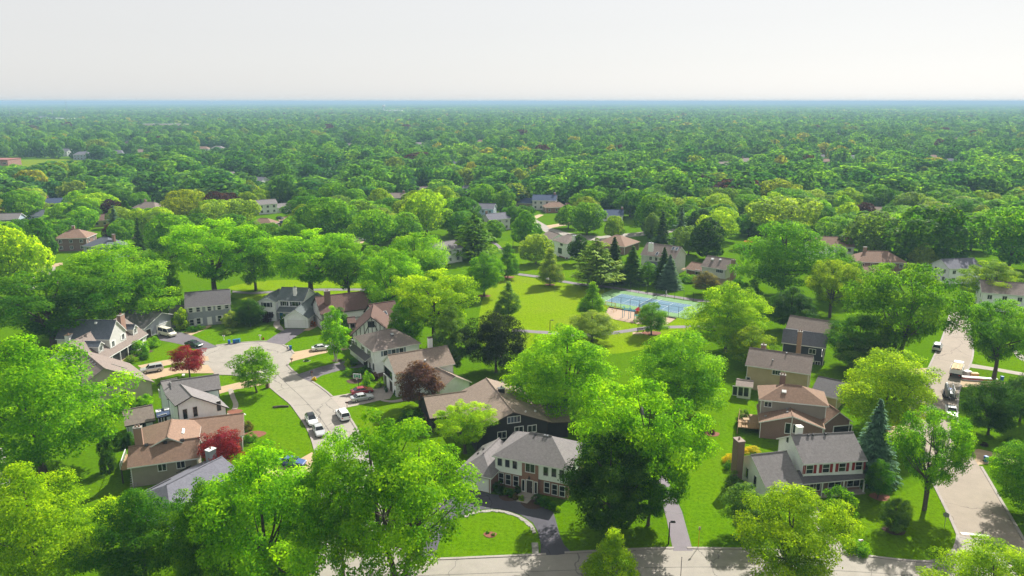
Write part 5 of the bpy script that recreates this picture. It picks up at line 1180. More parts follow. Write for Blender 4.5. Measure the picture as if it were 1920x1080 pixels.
# pillar, log
c = G(502, 727); r_ = empty('brick_pillar', (c.x, c.y, 0)); tag(r_, 'short brick pillar at the concrete drive right of the young tree', 'pillar'); mb = MB(); mb.box((0, 0, .6), (.7, .7, 1.2)); mb.build('shaft', B_BROWN, r_); mb = MB(); mb.box((0, 0, 1.25), (.85, .85, .12)); mb.build('cap', M_STONE, r_)
c = G(526, 764); r_ = empty('fallen_log', (c.x, c.y, .2), R(8)); tag(r_, 'grey log lying on the lawn by the cul-de-sac road', 'log'); mb = MB(); mb.tube([(-1.5, 0, 0), (0, .1, .03), (1.6, 0, 0)], [.2, .22, .18], 8); mb.build('stem', M_BARK, r_); mb = MB(); mb.tube([(-.6, 0, .05), (-1.1, -.6, .1)], [.1, .07], 6); mb.build('branch_stub', M_BARK, r_)

# ================================================================== tennis court and playground
qa, qb, qc, qd = G(1135.6, 564.7), G(1164.8, 551.1), G(1300.2, 573), G(1266.9, 587)
cc = (qa + qb + qc + qd) / 4; eu = ((qd - qa) + (qc - qb)).normalized(); ev = Vector((-eu.y, eu.x, 0)); CA = math.atan2(eu.y, eu.x)
M_CGREEN = paving('court_green', (.125, .235, .095), (.1, .1, .1), 0, 0, .15); M_CBLUE = paving('court_blue', (.075, .15, .21), (.1, .1, .1), 0, 0, .15)
M_CLINE = plain('court_line', (.48, .50, .50), .8); ct = empty('tennis_court', (cc.x, cc.y, 0), CA); tag(ct, 'blue and green painted tennis court inside the tall wire fence', 'tennis court')
mb = MB(); mb.box((0, 0, .02), (34, 19, .05)); mb.build('court_pad', M_CGREEN, ct); mb = MB(); mb.box((0, 0, .025), (23.9, 11.1, .05)); mb.build('playing_surface', M_CBLUE, ct)
def cl(x0, y0, x1, y1, wd=.08): mb = MB(); mb.box(((x0 + x1) / 2, (y0 + y1) / 2, .056), (abs(x1 - x0) + wd, abs(y1 - y0) + wd, .004)); mb.build('line', M_CLINE, ct)
for y in (-5.485, 5.485, -4.115, 4.115): cl(-11.885, y, 11.885, y)
for x in (-11.885, 11.885): cl(x, -5.485, x, 5.485)
for x in (-6.4, 6.4): cl(x, -4.115, x, 4.115)
cl(-6.4, 0, 6.4, 0); cl(1.5, -7.0, 1.5, 7.0, .14)  # last stripe runs beside the net past both sidelines, no regular court line
nr = empty('tennis_net', (cc.x, cc.y, 0), CA); tag(nr, 'tennis net with white top band across the blue court', 'net')
for sg in (-1, 1): mb = MB(); mb.tube([(0, sg * 6.4, 0), (0, sg * 6.4, 1.15)], .06, 6); mb.build('post', M_BLACK, nr)
mb = MB(); mb.box((0, 0, 1.02), (.05, 12.8, .09)); mb.build('band', M_WHITE, nr)
mb = MB()
for k in range(64): mb.box((0, -6.35 + k * .2, .52), (.012, .012, .95))
for k in range(9): mb.box((0, 0, .1 + k * .1), (.012, 12.7, .012))
mb.build('mesh', M_BLACK, nr)['kind'] = 'stuff'
fr_ = empty('court_fence', (cc.x, cc.y, 0), CA); tag(fr_, 'tall dark wire fence on black posts round the tennis court', 'fence')
me_post = MB().tube([(0, 0, 0), (0, 0, 3.2)], .05, 6).mesh('fence_post', M_BLACK)
def fpost(x, y): o_ = bpy.data.objects.new('post', me_post); link(o_, fr_); o_.location = (x, y, 0)
X_, Y_ = 16.8, 9.3
for k in range(12):
    for y in (-Y_, Y_): fpost(-X_ + k * 2 * X_ / 11, y)
for k in range(1, 6):
    for x in (-X_, X_): fpost(x, -Y_ + k * 2 * Y_ / 6)
for (x0, y0, x1, y1) in ((-X_, -Y_, X_, -Y_), (-X_, Y_, X_, Y_), (-X_, -Y_, -X_, Y_), (X_, -Y_, X_, Y_)):
    for z in (3.15, .1): mb = MB(); mb.tube([(x0, y0, z), (x1, y1, z)], .025, 4); mb.build('rail', M_BLACK, fr_)
    mb = MB(); L_ = math.hypot(x1 - x0, y1 - y0); nn = int(L_ / .6)
    for k in range(nn): t_ = k / nn; mb.tube([(x0 + (x1 - x0) * t_, y0 + (y1 - y0) * t_, .1), (x0 + (x1 - x0) * t_, y0 + (y1 - y0) * t_, 3.15)], .006, 3, cap=False)
    for k in range(5): mb.tube([(x0, y0, .5 + k * .6), (x1, y1, .5 + k * .6)], .006, 3, cap=False)
    mb.build('wire_mesh', M_BLACK, fr_)['kind'] = 'stuff'
sand = PX((1131, 593), (1141, 577), (1170, 582), (1215, 589), (1267, 598), (1252, 608), (1225, 611), (1190, 607), (1155, 600))
sheet('playground_surface', sand, .07, M_SAND, sm=False)
pb = empty('timber_border', G(1200, 588)); tag(pb, 'dark timber edging along the back of the sandy playground', 'edging')
bp = PX((1141, 577), (1170, 582), (1215, 589), (1267, 598))
for a, b in zip(bp, bp[1:]): mb = MB(); t_ = (b - a); n_ = Vector((-t_.y, t_.x, 0)).normalized() * .3; mb.obox(a, t_, n_, Z * .35); mb.build('timber', M_DARKTRIM, pb, at=pb.location)
c = G(1190, 599); ps = empty('play_structure', (c.x, c.y, 0), CA); tag(ps, 'blue, orange and red climbing frame with slide on the sandy playground', 'play structure')
M_PB = plain('play_blue', (.03, .28, .55), .4); M_PO = plain('play_orange', (.75, .27, .02), .4); M_PR = plain('play_red', (.65, .02, .05), .4)
for x, y in ((-3.6, -.6), (-3.6, .6), (-1.6, -.6), (-1.6, .6), (.2, -.6), (.2, .6), (1.8, -.6), (1.8, .6)): mb = MB(); mb.tube([(x, y, 0), (x, y, 3.0)], .07, 8); mb.build('post', M_PB, ps)
for x in (-3.6, -1.6): mb = MB(); mb.tube([(x, -.6, 3.0), (x, 0, 3.3), (x, .6, 3.0)], .1, 8); mb.build('arch', M_PB, ps)
for y in (-.6, .6): mb = MB(); mb.tube([(-3.6, y, 2.6), (.2, y, 2.4)], .06, 6); mb.build('ladder_rail', M_PB, ps)
for k in range(8): mb = MB(); mb.tube([(-3.4 + k * .47, -.6, 2.58), (-3.4 + k * .47, .6, 2.58)], .035, 5); mb.build('rung', M_PB, ps)
mb = MB(); mb.box((1, 0, 1.4), (1.8, 1.4, .12)); mb.build('platform', M_PB, ps)
mb = MB(); mb.lathe([(1.15, 0), (.05, .9)], (1.0, 0, 2.95), 4); mb.build('canopy', M_PR, ps)
mb = MB(); mb.box((.2, 0, 2.0), (.08, 1.2, .9)); mb.build('panel', M_PO, ps); mb = MB(); mb.box((1, .68, 2.0), (1.5, .08, .9)); mb.build('panel', M_PO, ps)
mb = MB()
sp = [(1.8, 1.55), (2.6, 1.3), (3.6, .75), (4.5, .3), (5.2, .25)]
for (a, az), (b, bz) in zip(sp, sp[1:]):
    mb.face([(a, -.35, az), (b, -.35, bz), (b, .35, bz), (a, .35, az)])
    for y in (-.35, .35): mb.face([(a, y, az), (b, y, bz), (b, y, bz + .3), (a, y, az + .3)])
mb.build('slide', M_PR, ps)
c = G(1144, 583); sw = empty('swing_set', (c.x, c.y, 0), CA); tag(sw, 'yellow swing frame at the left end of the playground', 'swing')
for x in (-1.6, 1.6):
    for y in (-.9, .9): mb = MB(); mb.tube([(x, y, 0), (x, 0, 2.6)], .06, 6); mb.build('leg', M_YEL, sw)
mb = MB(); mb.tube([(-1.6, 0, 2.6), (1.6, 0, 2.6)], .07, 6); mb.build('beam', M_YEL, sw)
for x in (-.7, .7):
    for dx in (-.22, .22): mb = MB(); mb.tube([(x + dx, 0, 2.55), (x + dx, 0, .55)], .015, 4); mb.build('chain', M_METAL, sw)
    mb = MB(); mb.box((x, 0, .52), (.5, .2, .05)); mb.build('seat', M_BLACK, sw)
c = G(1201, 622); bn = empty('park_bench', (c.x, c.y, 0), R(8)); tag(bn, 'dark slatted park bench on the path left of the young park tree', 'bench')
for k in range(4): mb = MB(); mb.box((0, -.2 + k * .14, .45), (1.9, .11, .05)); mb.build('seat_slat', M_DARKTRIM, bn)
for k in range(3): mb = MB(); mb.box((0, .32 + k * .03, .6 + k * .16), (1.9, .04, .12)); mb.build('back_slat', M_DARKTRIM, bn)
for x in (-.8, .8): mb = MB(); mb.box((x, .05, .22), (.08, .5, .44)); mb.build('leg', M_BLACK, bn)
sheet('bench_pad', PX((1186, 623), (1206, 622), (1205, 627), (1186, 627)), .05, M_CONC, sm=False)
# parasol behind the low brown wing
c = G(1285.5, 516); r_ = empty('patio_parasol', (c.x, c.y, 0)); tag(r_, 'cream patio parasol beside the low brown-roofed wing', 'parasol'); mb = MB(); mb.tube([(0, 0, 0), (0, 0, 2.5)], .05, 6); mb.build('pole', M_WOOD, r_); mb = MB(); mb.lathe([(1.7, 2.1), (1.2, 2.4), (.05, 2.75)], (0, 0, 0), 8); mb.build('canopy', M_CONC, r_)
c = G(1402, 462); r_ = empty('patio_parasol', (c.x, c.y, 0)); tag(r_, 'orange and white parasol among trees, right of centre', 'parasol'); mb = MB(); mb.tube([(0, 0, 0), (0, 0, 2.5)], .06, 6); mb.build('pole', M_WOOD, r_); mb = MB(); mb.lathe([(1.9, 2.1), (1.2, 2.5), (.05, 2.9)], (0, 0, 0), 8); mb.build('canopy', M_PO, r_)
# deck furniture
c = G(1399, 792, 1.4); r_ = empty('patio_table', (c.x, c.y, 1.4)); tag(r_, 'pale square table on the timber deck', 'table'); mb = MB(); mb.box((0, 0, .72), (1.2, 1.0, .05)); mb.build('table_top', M_CONC, r_)
for x in (-.5, .5):
    for y in (-.4, .4): mb = MB(); mb.box((x, y, .35), (.06, .06, .7)); mb.build('leg', M_WHITE, r_)
def chair(px, py, rz, label):
    c = G(px, py); r_ = empty('garden_chair', (c.x, c.y, 0), rz); tag(r_, label, 'chair')
    mb = MB(); mb.box((0, 0, .38), (.6, .6, .05)); mb.build('seat', M_WHITE, r_)
    for k in range(5): mb = MB(); mb.obox((-.3 + k * .125, .28, .38), Vector((.1, 0, 0)), Vector((0, .03, 0)), Vector((0, .22, .75 + .08 * (2 - abs(k - 2))))); mb.build('back_slat', M_WHITE, r_)
    for x in (-.33, .33):
        mb = MB(); mb.box((x, .02, .58), (.12, .7, .04)); mb.build('armrest', M_WHITE, r_)
        for y in (-.25, .25): mb = MB(); mb.box((x, y, .28), (.07, .07, .56)); mb.build('leg', M_WHITE, r_)
chair(932, 721, R(160), 'white slatted garden chair behind the charcoal house, left one'); chair(944, 719, R(200), 'white slatted garden chair behind the charcoal house, right one')
# picket fence far left
fe = empty('wooden_fence', G(250, 445)); tag(fe, 'grey picket fence across the far left back garden', 'fence')
a, b = G(226, 447), G(283, 449); me_b = MB().box((0, 0, .85), (.5, .04, 1.7)).mesh('fence_board', M_STONE); nb = int((b - a).length / .56)
for k in range(nb): o_ = bpy.data.objects.new('board', me_b); link(o_, fe); p = a.lerp(b, k / nb) - fe.location; o_.location = p; o_.rotation_euler = (0, 0, math.atan2((b - a).y, (b - a).x))
# water towers and masts on the horizon
def watertower(px, py, ht, label, d=14):
    c = G(px, py); r_ = empty('water_tower', c); tag(r_, label, 'water tower')
    mb = MB(); mb.lathe([(4, 0), (2, 3), (1.8, ht - 8), (4, ht - 6)], (0, 0, 0), 14); mb.build('stem', M_WHITE, r_)
    mb = MB(); mb.lathe([(3, ht - 7), (d * .45, ht - 5), (d * .5, ht - 1), (d * .42, ht + 3), (d * .2, ht + 5), (.1, ht + 5.5)], (0, 0, 0), 18); mb.build('tank', M_WHITE, r_, True)
watertower(720, 211.5, 37, 'white water tower on the horizon left of centre', 18); watertower(398, 201, 58, 'distant water tower on the horizon at left', 34); watertower(532, 199, 55, 'tiny distant tower on the horizon between the two water towers', 24)
def mast(px, py, ht, label):
    c = G(px, py); r_ = empty('radio_mast', c); tag(r_, label, 'mast')
    for k in range(3): a_ = k * 2.094; mb = MB(); mb.tube([(math.cos(a_) * 2.2, math.sin(a_) * 2.2, 0), (math.cos(a_) * .3, math.sin(a_) * .3, ht)], [.35, .25], 4); mb.build('leg', M_METAL, r_)
    for z in (.5, .75, .92): mb = MB(); mb.tube([(-3.5, 0, ht * z), (3.5, 0, ht * z)], .25, 4); mb.build('crossarm', M_METAL, r_)
mast(100, 223, 42, 'grey lattice pylon beside the white-roofed warehouse'); mast(127, 219, 62, 'tall thin mast right of the lattice pylon on the far left'); mast(598, 214.5, 40, 'thin pale mast on the skyline left of the white water tower'); mast(548, 216, 34, 'thin pale mast further left on the skyline'); mast(1455, 203, 60, 'faint mast on the skyline at right'); mast(20, 223, 34, 'grey pylon near the left edge of the skyline')

# ================================================================== people
M_SKIN = plain('skin', (.45, .28, .2), .6); M_SHIRT = plain('white_shirt', (.75, .75, .76), .8); M_TROUS = plain('dark_trousers', (.04, .045, .06), .8); M_HAIR = plain('dark_hair', (.03, .02, .015), .7)
def person(px, py, rz, shirt, trousers, label, stride=.25):
    c = G(px, py); r_ = empty('person', (c.x, c.y, .03), rz); tag(r_, label, 'person')
    J = {'pel': (0, 0, .95, .15), 'chest': (0, 0, 1.3, .17), 'neck': (0, 0, 1.5, .065), 'head': (.02, 0, 1.64, .105), 'top': (.01, 0, 1.74, .08)}
    E_ = [('pel', 'chest'), ('chest', 'neck'), ('neck', 'head'), ('head', 'top')]
    for sg, n in ((-1, 'r'), (1, 'l')):
        st_ = stride * sg
        J.update({n + 'hip': (0, sg * .1, .9, .095), n + 'kn': (st_ * .5 + .03, sg * .11, .5, .065), n + 'an': (st_ - (.08 if st_ < 0 else 0), sg * .11, .08, .045), n + 'toe': (st_ + .15, sg * .12, .05, .04),
                  n + 'sh': (0, sg * .19, 1.43, .07), n + 'el': (-st_ * .3 - .02, sg * .26, 1.15, .048), n + 'wr': (-st_ * .7 + .06, sg * .26, .92, .034), n + 'ha': (-st_ * .8 + .08, sg * .26, .84, .032)})
        E_ += [('pel', n + 'hip'), (n + 'hip', n + 'kn'), (n + 'kn', n + 'an'), (n + 'an', n + 'toe'), ('chest', n + 'sh'), (n + 'sh', n + 'el'), (n + 'el', n + 'wr'), (n + 'wr', n + 'ha')]
        for k in range(4): J[n + 'f%d' % k] = (-st_ * .8 + .05 + k * .022, sg * .265, .75 + abs(k - 1.5) * .008, .009); E_.append((n + 'ha', n + 'f%d' % k))
        J[n + 'th'] = (-st_ * .8 + .13, sg * .24, .82, .01); E_.append((n + 'ha', n + 'th'))
    keys = list(J); me = bpy.data.meshes.new('body'); me.from_pydata([J[k][:3] for k in keys], [(keys.index(a), keys.index(b)) for a, b in E_], [])
    o_ = bpy.data.objects.new('body', me); link(o_, r_); o_.modifiers.new('Skin', 'SKIN')
    for i, k in enumerate(keys): me.skin_vertices[0].data[i].radius = (J[k][3], J[k][3])
    me.skin_vertices[0].data[0].use_root = True
    sm_ = o_.modifiers.new('Sub', 'SUBSURF'); sm_.levels = sm_.render_levels = 1
    dg = bpy.context.evaluated_depsgraph_get(); dg.update(); m2 = bpy.data.meshes.new_from_object(o_.evaluated_get(dg)); o_.modifiers.clear(); o_.data = m2
    for m_ in (M_SKIN, shirt, trousers): m2.materials.append(m_)
    for p in m2.polygons:
        z = p.center.z; arm = abs(p.center.y) > .2
        p.material_index = 0 if z > 1.47 else (1 if (z > .98 and not (arm and z < 1.12)) else (0 if arm else 2)); p.use_smooth = True
    mb = MB(); mb.lathe([(.115, 1.63), (.12, 1.70), (.09, 1.78), (.02, 1.81)], (-.02, 0, 0), 10); mb.build('hair', M_HAIR, r_, True)
    for y in (-.035, .035): mb = MB(); mb.box((.115, y, 1.66), (.015, .025, .012)); mb.build('eye', M_BLACK, r_)
    mb = MB(); mb.box((.13, 0, 1.635), (.03, .02, .03)); mb.build('nose', M_SKIN, r_)
person(539.5, 658, R(150), M_SHIRT, M_TROUS, 'person in white top and dark trousers standing by the bin on the cul-de-sac', .08)
person(1249, 553, R(170), M_SHIRT, M_SHIRT, 'person dressed in white walking on the path behind the tennis court', .28)
# ================================================================== trees
def mesh_from_quads(name, V, tint, mats):
    n = len(V) // 4; me = bpy.data.meshes.new(name)
    me.vertices.add(4 * n); me.vertices.foreach_set('co', V.astype(np.float32).ravel())
    me.loops.add(4 * n); me.loops.foreach_set('vertex_index', np.arange(4 * n, dtype=np.int32))
    me.polygons.add(n); me.polygons.foreach_set('loop_start', np.arange(0, 4 * n, 4, dtype=np.int32))
    a = me.attributes.new('tint', 'FLOAT', 'POINT'); a.data.foreach_set('value', np.repeat(tint, 4).astype(np.float32))
    me.update(calc_edges=True)
    for m in mats: me.materials.append(m)
    return me
def quads(P, N, size, rg, aspect=.62, along=None):
    n = len(P); N = N / np.maximum(np.linalg.norm(N, axis=1, keepdims=True), 1e-6)
    t = rg.normal(size=(n, 3)) if along is None else along + rg.normal(size=(n, 3)) * .25
    t -= N * (t * N).sum(1, keepdims=True); t /= np.maximum(np.linalg.norm(t, axis=1, keepdims=True), 1e-6)
    b = np.cross(N, t); s = size[:, None]
    V = np.empty((n, 4, 3)); V[:, 0] = P - t * s * .5; V[:, 2] = P + t * s * .5 - N * s * .12; V[:, 1] = P + b * s * (.5 * aspect) + N * s * .08; V[:, 3] = P - b * s * (.5 * aspect) + N * s * .08
    return V.reshape(-1, 3)
PROF = {
 'round': ([0, .12, .4, .68, .88, 1], [.45, .82, 1, .86, .52, .12]), 'oval': ([0, .15, .4, .7, .9, 1], [.35, .78, 1, .74, .38, .06]), 'vase': ([0, .2, .5, .75, .9, 1], [.22, .55, .92, 1, .74, .22]),
 'cone': ([0, .1, .3, .6, .85, 1], [.7, 1, .9, .58, .25, .03]), 'flat': ([0, .25, .55, .8, .93, 1], [.3, .75, 1, .95, .65, .2]), 'shrub': ([0, .2, .5, .8, 1], [.85, 1, .98, .7, .2]), 'column': ([0, .1, .4, .75, 1], [.7, .95, 1, .7, .08])}
def crown_pts(prof, Rr, z0, z1, ncl, nlf, leaf, rg, rc=(.16, .27), lobes=.16, open_=0.0, upn=.5, shell=False):
    pt, pr = PROF[prof]; Hc = z1 - z0
    tt = np.linspace(0, 1, 60); w = np.interp(tt, pt, pr) ** 1.2 + .12; cdf = np.cumsum(w) / w.sum()
    t = np.interp((np.arange(ncl) + rg.random(ncl)) / ncl, cdf, tt); rg.shuffle(t)
    ang = np.arange(ncl) * 2.39996 + rg.normal(0, .3, ncl)
    ph = rg.random(6) * 6.28
    env = np.interp(t, pt, pr) * (1 + lobes * (np.sin(2 * ang + ph[0] + 3 * t) * .6 + np.sin(3 * ang + ph[1] - 4 * t) * .6 + np.sin(5 * ang + ph[2]) * .4))
    q = 1 - .62 * rg.random(ncl) ** (2.0 + open_)
    rcl = Rr * rg.uniform(rc[0], rc[1], ncl) * (.75 + .35 * np.interp(t, pt, pr))
    rad = np.maximum(env * q * Rr - rcl * .45, 0)
    C = np.stack([np.cos(ang) * rad, np.sin(ang) * rad, z0 + t * Hc + rg.normal(0, .025 * Hc, ncl)], 1)
    cnt = np.maximum(4, (rcl ** 2 / (rcl ** 2).sum() * nlf)).astype(int); k = np.repeat(np.arange(ncl), cnt); n = len(k)
    d = rg.normal(size=(n, 3)); d[:, 2] += .35; d /= np.linalg.norm(d, axis=1, keepdims=True)
    rr = rcl[k] * (.5 + .55 * rg.random(n) ** .7 + .35 * (rg.random(n) < .08) * rg.random(n))
    P = C[k] + d * rr[:, None] * np.array([1, 1, .68])
    out = P - np.array([0, 0, (z0 + z1) / 2 - .1 * Hc]); out /= np.maximum(np.linalg.norm(out, axis=1, keepdims=True), 1e-6)
    N = d * .55 + out * .35 + np.array([0, 0, upn]) + rg.normal(size=(n, 3)) * .42
    if shell: N = d * .6 + out * .75 + np.array([0, 0, .35]) + rg.normal(size=(n, 3)) * .2
    V = quads(P, N, leaf * rg.uniform(.7, 1.35, n), rg, .8 if shell else .62)
    ctint = rg.random(ncl); tint = np.clip((.75 if shell else .55) * ctint[k] + (.25 if shell else .45) * rg.random(n), 0, 1)
    return V, tint, C, rcl
def dome_pts(prof, Rr, z0, z1, ncl, nlf, leaf, rg, rc=(.26, .38), lobes=.14):
    """billowing crown seen from afar: leaves only on the outer skin of overlapping round boughs"""
    pt, pr = PROF[prof]; Hc = z1 - z0
    tt = np.linspace(0, 1, 60); w = np.interp(tt, pt, pr) + .15; cdf = np.cumsum(w) / w.sum()
    t = np.interp((np.arange(ncl) + rg.random(ncl)) / ncl, cdf, tt); rg.shuffle(t); ang = np.arange(ncl) * 2.39996 + rg.normal(0, .25, ncl); ph = rg.random(3) * 6.28
    env = np.interp(t, pt, pr) * (1 + lobes * (np.sin(2 * ang + ph[0] + 3 * t) + .6 * np.sin(3 * ang + ph[1] - 4 * t)))
    rcl = Rr * rg.uniform(rc[0], rc[1], ncl) * (.7 + .3 * np.interp(t, pt, pr)); rad = np.maximum(env * Rr - rcl, 0) * rg.uniform(.85, 1.05, ncl)
    C = np.stack([np.cos(ang) * rad, np.sin(ang) * rad, np.clip(z0 + t * Hc, z0 + rcl * .6, z1 - rcl * .8)], 1)
    m = nlf * 4; k = rg.choice(ncl, m, p=rcl ** 2 / (rcl ** 2).sum()); d = rg.normal(size=(m, 3)); d /= np.linalg.norm(d, axis=1, keepdims=True)
    P = C[k] + d * rcl[k][:, None]
    D = np.linalg.norm(P[:, None, :] - C[None], axis=2); D[np.arange(m), k] = 9e9
    ok = (D > rcl[None] * .9).all(1); idx = np.nonzero(ok)[0][:nlf]; k = k[idx]; d = d[idx]; n = len(idx)
    P = P[idx] + d * (rg.normal(0, .07, n) * rcl[k])[:, None] + rg.normal(size=(n, 3)) * leaf * .15
    N = d + np.array([0, 0, .15]) + rg.normal(size=(n, 3)) * .3
    V = quads(P, N, leaf * rg.uniform(.75, 1.3, n), rg, .8); ct = rg.random(ncl)
    return V, np.clip(.6 * ct[k] + .4 * rg.random(n), 0, 1), C, rcl
def limbs(C, z0, z1, r0, rg, ntr=1, nl=12, mat=M_BARK, bend=.15, fork=.25):
    mb = MB(); Hc = z1 - z0; idx = rg.choice(len(C), min(nl, len(C)), replace=False)
    fz = z0 + fork * Hc
    bases = []
    for k in range(ntr):
        a = 6.28 * k / max(ntr, 1) + rg.random() * .8; lean = .0 if ntr == 1 else .10 * z1
        p0 = Vector((math.cos(a) * r0 * .8 * (ntr > 1), math.sin(a) * r0 * .8 * (ntr > 1), -.1)); p1 = Vector((math.cos(a) * lean * .35 + rg.normal() * .1, math.sin(a) * lean * .35 + rg.normal() * .1, z0 * .75)); p2 = Vector((math.cos(a) * lean, math.sin(a) * lean, fz)); p3 = Vector((math.cos(a) * lean * 1.3, math.sin(a) * lean * 1.3, z0 + .8 * Hc))
        mb.tube([p0, (p0 * .6 + p1 * .4), p1, p2, p3], [r0 * 1.25, r0, r0 * .85, r0 * .6, r0 * .12], 7); bases.append((p1, p2, p3))
    for j, i in enumerate(idx):
        p1, p2, p3 = bases[j % ntr]; e = Vector(C[i]); s = p1.lerp(p2, rg.uniform(.2, 1)) if e.z < fz + .5 * Hc else p2.lerp(p3, rg.uniform(0, .5))
        m = s.lerp(e, .5) + Vector((rg.normal() * bend, rg.normal() * bend, -.06 * Hc * rg.random())); mb.tube([s, m, e], [r0 * .42, r0 * .26, r0 * .06], 5)
    return mb
PROTO = {}
def make_proto(key, prof, Hh, Rr, zb, ncl, nlf, leaf, seed, rc=(.16, .27), lobes=.16, ntr=1, tr=.26, nl=12, open_=0.0, bark=None, mats=None, trunk=True, soft=False):
    rg = np.random.default_rng(seed)
    V, tint, C, rcl = dome_pts(prof, Rr, zb, Hh * .985, ncl, nlf, leaf, rg, rc, lobes) if soft else crown_pts(prof, Rr, zb, Hh * .985, ncl, nlf, leaf, rg, rc, lobes, open_)
    me = mesh_from_quads('crown_' + key, V, tint, [mats or M_LEAF])
    tm = limbs(C, zb, Hh, tr, rg, ntr, nl).mesh('trunk_' + key, bark or M_BARK) if trunk else None
    PROTO.setdefault(key.split('.')[0], []).append((me, tm, Hh, 2 * Rr))
def make_conifer(key, Hh, Rr, nlev, nbr, nalong, leaf, seed, droop=.25, power=.9, zb=.05, rag=.15, mats=None, aspect=.38, upturn=.0, blunt=0.0, trunk=True):
    rg = np.random.default_rng(seed); P = []; N = []; A = []; tint = []
    for i in range(nlev):
        f = i / (nlev - 1); z = Hh * (zb + (1 - zb) * .985 * f); r = Rr * ((1 - f) ** power * (1 - blunt) + blunt * math.sqrt(max(0, 1 - f * f))) + .12
        nb = max(3, int(nbr * (.35 + .65 * (1 - f)))); a0 = rg.random() * 6.28
        for b in range(nb):
            a = a0 + 6.28 * b / nb + rg.normal() * .12; L = r * rg.uniform(1 - rag, 1 + rag) * (.6 if rg.random() < .12 else 1); bt = rg.random(); zz = z + rg.normal() * .1
            na = max(3, int(nalong * (.3 + .7 * L / Rr)))
            for k in range(na):
                s = (k + .6) / na; rad = L * (.12 + .88 * s); dz = -droop * L * s + upturn * L * s * s
                c, sn = math.cos(a), math.sin(a)
                for side in (-1, 0, 1):
                    w_ = side * (.10 + .16 * (1 - s)) * L * rg.uniform(.6, 1.2)
                    P.append((c * rad - sn * w_, sn * rad + c * w_, zz + dz - abs(side) * .05 * L + rg.normal() * .05)); al = (c * .9 - sn * side * .5, sn * .9 + c * side * .5, -droop * .6 + upturn * s)
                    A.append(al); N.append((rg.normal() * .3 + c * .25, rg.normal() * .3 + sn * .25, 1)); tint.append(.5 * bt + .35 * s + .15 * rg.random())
    P, N, A = np.array(P), np.array(N), np.array(A)
    V = quads(P, N, leaf * rg.uniform(.75, 1.35, len(P)), rg, aspect, A)
    me = mesh_from_quads('crown_' + key, V, np.array(tint), [mats or M_NEEDLE]); tm = None
    if trunk: tm = MB().tube([(0, 0, -.1), (0, 0, Hh * .5), (0, 0, Hh * .97)], [.22, .14, .03], 6).mesh('trunk_' + key, M_BARK)
    PROTO.setdefault(key.split('.')[0], []).append((me, tm, Hh, 2 * Rr))
# near set
make_proto('round_n.0', 'round', 12, 5.6, 2.2, 190, 40000, .21, 11, rc=(.12, .21)); make_proto('round_n.1', 'round', 12, 5.6, 2.0, 170, 38000, .21, 12, lobes=.24, rc=(.12, .22))
make_proto('oval_n.0', 'oval', 13, 4.8, 2.0, 180, 36000, .21, 21, rc=(.12, .22)); make_proto('oval_n.1', 'oval', 13, 4.8, 1.6, 190, 38000, .21, 22, lobes=.14, rc=(.12, .21))
make_proto('vase_n.0', 'vase', 13, 6.2, 3.6, 150, 34000, .22, 31, rc=(.10, .19), ntr=1, tr=.34, nl=20, lobes=.22); make_proto('vase_n.1', 'flat', 12, 6.6, 3.4, 150, 33000, .22, 32, rc=(.10, .18), ntr=2, tr=.26, nl=22, lobes=.22)
make_proto('open_n.0', 'oval', 15, 6.4, 2.6, 160, 36000, .21, 41, rc=(.09, .18), lobes=.26, ntr=3, tr=.24, nl=30, open_=-.9); make_proto('open_n.1', 'round', 14, 6.2, 2.4, 150, 33000, .21, 42, rc=(.09, .18), lobes=.26, ntr=2, tr=.24, nl=28, open_=-.9)
make_proto('small_n.0', 'round', 6, 2.8, 1.7, 60, 10000, .17, 51, rc=(.18, .32), tr=.11, nl=14, open_=-.6); make_proto('small_n.1', 'oval', 6.5, 2.5, 1.3, 62, 11000, .17, 52, rc=(.18, .30), tr=.10, nl=10)
make_proto('cone_n.0', 'cone', 9, 3.0, 1.0, 120, 18000, .19, 61, rc=(.16, .27), lobes=.08, tr=.14, nl=6)
make_proto('shrub_n.0', 'shrub', 2, 1.3, .05, 38, 3200, .15, 71, rc=(.2, .34), trunk=True, tr=.05, nl=6); make_proto('shrub_n.1', 'shrub', 2, 1.3, .05, 30, 3000, .15, 72, rc=(.22, .38), lobes=.25, tr=.05, nl=6)
make_proto('birch_n.0', 'oval', 11, 3.0, 1.8, 100, 11000, .25, 81, rc=(.17, .28), lobes=.25, ntr=3, tr=.11, nl=12, bark=M_BIRCH)
make_conifer('spruce_n.0', 13, 3.3, 36, 19, 10, .62, 91, droop=.22, power=.8, upturn=.12, rag=.3); make_conifer('pine_n.0', 13, 5.2, 17, 11, 11, .85, 92, droop=-.12, power=.62, upturn=.18, rag=.3, zb=.12); make_conifer('column_n.0', 6, .9, 26, 10, 4, .38, 93, droop=-.9, power=.4, rag=.12)
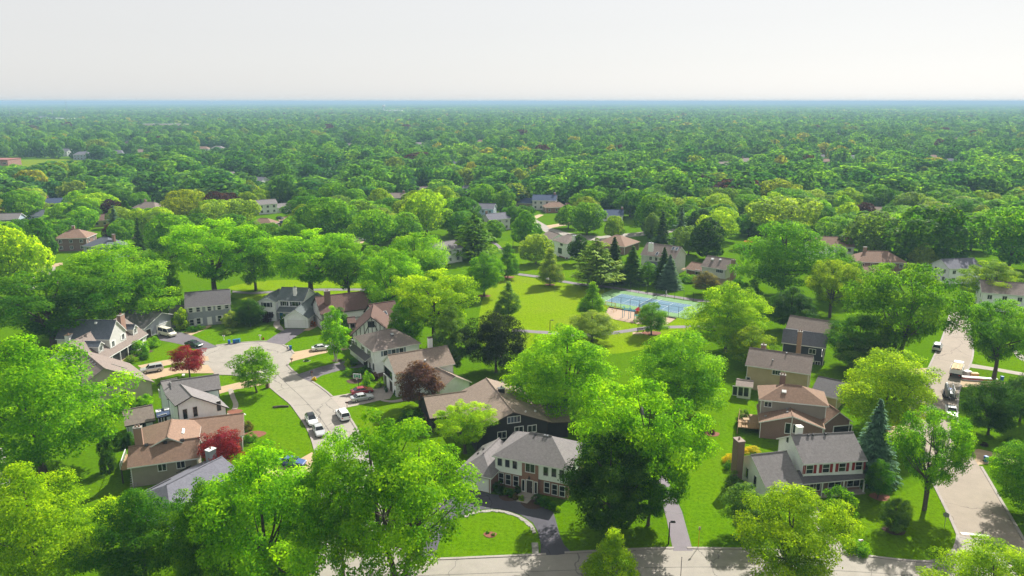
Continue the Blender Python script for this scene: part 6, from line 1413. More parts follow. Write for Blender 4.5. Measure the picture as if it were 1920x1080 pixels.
# middle distance
for k in range(4): make_proto('round_m.%d' % k, 'round', 12, 5.6, 2.2, 60, 7500, .46, 111 + k, rc=(.22, .36), lobes=.2, nl=6, soft=True)
for k in range(3): make_proto('oval_m.%d' % k, 'oval', 13, 4.8, 1.8, 56, 7000, .46, 121 + k, rc=(.24, .38), nl=5, lobes=.18, soft=True)
for k in range(3): make_proto('vase_m.%d' % k, ('vase', 'flat', 'flat')[k], 12, 6.4, 3.2, 64, 7500, .46, 131 + k, rc=(.18, .30), ntr=1 + k % 2, tr=.3, nl=12, lobes=.22, soft=True)
make_proto('cone_m.0', 'cone', 9, 3.0, .9, 56, 3600, .42, 161, lobes=.06, tr=.14, nl=4); make_proto('small_m.0', 'round', 6, 2.8, 1.5, 30, 1700, .4, 151, tr=.1, nl=6)
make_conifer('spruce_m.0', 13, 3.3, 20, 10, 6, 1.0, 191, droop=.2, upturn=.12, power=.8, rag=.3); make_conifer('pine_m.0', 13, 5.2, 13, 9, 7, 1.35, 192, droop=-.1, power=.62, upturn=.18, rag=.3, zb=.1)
make_proto('shrub_m.0', 'shrub', 2, 1.3, .05, 22, 700, .32, 171, rc=(.22, .38), tr=.05, nl=3); make_conifer('column_m.0', 6, .9, 16, 8, 3, .6, 193, droop=-.9, power=.4)
# far, single mesh each, colour picked per tree
for k, pf in enumerate(('round', 'round', 'oval', 'round', 'vase', 'oval')): make_proto('far.%d' % k, pf, 12, 5.8, .8, 40, 1300, 1.05, 211 + k, rc=(.24, .38), lobes=.12, mats=M_LEAFR, trunk=False, soft=True)
make_conifer('far.6', 12, 3.2, 11, 7, 4, 1.9, 221, mats=M_NEEDLER, trunk=False)
for k, pf in enumerate(('round', 'oval', 'round', 'oval')): make_proto('vfar.%d' % k, pf, 12, 6.0, .6, 18, 300, 2.2, 231 + k, rc=(.3, .45), mats=M_LEAFR, trunk=False, soft=True)
def grove(key, size, ntree, nlf, leaf, seed):
    rg = np.random.default_rng(seed); Vs = []; ts = []
    for k in range(ntree):
        V, t, C, rc_ = dome_pts(('round', 'oval')[k % 2], rg.uniform(6, 9.5), .5, rg.uniform(11, 17), 8, nlf, leaf, rg, rc=(.4, .6))
        off = np.array([*(rg.random(2) - .5) * size, 0]); Vs.append(V + off); ts.append(np.clip(t * .4 + rg.random() * .8 - .1, 0, 1.1))
    PROTO.setdefault(key.split('.')[0], []).append((mesh_from_quads('grove_' + key, np.concatenate(Vs), np.concatenate(ts), [M_LEAFR]), None, 12, size))
for k in range(5): grove('grove.%d' % k, 95, 40, 40, 5.6, 301 + k)
for k in range(3): grove('biggrove.%d' % k, 260, 120, 16, 12.0, 321 + k)

LEAFC = {'lime': (.175, .300, .003), 'bright': (.122, .275, .003), 'mid': (.074, .195, .005), 'deep': (.042, .135, .005), 'dark': (.026, .080, .008), 'pale': (.165, .250, .045), 'grey': (.085, .165, .035), 'yellow': (.165, .235, .004), 'gold': (.125, .215, .004),
         'purple': (0.040, 0.017, 0.022), 'red': (.19, .018, .028), 'copper': (.080, .045, .042), 'blue': (.085, .165, .110), 'olive': (.120, .112, .040), 'black': (.014, .026, .013), 'pine': (.105, .185, .020), 'flower': (.40, .35, .008), 'orange': (0.280, 0.120, 0.030)}
TREES = []      # x, y, radius
trng = random.Random(77)
def put_tree(sp, x, y, ht, wd, color, label, name='broadleaf_tree', cat='tree', group=None, lod=None, rot=None, z=0.0):
    d = math.hypot(x, y); lod = lod or ('n' if d < 265 else 'm'); key = sp + '_' + lod
    if key not in PROTO: key = sp + '_m' if sp + '_m' in PROTO else {'open': 'vase', 'birch': 'oval'}[sp] + '_m'
    me, tm, h0, w0 = PROTO[key][trng.randrange(len(PROTO[key]))]
    root = empty(name, (x, y, z), trng.random() * 6.28 if rot is None else rot); tag(root, label, cat, group)
    sc_ = (wd / w0, wd / w0 * trng.uniform(.92, 1.08), ht / h0)
    c = LEAFC[color]; j = trng.uniform(.88, 1.12)
    cr = bpy.data.objects.new('crown', me); link(cr, root); cr.scale = sc_; cr.color = (c[0] * j * trng.uniform(.95, 1.05), c[1] * j, c[2] * j, 1)
    if tm: tk = bpy.data.objects.new('trunk', tm); link(tk, root); tk.scale = sc_
    if cat == 'tree': TREES.append((x, y, wd / 2, root, color, sp))
    return root
NAMES = {'spruce': 'spruce_tree', 'pine': 'pine_tree', 'birch': 'birch_tree', 'vase': 'elm_tree', 'cone': 'linden_tree', 'column': 'arborvitae', 'small': 'ornamental_tree', 'shrub': 'shrub'}
def T(sp, px, ytop, ybase, wpx, color, label):
    b = G(px, ybase); ht = height_at(b, ytop); wd = wpx * b.y / CT / FPX * 1.0
    depth = b.y * CT + CAM_H * ST; wd = wpx * depth / FPX
    return put_tree(sp, b.x, b.y, ht, wd, color, label, NAMES.get(sp, 'broadleaf_tree'))
HAND = [
 ('round', 645, 806, 1090, 140, 'bright', 'light green tree over the cul-de-sac road, left of the many-stemmed tree'),
 ('open', 750, 778, 1098, 318, 'bright', 'huge light green many-stemmed tree in the bottom centre, left of the circular drive'),
 ('round', 505, 852, 1120, 290, 'bright', 'broad bright green tree in front of the blue-grey roof, left of the many-stemmed tree'),
 ('round', 398, 905, 1118, 150, 'mid', 'green crown between the dark tree and the broad bright tree, bottom left'),
 ('round', 275, 925, 1105, 200, 'deep', 'dark green dense tree at the bottom edge below the blue-grey roof'),
 ('round', 80, 878, 1120, 250, 'lime', 'pale lime-green rounded tree in the bottom left corner'),
 ('round', 82, 638, 888, 290, 'bright', 'large bright tree at the left edge beside the beige house'),
 ('vase', 1185, 722, 968, 250, 'bright', 'very tall bright maple right of the brick house'),
 ('oval', 1140, 805, 1015, 165, 'dark', 'dense dark green tree standing against the right end of the brick house'),
 ('oval', 1215, 790, 985, 120, 'deep', 'dark tree on the left side of the asphalt footpath'),
 ('cone', 1147, 988, 1105, 112, 'lime', 'small upright light green tree at the near kerb, bottom centre'),
 ('round', 1475, 915, 1095, 200, 'lime', 'lime-green round tree at the kerb in front of the red-shuttered house'),
 ('round', 1850, 1022, 1170, 200, 'lime', 'lime-green crown in the bottom right corner'),
 ('vase', 1733, 770, 956, 145, 'mid', 'leafy tree with a straight bare trunk on the corner lawn'),
 ('spruce', 1633, 750, 898, 86, 'blue', 'blue spruce at the right end of the red-shuttered house'),
 ('round', 1655, 655, 812, 188, 'lime', 'large yellow-green maple behind the blue spruce'),
 ('vase', 1862, 566, 716, 150, 'mid', 'vase-shaped elm with forked trunk on the right-hand lawn'),
 ('round', 1852, 712, 815, 110, 'dark', 'dark round tree below the vase-shaped elm'),
 ('round', 1912, 705, 790, 90, 'dark', 'dark tree at the right edge next to the dark round one'),
 ('round', 1928, 822, 965, 150, 'mid', 'green tree at the right edge above the tan street'),
 ('small', 1390, 905, 1004, 92, 'grey', 'grey-green loose tree left of the lime-green round tree'),
 ('small', 1645, 862, 935, 56, 'deep', 'small dark tree at the right corner of the porch'),
 ('round', 1675, 935, 998, 66, 'grey', 'squat grey-green tree in a mulch ring on the corner lawn'),
 ('round', 1360, 532, 660, 140, 'lime', 'pale yellow-green tree right of the playground'),
 ('round', 1405, 612, 690, 90, 'gold', 'golden-green tree just below the pale yellow-green one'),
 ('round', 1270, 622, 775, 180, 'bright', 'wide bright maple below the playground'),
 ('round', 1060, 618, 795, 205, 'bright', 'big green maple behind the charcoal house'),
 ('round', 1110, 583, 640, 92, 'pale', 'pale soft tree in front of the playground lawn'),
 ('round', 930, 585, 698, 118, 'black', 'near-black purple maple between the park and the white houses'),
 ('oval', 848, 572, 700, 80, 'grey', 'dull green tree left of the near-black maple'),
 ('vase', 815, 512, 650, 165, 'lime', 'yellow-green spreading tree behind the half-timbered house'),
 ('oval', 760, 560, 660, 70, 'mid', 'green tree touching the right gable of the half-timbered house'),
 ('birch', 630, 572, 678, 62, 'bright', 'birch clump with white stems on the lawn by the white sedan'),
 ('small', 482, 650, 736, 86, 'bright', 'young open tree on the lawn beside the cul-de-sac'),
 ('small', 356, 648, 707, 74, 'red', 'deep red Japanese maple by the cul-de-sac'),
 ('small', 418, 806, 886, 92, 'red', 'deep red maple beside the brown-roofed house'),
 ('small', 787, 676, 765, 90, 'copper', 'copper-leaved tree in front of the white garage house'),
 ('vase', 872, 762, 850, 118, 'lime', 'yellow-green tree in front of the charcoal house'),
 ('vase', 105, 512, 665, 260, 'deep', 'large dark spreading tree behind the dormer house'),
 ('round', 225, 457, 608, 225, 'bright', 'big green tree left of the grey colonial'),
 ('round', 300, 470, 590, 90, 'deep', 'dark green tree just left of the grey colonial roof'),
 ('vase', 405, 415, 562, 190, 'bright', 'tall broad tree directly behind the grey colonial'),
 ('round', 480, 415, 545, 110, 'mid', 'tree filling the gap right of the tall broad tree'),
 ('vase', 585, 436, 562, 190, 'bright', 'wide layered tree behind the white colonial'),
 ('vase', 655, 450, 572, 110, 'mid', 'forked tree behind the half-timbered house chimney'),
 ('round', 735, 470, 590, 130, 'bright', 'bright tree behind the half-timbered roof, right of the forked tree'),
 ('round', 780, 436, 548, 150, 'bright', 'bright crown left of the park lawn'),
 ('round', 28, 425, 560, 110, 'lime', 'lime-green tree on the left edge above the dark spreading tree'),
 ('oval', 80, 410, 497, 76, 'deep', 'single dark tree on the far left lawn'),
 ('oval', 640, 575, 640, 40, 'deep', 'small dark tree behind the birch clump'),
 ('round', 470, 560, 612, 50, 'dark', 'dark bushy tree between the two colonial houses'),
 ('round', 908, 476, 556, 76, 'mid', 'round park tree with mulch ring on the left of the lawn'),
 ('cone', 952, 453, 521, 46, 'mid', 'slim park tree behind the round one'),
 ('cone', 1031, 462, 535, 58, 'pale', 'pale conical linden at the top of the park lawn'),
 ('cone', 953, 525, 595, 54, 'grey', 'dark grey-green conical tree on the left of the park lawn'),
 ('cone', 1110, 526, 595, 58, 'bright', 'bright conical tree by the tennis court corner'),
 ('round', 1221, 567, 628, 62, 'mid', 'young park tree in a mulch ring by the bench'),
 ('pine', 1117, 447, 536, 100, 'pine', 'broad yellow-green pine behind the tennis court'),
 ('spruce', 1150, 445, 528, 50, 'dark', 'tall dark spruce right of the yellow-green pine'),
 ('spruce', 1185, 462, 532, 54, 'deep', 'dark green spruce behind the tennis court, second in the row'),
 ('spruce', 1243, 464, 533, 36, 'dark', 'dark narrow spruce behind the blue spruce'),
 ('spruce', 1254, 478, 541, 44, 'blue', 'blue spruce behind the tennis court'),
 ('oval', 1215, 490, 534, 38, 'mid', 'bushy green tree between the dark spruces'),
 ('oval', 1085, 441, 495, 44, 'dark', 'dark domed tree beside the white patio house'),
 ('small', 1322, 508, 552, 56, 'olive', 'olive-brown tree in front of the chimney house'),
 ('oval', 1325, 410, 488, 78, 'dark', 'big dark tree right of the skylight house'),
 ('round', 1290, 425, 478, 60, 'grey', 'grey-green tree behind the skylight house'),
 ('pine', 890, 402, 486, 92, 'mid', 'large green conifer left of the pale conical linden'),
 ('oval', 985, 396, 462, 60, 'mid', 'upright green tree beside the grey house with blue-grey roof'),
 ('round', 1005, 440, 495, 62, 'pale', 'soft green tree in front of the white patio house'),
 ('round', 1100, 380, 440, 76, 'mid', 'rounded tree on the lawn by the far street lamp'),
 ('round', 1150, 405, 448, 44, 'gold', 'yellow-green small tree at the far street'),
 ('round', 1065, 385, 428, 46, 'mid', 'tree in the front yard at the far street drive'),
 ('spruce', 1240, 398, 470, 46, 'dark', 'tall dark spruce right of the far street'),
 ('spruce', 1275, 390, 462, 40, 'blue', 'blue-grey spruce right of the tall dark one at the far street'),
 ('round', 1225, 365, 440, 90, 'mid', 'large tree at the right end of the far street'),
 ('round', 1345, 395, 452, 70, 'lime', 'yellow-green tree left of the orange parasol'),
 ('vase', 1680, 497, 690, 195, 'mid', 'large spreading tree left of the tan street'),
 ('round', 1610, 590, 690, 130, 'deep', 'dense green tree behind the gambrel house'),
 ('vase', 1555, 488, 595, 120, 'gold', 'golden-topped spreading tree right of the chimney house'),
 ('round', 1465, 412, 555, 165, 'mid', 'massive green tree right of the chimney house'),
 ('round', 1480, 540, 620, 95, 'dark', 'dark round tree above the gambrel house'),
 ('round', 1625, 626, 700, 130, 'grey', 'white-flecked grey-green tree right of the gambrel house'),
 ('open', 1850, 486, 566, 120, 'gold', 'thin yellow-green tree in front of the white gabled house at right'),
 ('round', 1745, 385, 505, 155, 'deep', 'massive dark tree above the dark red-brown hip roof'),
 ('round', 1635, 398, 490, 120, 'grey', 'grey-green tree left of the massive dark tree'),
 ('oval', 1725, 456, 515, 56, 'pale', 'small pale tree in front of the massive dark tree'),
 ('round', 1890, 390, 505, 120, 'mid', 'rounded green tree at the right edge above the white house'),
 ('vase', 1470, 372, 455, 130, 'pale', 'pale flat-topped tree above the massive green tree'),
 ('round', 1570, 470, 560, 80, 'mid', 'green tree right of the brown-roofed white house'),
 ('spruce', 218, 386, 442, 34, 'blue', 'blue spruce beside the cream-gabled house'),
 ('round', 208, 374, 412, 44, 'purple', 'purple-leaved tree behind the far blue spruce'),
 ('round', 212, 420, 452, 34, 'purple', 'small purple-leaved tree below the far blue spruce'),
 ('round', 348, 356, 418, 74, 'yellow', 'yellow-topped tree above the tall broad tree, left'),
 ('round', 410, 360, 415, 56, 'purple', 'purple-leaved tree right of the yellow-topped tree'),
 ('vase', 440, 376, 442, 100, 'pale', 'pale flat-topped tree left of the white gabled house'),
 ('round', 305, 398, 455, 70, 'grey', 'grey-green tree right of the far blue spruce'),
 ('round', 325, 402, 480, 90, 'mid', 'rounded green tree above the grey colonial, left'),
 ('round', 800, 357, 440, 98, 'lime', 'large lime-green tree cluster in the upper centre'),
 ('round', 700, 395, 462, 80, 'bright', 'bright tree left of the lime-green cluster'),
 ('round', 618, 372, 452, 110, 'mid', 'wide green tree right of the white gabled house'),
 ('round', 572, 398, 446, 56, 'deep', 'dark tree next to the parked cars, mid left'),
 ('round', 905, 345, 395, 60, 'mid', 'rounded tree behind the light blue house'),
 ('round', 870, 370, 420, 70, 'deep', 'dark tree left of the light blue house'),
 ('column', 893 + 48, 388, 412, 10, 'dark', 'small dark columnar evergreen near the pool'),
 ('small', 920, 382, 405, 24, 'orange', 'small orange-leaved tree by the light blue house'),
 ('round', 1458, 336, 390, 80, 'yellow', 'yellow-topped tree in the right-centre canopy'),
 ('round', 1620, 380, 420, 36, 'purple', 'purple-leaved tree in the right canopy'),
 ('round', 1290, 318, 350, 30, 'purple', 'purple-leaved tree in the far centre-right canopy'),
 ('round', 765, 292, 318, 34, 'purple', 'purple-leaved tree in the far centre canopy'),
 ('round', 68, 322, 350, 46, 'mid', 'small tree in front of the far left playing field, by the road'), ('round', 30, 308, 340, 44, 'mid', 'small tree left of the far left road'), ('round', 130, 312, 328, 18, 'deep', 'small tree on the far left playing field'), ('round', 152, 314, 329, 20, 'deep', 'second small tree on the far left playing field'), ('round', 176, 306, 322, 26, 'mid', 'tree at the right end of the far left playing field'), ('round', 100, 340, 372, 40, 'deep', 'dark tree below the far left field'),
 ('round', 48, 357, 420, 84, 'mid', 'broad tree left of the navy-roofed house, far left'),
 ('vase', 112, 414, 458, 90, 'mid', 'flat-topped tree above the brown hip-roofed brick house'),
]
for a in HAND: T(*a)
# ---- shrubs and hedges
def Sh(px, py, wpx, hpx, color, label, sp='shrub', cat='shrub'):
    b = G(px, py); depth = b.y * CT + CAM_H * ST; wd = wpx * depth / FPX; ht = height_at(b, py - hpx)
    put_tree(sp, b.x, b.y, max(ht, .4), wd, color, label, NAMES.get(sp, 'shrub'), cat)
SHR = [
 (1570, 970, 66, 58, 'mid', 'large rounded green shrub in front of the porch'), (343, 617, 34, 38, 'lime', 'round lime-green shrub at the left corner of the grey colonial'), (434, 612, 32, 28, 'pale', 'pale round shrub at the right corner of the grey colonial'),
 (466, 607, 46, 34, 'grey', 'grey-green shrub between the two colonials'), (503, 603, 26, 18, 'purple', 'dark purple shrub in front of the white colonial'), (430, 625, 30, 8, 'pale', 'low pale ground shrub on the grey colonial lawn'),
 (360, 622, 22, 10, 'deep', 'low dark shrub left of the red door'), (375, 618, 18, 9, 'mid', 'low green shrub below the red door windows'),
 (262, 663, 38, 24, 'bright', 'bright shrub in front of the dormer house porch'), (290, 650, 26, 18, 'bright', 'bright shrub at the right corner of the dormer house'), (271, 673, 20, 12, 'deep', 'small dark shrub at the edge of the dormer house lawn'), (246, 679, 26, 12, 'gold', 'yellowish flower shrub beside the dormer house porch'),
 (232, 768, 50, 22, 'bright', 'clipped hedge bush along the beige house, left one'), (274, 758, 30, 18, 'bright', 'clipped hedge bush along the beige house, right one'),
 (205, 884, 36, 62, 'dark', 'dark conical evergreen left of the brown-roofed house'), (245, 836, 16, 26, 'deep', 'slim dark evergreen at the brick chimney of the brown-roofed house'), (225, 842, 22, 30, 'dark', 'dark bush left of the slim evergreen'),
 (480, 860, 26, 16, 'grey', 'grey-green shrub right of the deep red maple'), (470, 828, 26, 16, 'mid', 'shrub at the porch post of the brown-roofed house'), (466, 806, 22, 16, 'olive', 'rust-tinged shrub by the brown-roofed wing'), (497, 856, 16, 12, 'deep', 'small dark shrub on the curved bed'),
 (660, 685, 22, 14, 'mid', 'shrub at the left corner of the hip-roofed house'), (655, 702, 26, 12, 'bright', 'low bright shrub in the bed by the grey-paved drive'), (676, 705, 28, 14, 'deep', 'dark green shrub in the bed of the hip-roofed house'), (690, 722, 22, 26, 'bright', 'weeping green shrub behind the basketball hoop'), (702, 712, 18, 14, 'copper', 'pinkish shrub beside the weeping green one'), (712, 726, 20, 10, 'pale', 'pale grass clump at the garage corner'), (653, 690, 14, 16, 'lime', 'small lime shrub at the recessed entry'), (687, 700, 18, 14, 'dark', 'dark shrub below the white wall, by the entry'),
 (742, 741, 8, 12, 'dark', 'dark clipped shrub at the right garage door'), (724, 735, 8, 12, 'dark', 'dark clipped shrub between the garage doors'),
 (935, 925, 26, 22, 'dark', 'dark shrub at the brick garage corner'), (948, 926, 14, 11, 'gold', 'small yellow-green shrub under the left brick windows'), (957, 930, 18, 13, 'deep', 'low dark shrub left of the front door'), (966, 935, 14, 10, 'olive', 'bronze shrub left of the front step'), (978, 938, 14, 9, 'lime', 'bright low shrub beside the front step'), (1008, 942, 22, 16, 'dark', 'dark shrub right of the front step'), (1020, 950, 26, 18, 'deep', 'dark spreading shrub under the right brick windows'), (1035, 955, 20, 14, 'mid', 'green shrub near the right end of the brick front'), (1046, 958, 12, 9, 'lime', 'small yellow-green shrub at the end of the brick front'), (970, 924, 14, 14, 'dark', 'dark upright shrub against the left brick wall'),
 (914, 1000, 8, 5, 'mid', 'tiny green plant in the red mulch bed, left'), (925, 1004, 8, 5, 'mid', 'tiny green plant in the red mulch bed, right'),
 (1368, 868, 26, 16, 'flower', 'round golden shrub left of the tall chimney'), (1366, 880, 20, 16, 'mid', 'round green shrub below the golden one'), (1375, 915, 36, 30, 'grey', 'grey-green bush at the foot of the tall chimney'), (1395, 795, 30, 26, 'grey', 'bush behind the timber deck'), (1390, 848, 28, 8, 'flower', 'golden flowering hedge piece behind the chimney, left'), (1412, 846, 30, 8, 'flower', 'golden flowering hedge piece behind the chimney, right'),
 (1605, 1036, 52, 20, 'bright', 'low bright green bush around the mailbox at the corner'), (600, 604, 16, 12, 'gold', 'flowering shrub beside the white garage'), (587, 612, 12, 10, 'orange', 'orange flower clump beside the white garage'), (533, 606, 16, 16, 'deep', 'dark shrub left of the white garage door'),
 (575, 677, 10, 5, 'mid', 'small plant in the round stone ring'), (590, 713, 10, 6, 'flower', 'yellow flowers at the dark mailbox'), (1865, 668, 26, 14, 'deep', 'low dark shrub on the lawn behind the elm trunk'), (1335, 813, 12, 8, 'copper', 'reddish plant in the lawn bed behind the tall maple'),
 (1292, 528, 34, 14, 'bright', 'clipped bright hedge block beside the patio parasol'), (1385, 545, 30, 26, 'deep', 'dark bush right of the olive-brown tree'), (1410, 560, 40, 34, 'deep', 'deep green bush below the massive green tree'),
 (494, 636.5, 5, 4, 'red', 'tiny red flower clump beside the white mailbox on the cul-de-sac lawn'), (250, 676, 6, 5, 'red', 'small crimson flower clump by the dormer house porch'), (1845, 836, 14, 7, 'purple', 'low dark purple plant on the dark lawn at the right edge'), (1895, 828, 18, 8, 'deep', 'low shrub on the right-edge lawn near the dark trees'),
 (795, 760, 14, 10, 'dark', 'dark clipped bush by the charcoal house garage'), (770, 792, 60, 22, 'deep', 'spreading dark shrub on the lawn in front of the charcoal house'), (725, 800, 30, 14, 'mid', 'low shrub on the lawn by the white car'),
]
for a in SHR: Sh(*a[:6], sp='column' if 'slim dark evergreen' in a[5] else ('shrub'))

# ---- the wooded suburb: nearest trees one by one, the rest as woodland
def woodland_points(y0, y1, sp, seed, half=.78):
    rg = np.random.default_rng(seed); ny = int((y1 - y0) / sp); out = []
    for i in range(ny):
        y = y0 + (i + .5) * sp; xm = y * half + 40; nx = int(2 * xm / sp)
        xs = -xm + (np.arange(nx) + .5 * (i % 2) + .25) * sp + rg.normal(0, sp * .22, nx); ys = y + rg.normal(0, sp * .22, nx); out.append(np.stack([xs, ys], 1))
    return np.concatenate(out)
CLEAR = [[Vector((p.x, p.y, 0)) for p in q] for q in (
  PX((860, 500), (880, 470), (960, 445), (1000, 430), (985, 400), (1040, 405), (1240, 425), (1240, 445), (1120, 455), (1130, 470), (1320, 500), (1420, 545), (1420, 700), (860, 700)),
  PX((-100, 330), (-100, 297), (60, 298), (120, 297), (215, 312), (222, 322), (190, 330), (150, 342), (100, 350), (20, 342)),
  PX((512, 405), (548, 400), (560, 424), (572, 450), (528, 450), (518, 428)), PX((635, 450), (700, 440), (695, 458), (640, 462)), PX((40, 545), (60, 500), (125, 488), (125, 500), (90, 550)), PX((226, 452), (226, 440), (290, 438), (290, 452), (240, 458)))]
hand_pos = [(t[0], t[1], t[2]) for t in TREES]
def free(x, y, r):
    for (hx, hy, hr) in hand_pos:
        if (x - hx) ** 2 + (y - hy) ** 2 < ((hr + r) * .7) ** 2: return False
    for (hx, hy, hr, hz_) in FARH:
        dx, dy = x - hx, y - hy
        if dx * dx + dy * dy < (hr + r * .45) ** 2: return False
        L = math.hypot(hx, hy); t = -(dx * hx + dy * hy) / L            # metres in front of the house
        if 0 < t < 22 and abs(dx * hy - dy * hx) / L < hr * .75: return False
    for q in CLEAR:
        if inpoly(x, y, q): return False
    return True
def max_height(x, y, r):
    """gardens in front of a house hold lower trees, so that its upper walls and roof stay in view"""
    m = 99.0
    for (hx, hy, hr, hz_) in FARH:
        dx, dy = x - hx, y - hy; L = math.hypot(hx, hy); t = -(dx * hx + dy * hy) / L
        if 0 < t < 260 and abs(dx * hy - dy * hx) / L < hr * .55 + r * .45: m = min(m, hz_ + (CAM_H - hz_) * t / L)
    return m
PAL = [('mid', 30), ('bright', 15), ('deep', 20), ('grey', 12), ('pale', 8), ('lime', 7), ('dark', 5), ('gold', 3), ('yellow', .7), ('purple', 1.2), ('blue', .6)]
pal = [c for c, w_ in PAL]; palw = [w_ for c, w_ in PAL]
LAND = [('the turquoise pool', G(920, 414)), ('the cream-gabled house', G(196, 420)), ('the navy-roofed grey house', G(100, 390)), ('the pale weathered roof', G(268, 398)), ('the white gabled house with parked cars', G(505, 395)), ('the lime-green tree cluster', G(780, 430)), ('the bend of the far street', G(1030, 410)),
        ('the far street lamp', G(1081, 436)), ('the orange parasol', G(1402, 455)), ('the pale flat-topped tree', G(1470, 440)), ('the massive dark tree', G(1745, 490)), ('the right edge', G(1930, 420)), ('the brown-roofed white house', G(1560, 475)), ('the yellow-topped tree', G(348, 410)), ('the small taupe house', G(742, 385)), ('the white gable behind rounded trees', G(878, 370)),
        ('the far left playing field', G(120, 335)), ('the blue-grey roofs in the right canopy', G(1655, 360)), ('the tall tan-brick house', G(1405, 330)), ('the wide layered tree', G(585, 500)), ('the skylight house', G(1240, 470)), ('the purple tree right of centre', G(1290, 340)), ('the slate roof with brick chimney', G(850, 325)), ('the left edge', G(-10, 400))]
DESC = {'mid': 'mid-green', 'bright': 'bright green', 'deep': 'deep green', 'grey': 'grey-green', 'pale': 'pale green', 'lime': 'yellow-green', 'dark': 'dark green', 'gold': 'golden-green', 'yellow': 'yellow', 'purple': 'purple-leaved', 'blue': 'blue-grey'}
SHP = {'round': 'rounded tree', 'oval': 'upright tree', 'vase': 'spreading tree', 'spruce': 'spruce', 'pine': 'pine', 'cone': 'conical tree'}
ORD = ['nearest', 'second', 'third', 'fourth', 'fifth', 'sixth', 'seventh', 'eighth', 'ninth', 'tenth', 'eleventh', 'twelfth']
N_TREE = 300
pts = woodland_points(200, 700, 15.5, 5, .74); pts = pts[np.argsort(pts[:, 1])]
cand = []; rr = random.Random(9); rest = []
for x, y in pts:
    u_, v_ = proj(Vector((x, y, 0)))
    if v_ > 478 or (v_ > 455 and 600 < u_ < 1560): continue
    r_ = rr.uniform(5.0, 9.6)
    if abs(x) > y * .72 + 14 or not free(x, y, r_): continue
    cand.append((x, y, r_))
left_n = N_TREE - len(TREES)
vis = [c for c in cand if abs(proj(Vector((c[0], c[1], 8)))[0] - 960) < 985]
ind = set(id(c) for c in vis[:left_n]); picked = []
for c in cand:
    if id(c) not in ind: rest.append(c); continue
    x, y, r_ = c; col_ = rr.choices(pal, palw)[0]; sp_ = 'spruce' if col_ in ('blue',) or (col_ == 'dark' and rr.random() < .6) else rr.choices(['round', 'oval', 'vase', 'cone'], [68, 22, 6, 4])[0]
    ht = rr.uniform(9.5, 13.0) + (r_ - 5) * .9 * rr.random(); wd = r_ * 2 * (.5 if sp_ == 'spruce' else .62 if sp_ == 'cone' else 1) * 1.12
    mh = max_height(x, y, r_)
    if mh < 3.0: continue
    if ht > mh: wd *= max(.6, mh / ht); ht = mh
    picked.append((x, y, ht, wd, sp_, col_))
cnt_ = {}
for (x, y, ht, wd, sp_, col_) in picked:
    L_, lp = min(((n_, p) for n_, p in LAND), key=lambda q: (q[1].x - x) ** 2 + (q[1].y - y) ** 2)
    dx, dy = x - lp.x, y - lp.y
    dr = ('behind' if dy > 0 else 'in front of') if abs(dy) > abs(dx) else ('right of' if dx > 0 else 'left of')
    if 'edge' in L_: dr = 'near'
    k_ = (col_, sp_, dr, L_); cnt_[k_] = cnt_.get(k_, 0) + 1; n_ = cnt_[k_] - 1
    lab = '%s %s %s %s' % (DESC[col_], SHP[sp_], dr, L_) + (', %s such' % ORD[min(n_, 11)] if n_ else '')
    put_tree(sp_, x, y, ht, wd, col_, lab, NAMES.get(sp_, 'broadleaf_tree'), 'tree', 'trees of the wooded suburb', lod='m')
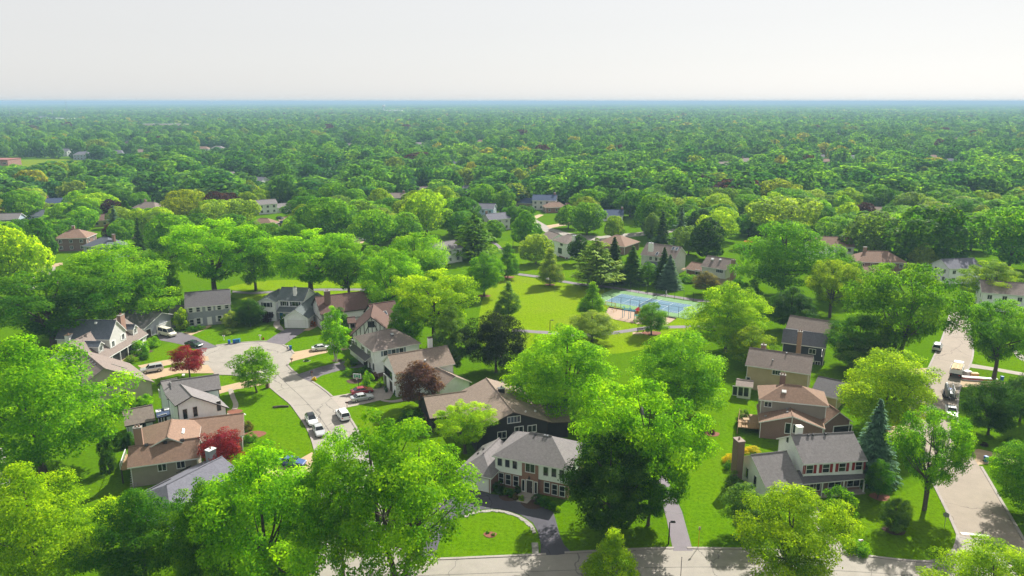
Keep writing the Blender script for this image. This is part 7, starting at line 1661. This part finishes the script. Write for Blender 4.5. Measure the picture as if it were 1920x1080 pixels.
# woodland mass: points carrying trees through geometry nodes
def woodland(name, P, key, label, hscale=(1.1, 2.2)):
    n = len(P); rg = np.random.default_rng(n); me = bpy.data.meshes.new(name); me.vertices.add(n)
    co = np.zeros((n, 3)); co[:, :2] = P[:, :2]; me.vertices.foreach_set('co', co.ravel())
    q_ = P[:, 2] if P.shape[1] > 2 else np.ones(n); low = np.abs(q_) * (q_ < 0) + (q_ >= 0); s = rg.uniform(*hscale, n) * np.where(q_ < 0, np.maximum(low, .5), q_)
    sc_ = np.stack([s, s * rg.uniform(.92, 1.08, n), rg.uniform(.9, 1.6, n) * np.where(q_ < 0, low / 1.25, 1)], 1) if key not in ('grove', 'biggrove') else np.stack([np.ones(n), np.ones(n), rg.uniform(.85, 1.15, n)], 1)
    a = me.attributes.new('scl', 'FLOAT_VECTOR', 'POINT'); a.data.foreach_set('vector', sc_.ravel())
    a = me.attributes.new('rotz', 'FLOAT_VECTOR', 'POINT'); rv = np.zeros((n, 3)); rv[:, 2] = rg.random(n) * 6.283 if key not in ('grove', 'biggrove') else rg.integers(0, 4, n) * 1.5708; a.data.foreach_set('vector', rv.ravel())
    a = me.attributes.new('pick', 'INT', 'POINT'); nk = len(PROTO[key]); pk_ = rg.integers(0, nk, n)
    if key == 'far': pk_[(pk_ == 6) & (rg.random(n) < .6)] = 0
    a.data.foreach_set('value', pk_.astype(np.int32)); me.update()
    o = bpy.data.objects.new(name, me); link(o); tag(o, label, 'woodland', kind='stuff')
    pc = bpy.data.collections.new('patterns_' + name)
    for i, (m_, t_, h_, w_) in enumerate(PROTO[key]):
        po = bpy.data.objects.new('pattern_%s_%02d' % (key, i), m_); pc.objects.link(po)
    ng = bpy.data.node_groups.new('scatter_' + name, 'GeometryNodeTree'); ng.interface.new_socket('Geometry', in_out='INPUT', socket_type='NodeSocketGeometry'); ng.interface.new_socket('Geometry', in_out='OUTPUT', socket_type='NodeSocketGeometry')
    N_ = ng.nodes; gi = N_.new('NodeGroupInput'); go = N_.new('NodeGroupOutput'); ip = N_.new('GeometryNodeInstanceOnPoints'); ci = N_.new('GeometryNodeCollectionInfo')
    ci.inputs['Collection'].default_value = pc; ci.inputs['Separate Children'].default_value = True; ci.inputs['Reset Children'].default_value = True
    def attr(nm, ty): t = N_.new('GeometryNodeInputNamedAttribute'); t.data_type = ty; t.inputs['Name'].default_value = nm; return t.outputs['Attribute']
    L = ng.links.new; L(gi.outputs[0], ip.inputs['Points']); L(ci.outputs[0], ip.inputs['Instance']); ip.inputs['Pick Instance'].default_value = True
    L(attr('pick', 'INT'), ip.inputs['Instance Index']); L(attr('scl', 'FLOAT_VECTOR'), ip.inputs['Scale']); er_ = N_.new('FunctionNodeEulerToRotation'); L(attr('rotz', 'FLOAT_VECTOR'), er_.inputs[0]); L(er_.outputs[0], ip.inputs['Rotation'])
    L(ip.outputs[0], go.inputs[0]); md = o.modifiers.new('scatter', 'NODES'); md.node_group = ng
    return o
def thin(P, r=8.5):
    """drop points on houses, fields and streets"""
    keep = []
    for x, y in P:
        if y > 1450: keep.append((x, y, 1.0))
        elif free(x, y, 5.5): mh = max_height(x, y, r); keep.append((x, y, 1.0 if mh > 16 else -max(mh, 3) / 14))
    return np.array(keep)
near_rest = np.array([(x, y, (lambda mh: r_ / 5.6 if mh > 16 else -max(mh, 3) / 14)(max_height(x, y, r_))) for x, y, r_ in rest]) if rest else np.zeros((0, 3))
mid_pts = thin(woodland_points(700, 1500, 20.0, 6)); 
mid_pts = mid_pts[np.abs(mid_pts[:, 0]) < mid_pts[:, 1] * .76 + 30]
allmid = np.concatenate([near_rest, mid_pts])
woodland('woodland', allmid, 'far', 'unbroken leafy canopy of the suburb stretching towards the horizon')
vf = woodland_points(1500, 3400, 23.0, 7, .76); 
def open_ground(P, hs, ahead):
    k = np.ones(len(P), bool)
    for hx, hy, hr, hz_ in hs:
        L = math.hypot(hx, hy); dx, dy = P[:, 0] - hx, P[:, 1] - hy; t = -(dx * hx + dy * hy) / L; k &= ~((t > -hr) & (t < ahead) & (np.abs(dx * hy - dy * hx) / L < hr))
    return P[k]
vf = open_ground(vf, [q for q in FARH if q[1] > 1450], 330); vf = np.concatenate([vf, np.ones((len(vf), 1))], 1); woodland('woodland', vf, 'vfar', 'blue-green distant canopy below the horizon', (1.3, 2.5))
gv = open_ground(woodland_points(3400, 13000, 88, 8, .76), [(q[0], q[1], q[2] + 20, 0) for q in FARH if q[1] > 3300], 420); woodland('woodland', np.concatenate([gv, np.ones((len(gv), 1))], 1), 'grove', 'hazy far canopy just under the horizon')
bgv = woodland_points(13000, 48000, 420, 9, .76); woodland('woodland', np.concatenate([bgv, np.ones((len(bgv), 1))], 1), 'biggrove', 'thin blue line of woods on the horizon')
# ================================================================== haze
HB = MB(); HB.box((0, 28000, 32), (130000, 70000, 68)); 
hz = HB.build('haze', []); hz['kind'] = 'stuff'
hm = bpy.data.materials.new('haze_air'); hm.use_nodes = True; hn = hm.node_tree; hn.nodes.clear()
ho = hn.nodes.new('ShaderNodeOutputMaterial'); pv = hn.nodes.new('ShaderNodeVolumePrincipled'); pv.inputs['Color'].default_value = (.35, .53, .70, 1); pv.inputs['Density'].default_value = 2.1e-4; pv.inputs['Anisotropy'].default_value = 0.0
hn.links.new(pv.outputs[0], ho.inputs['Volume']); hz.data.materials.append(hm)
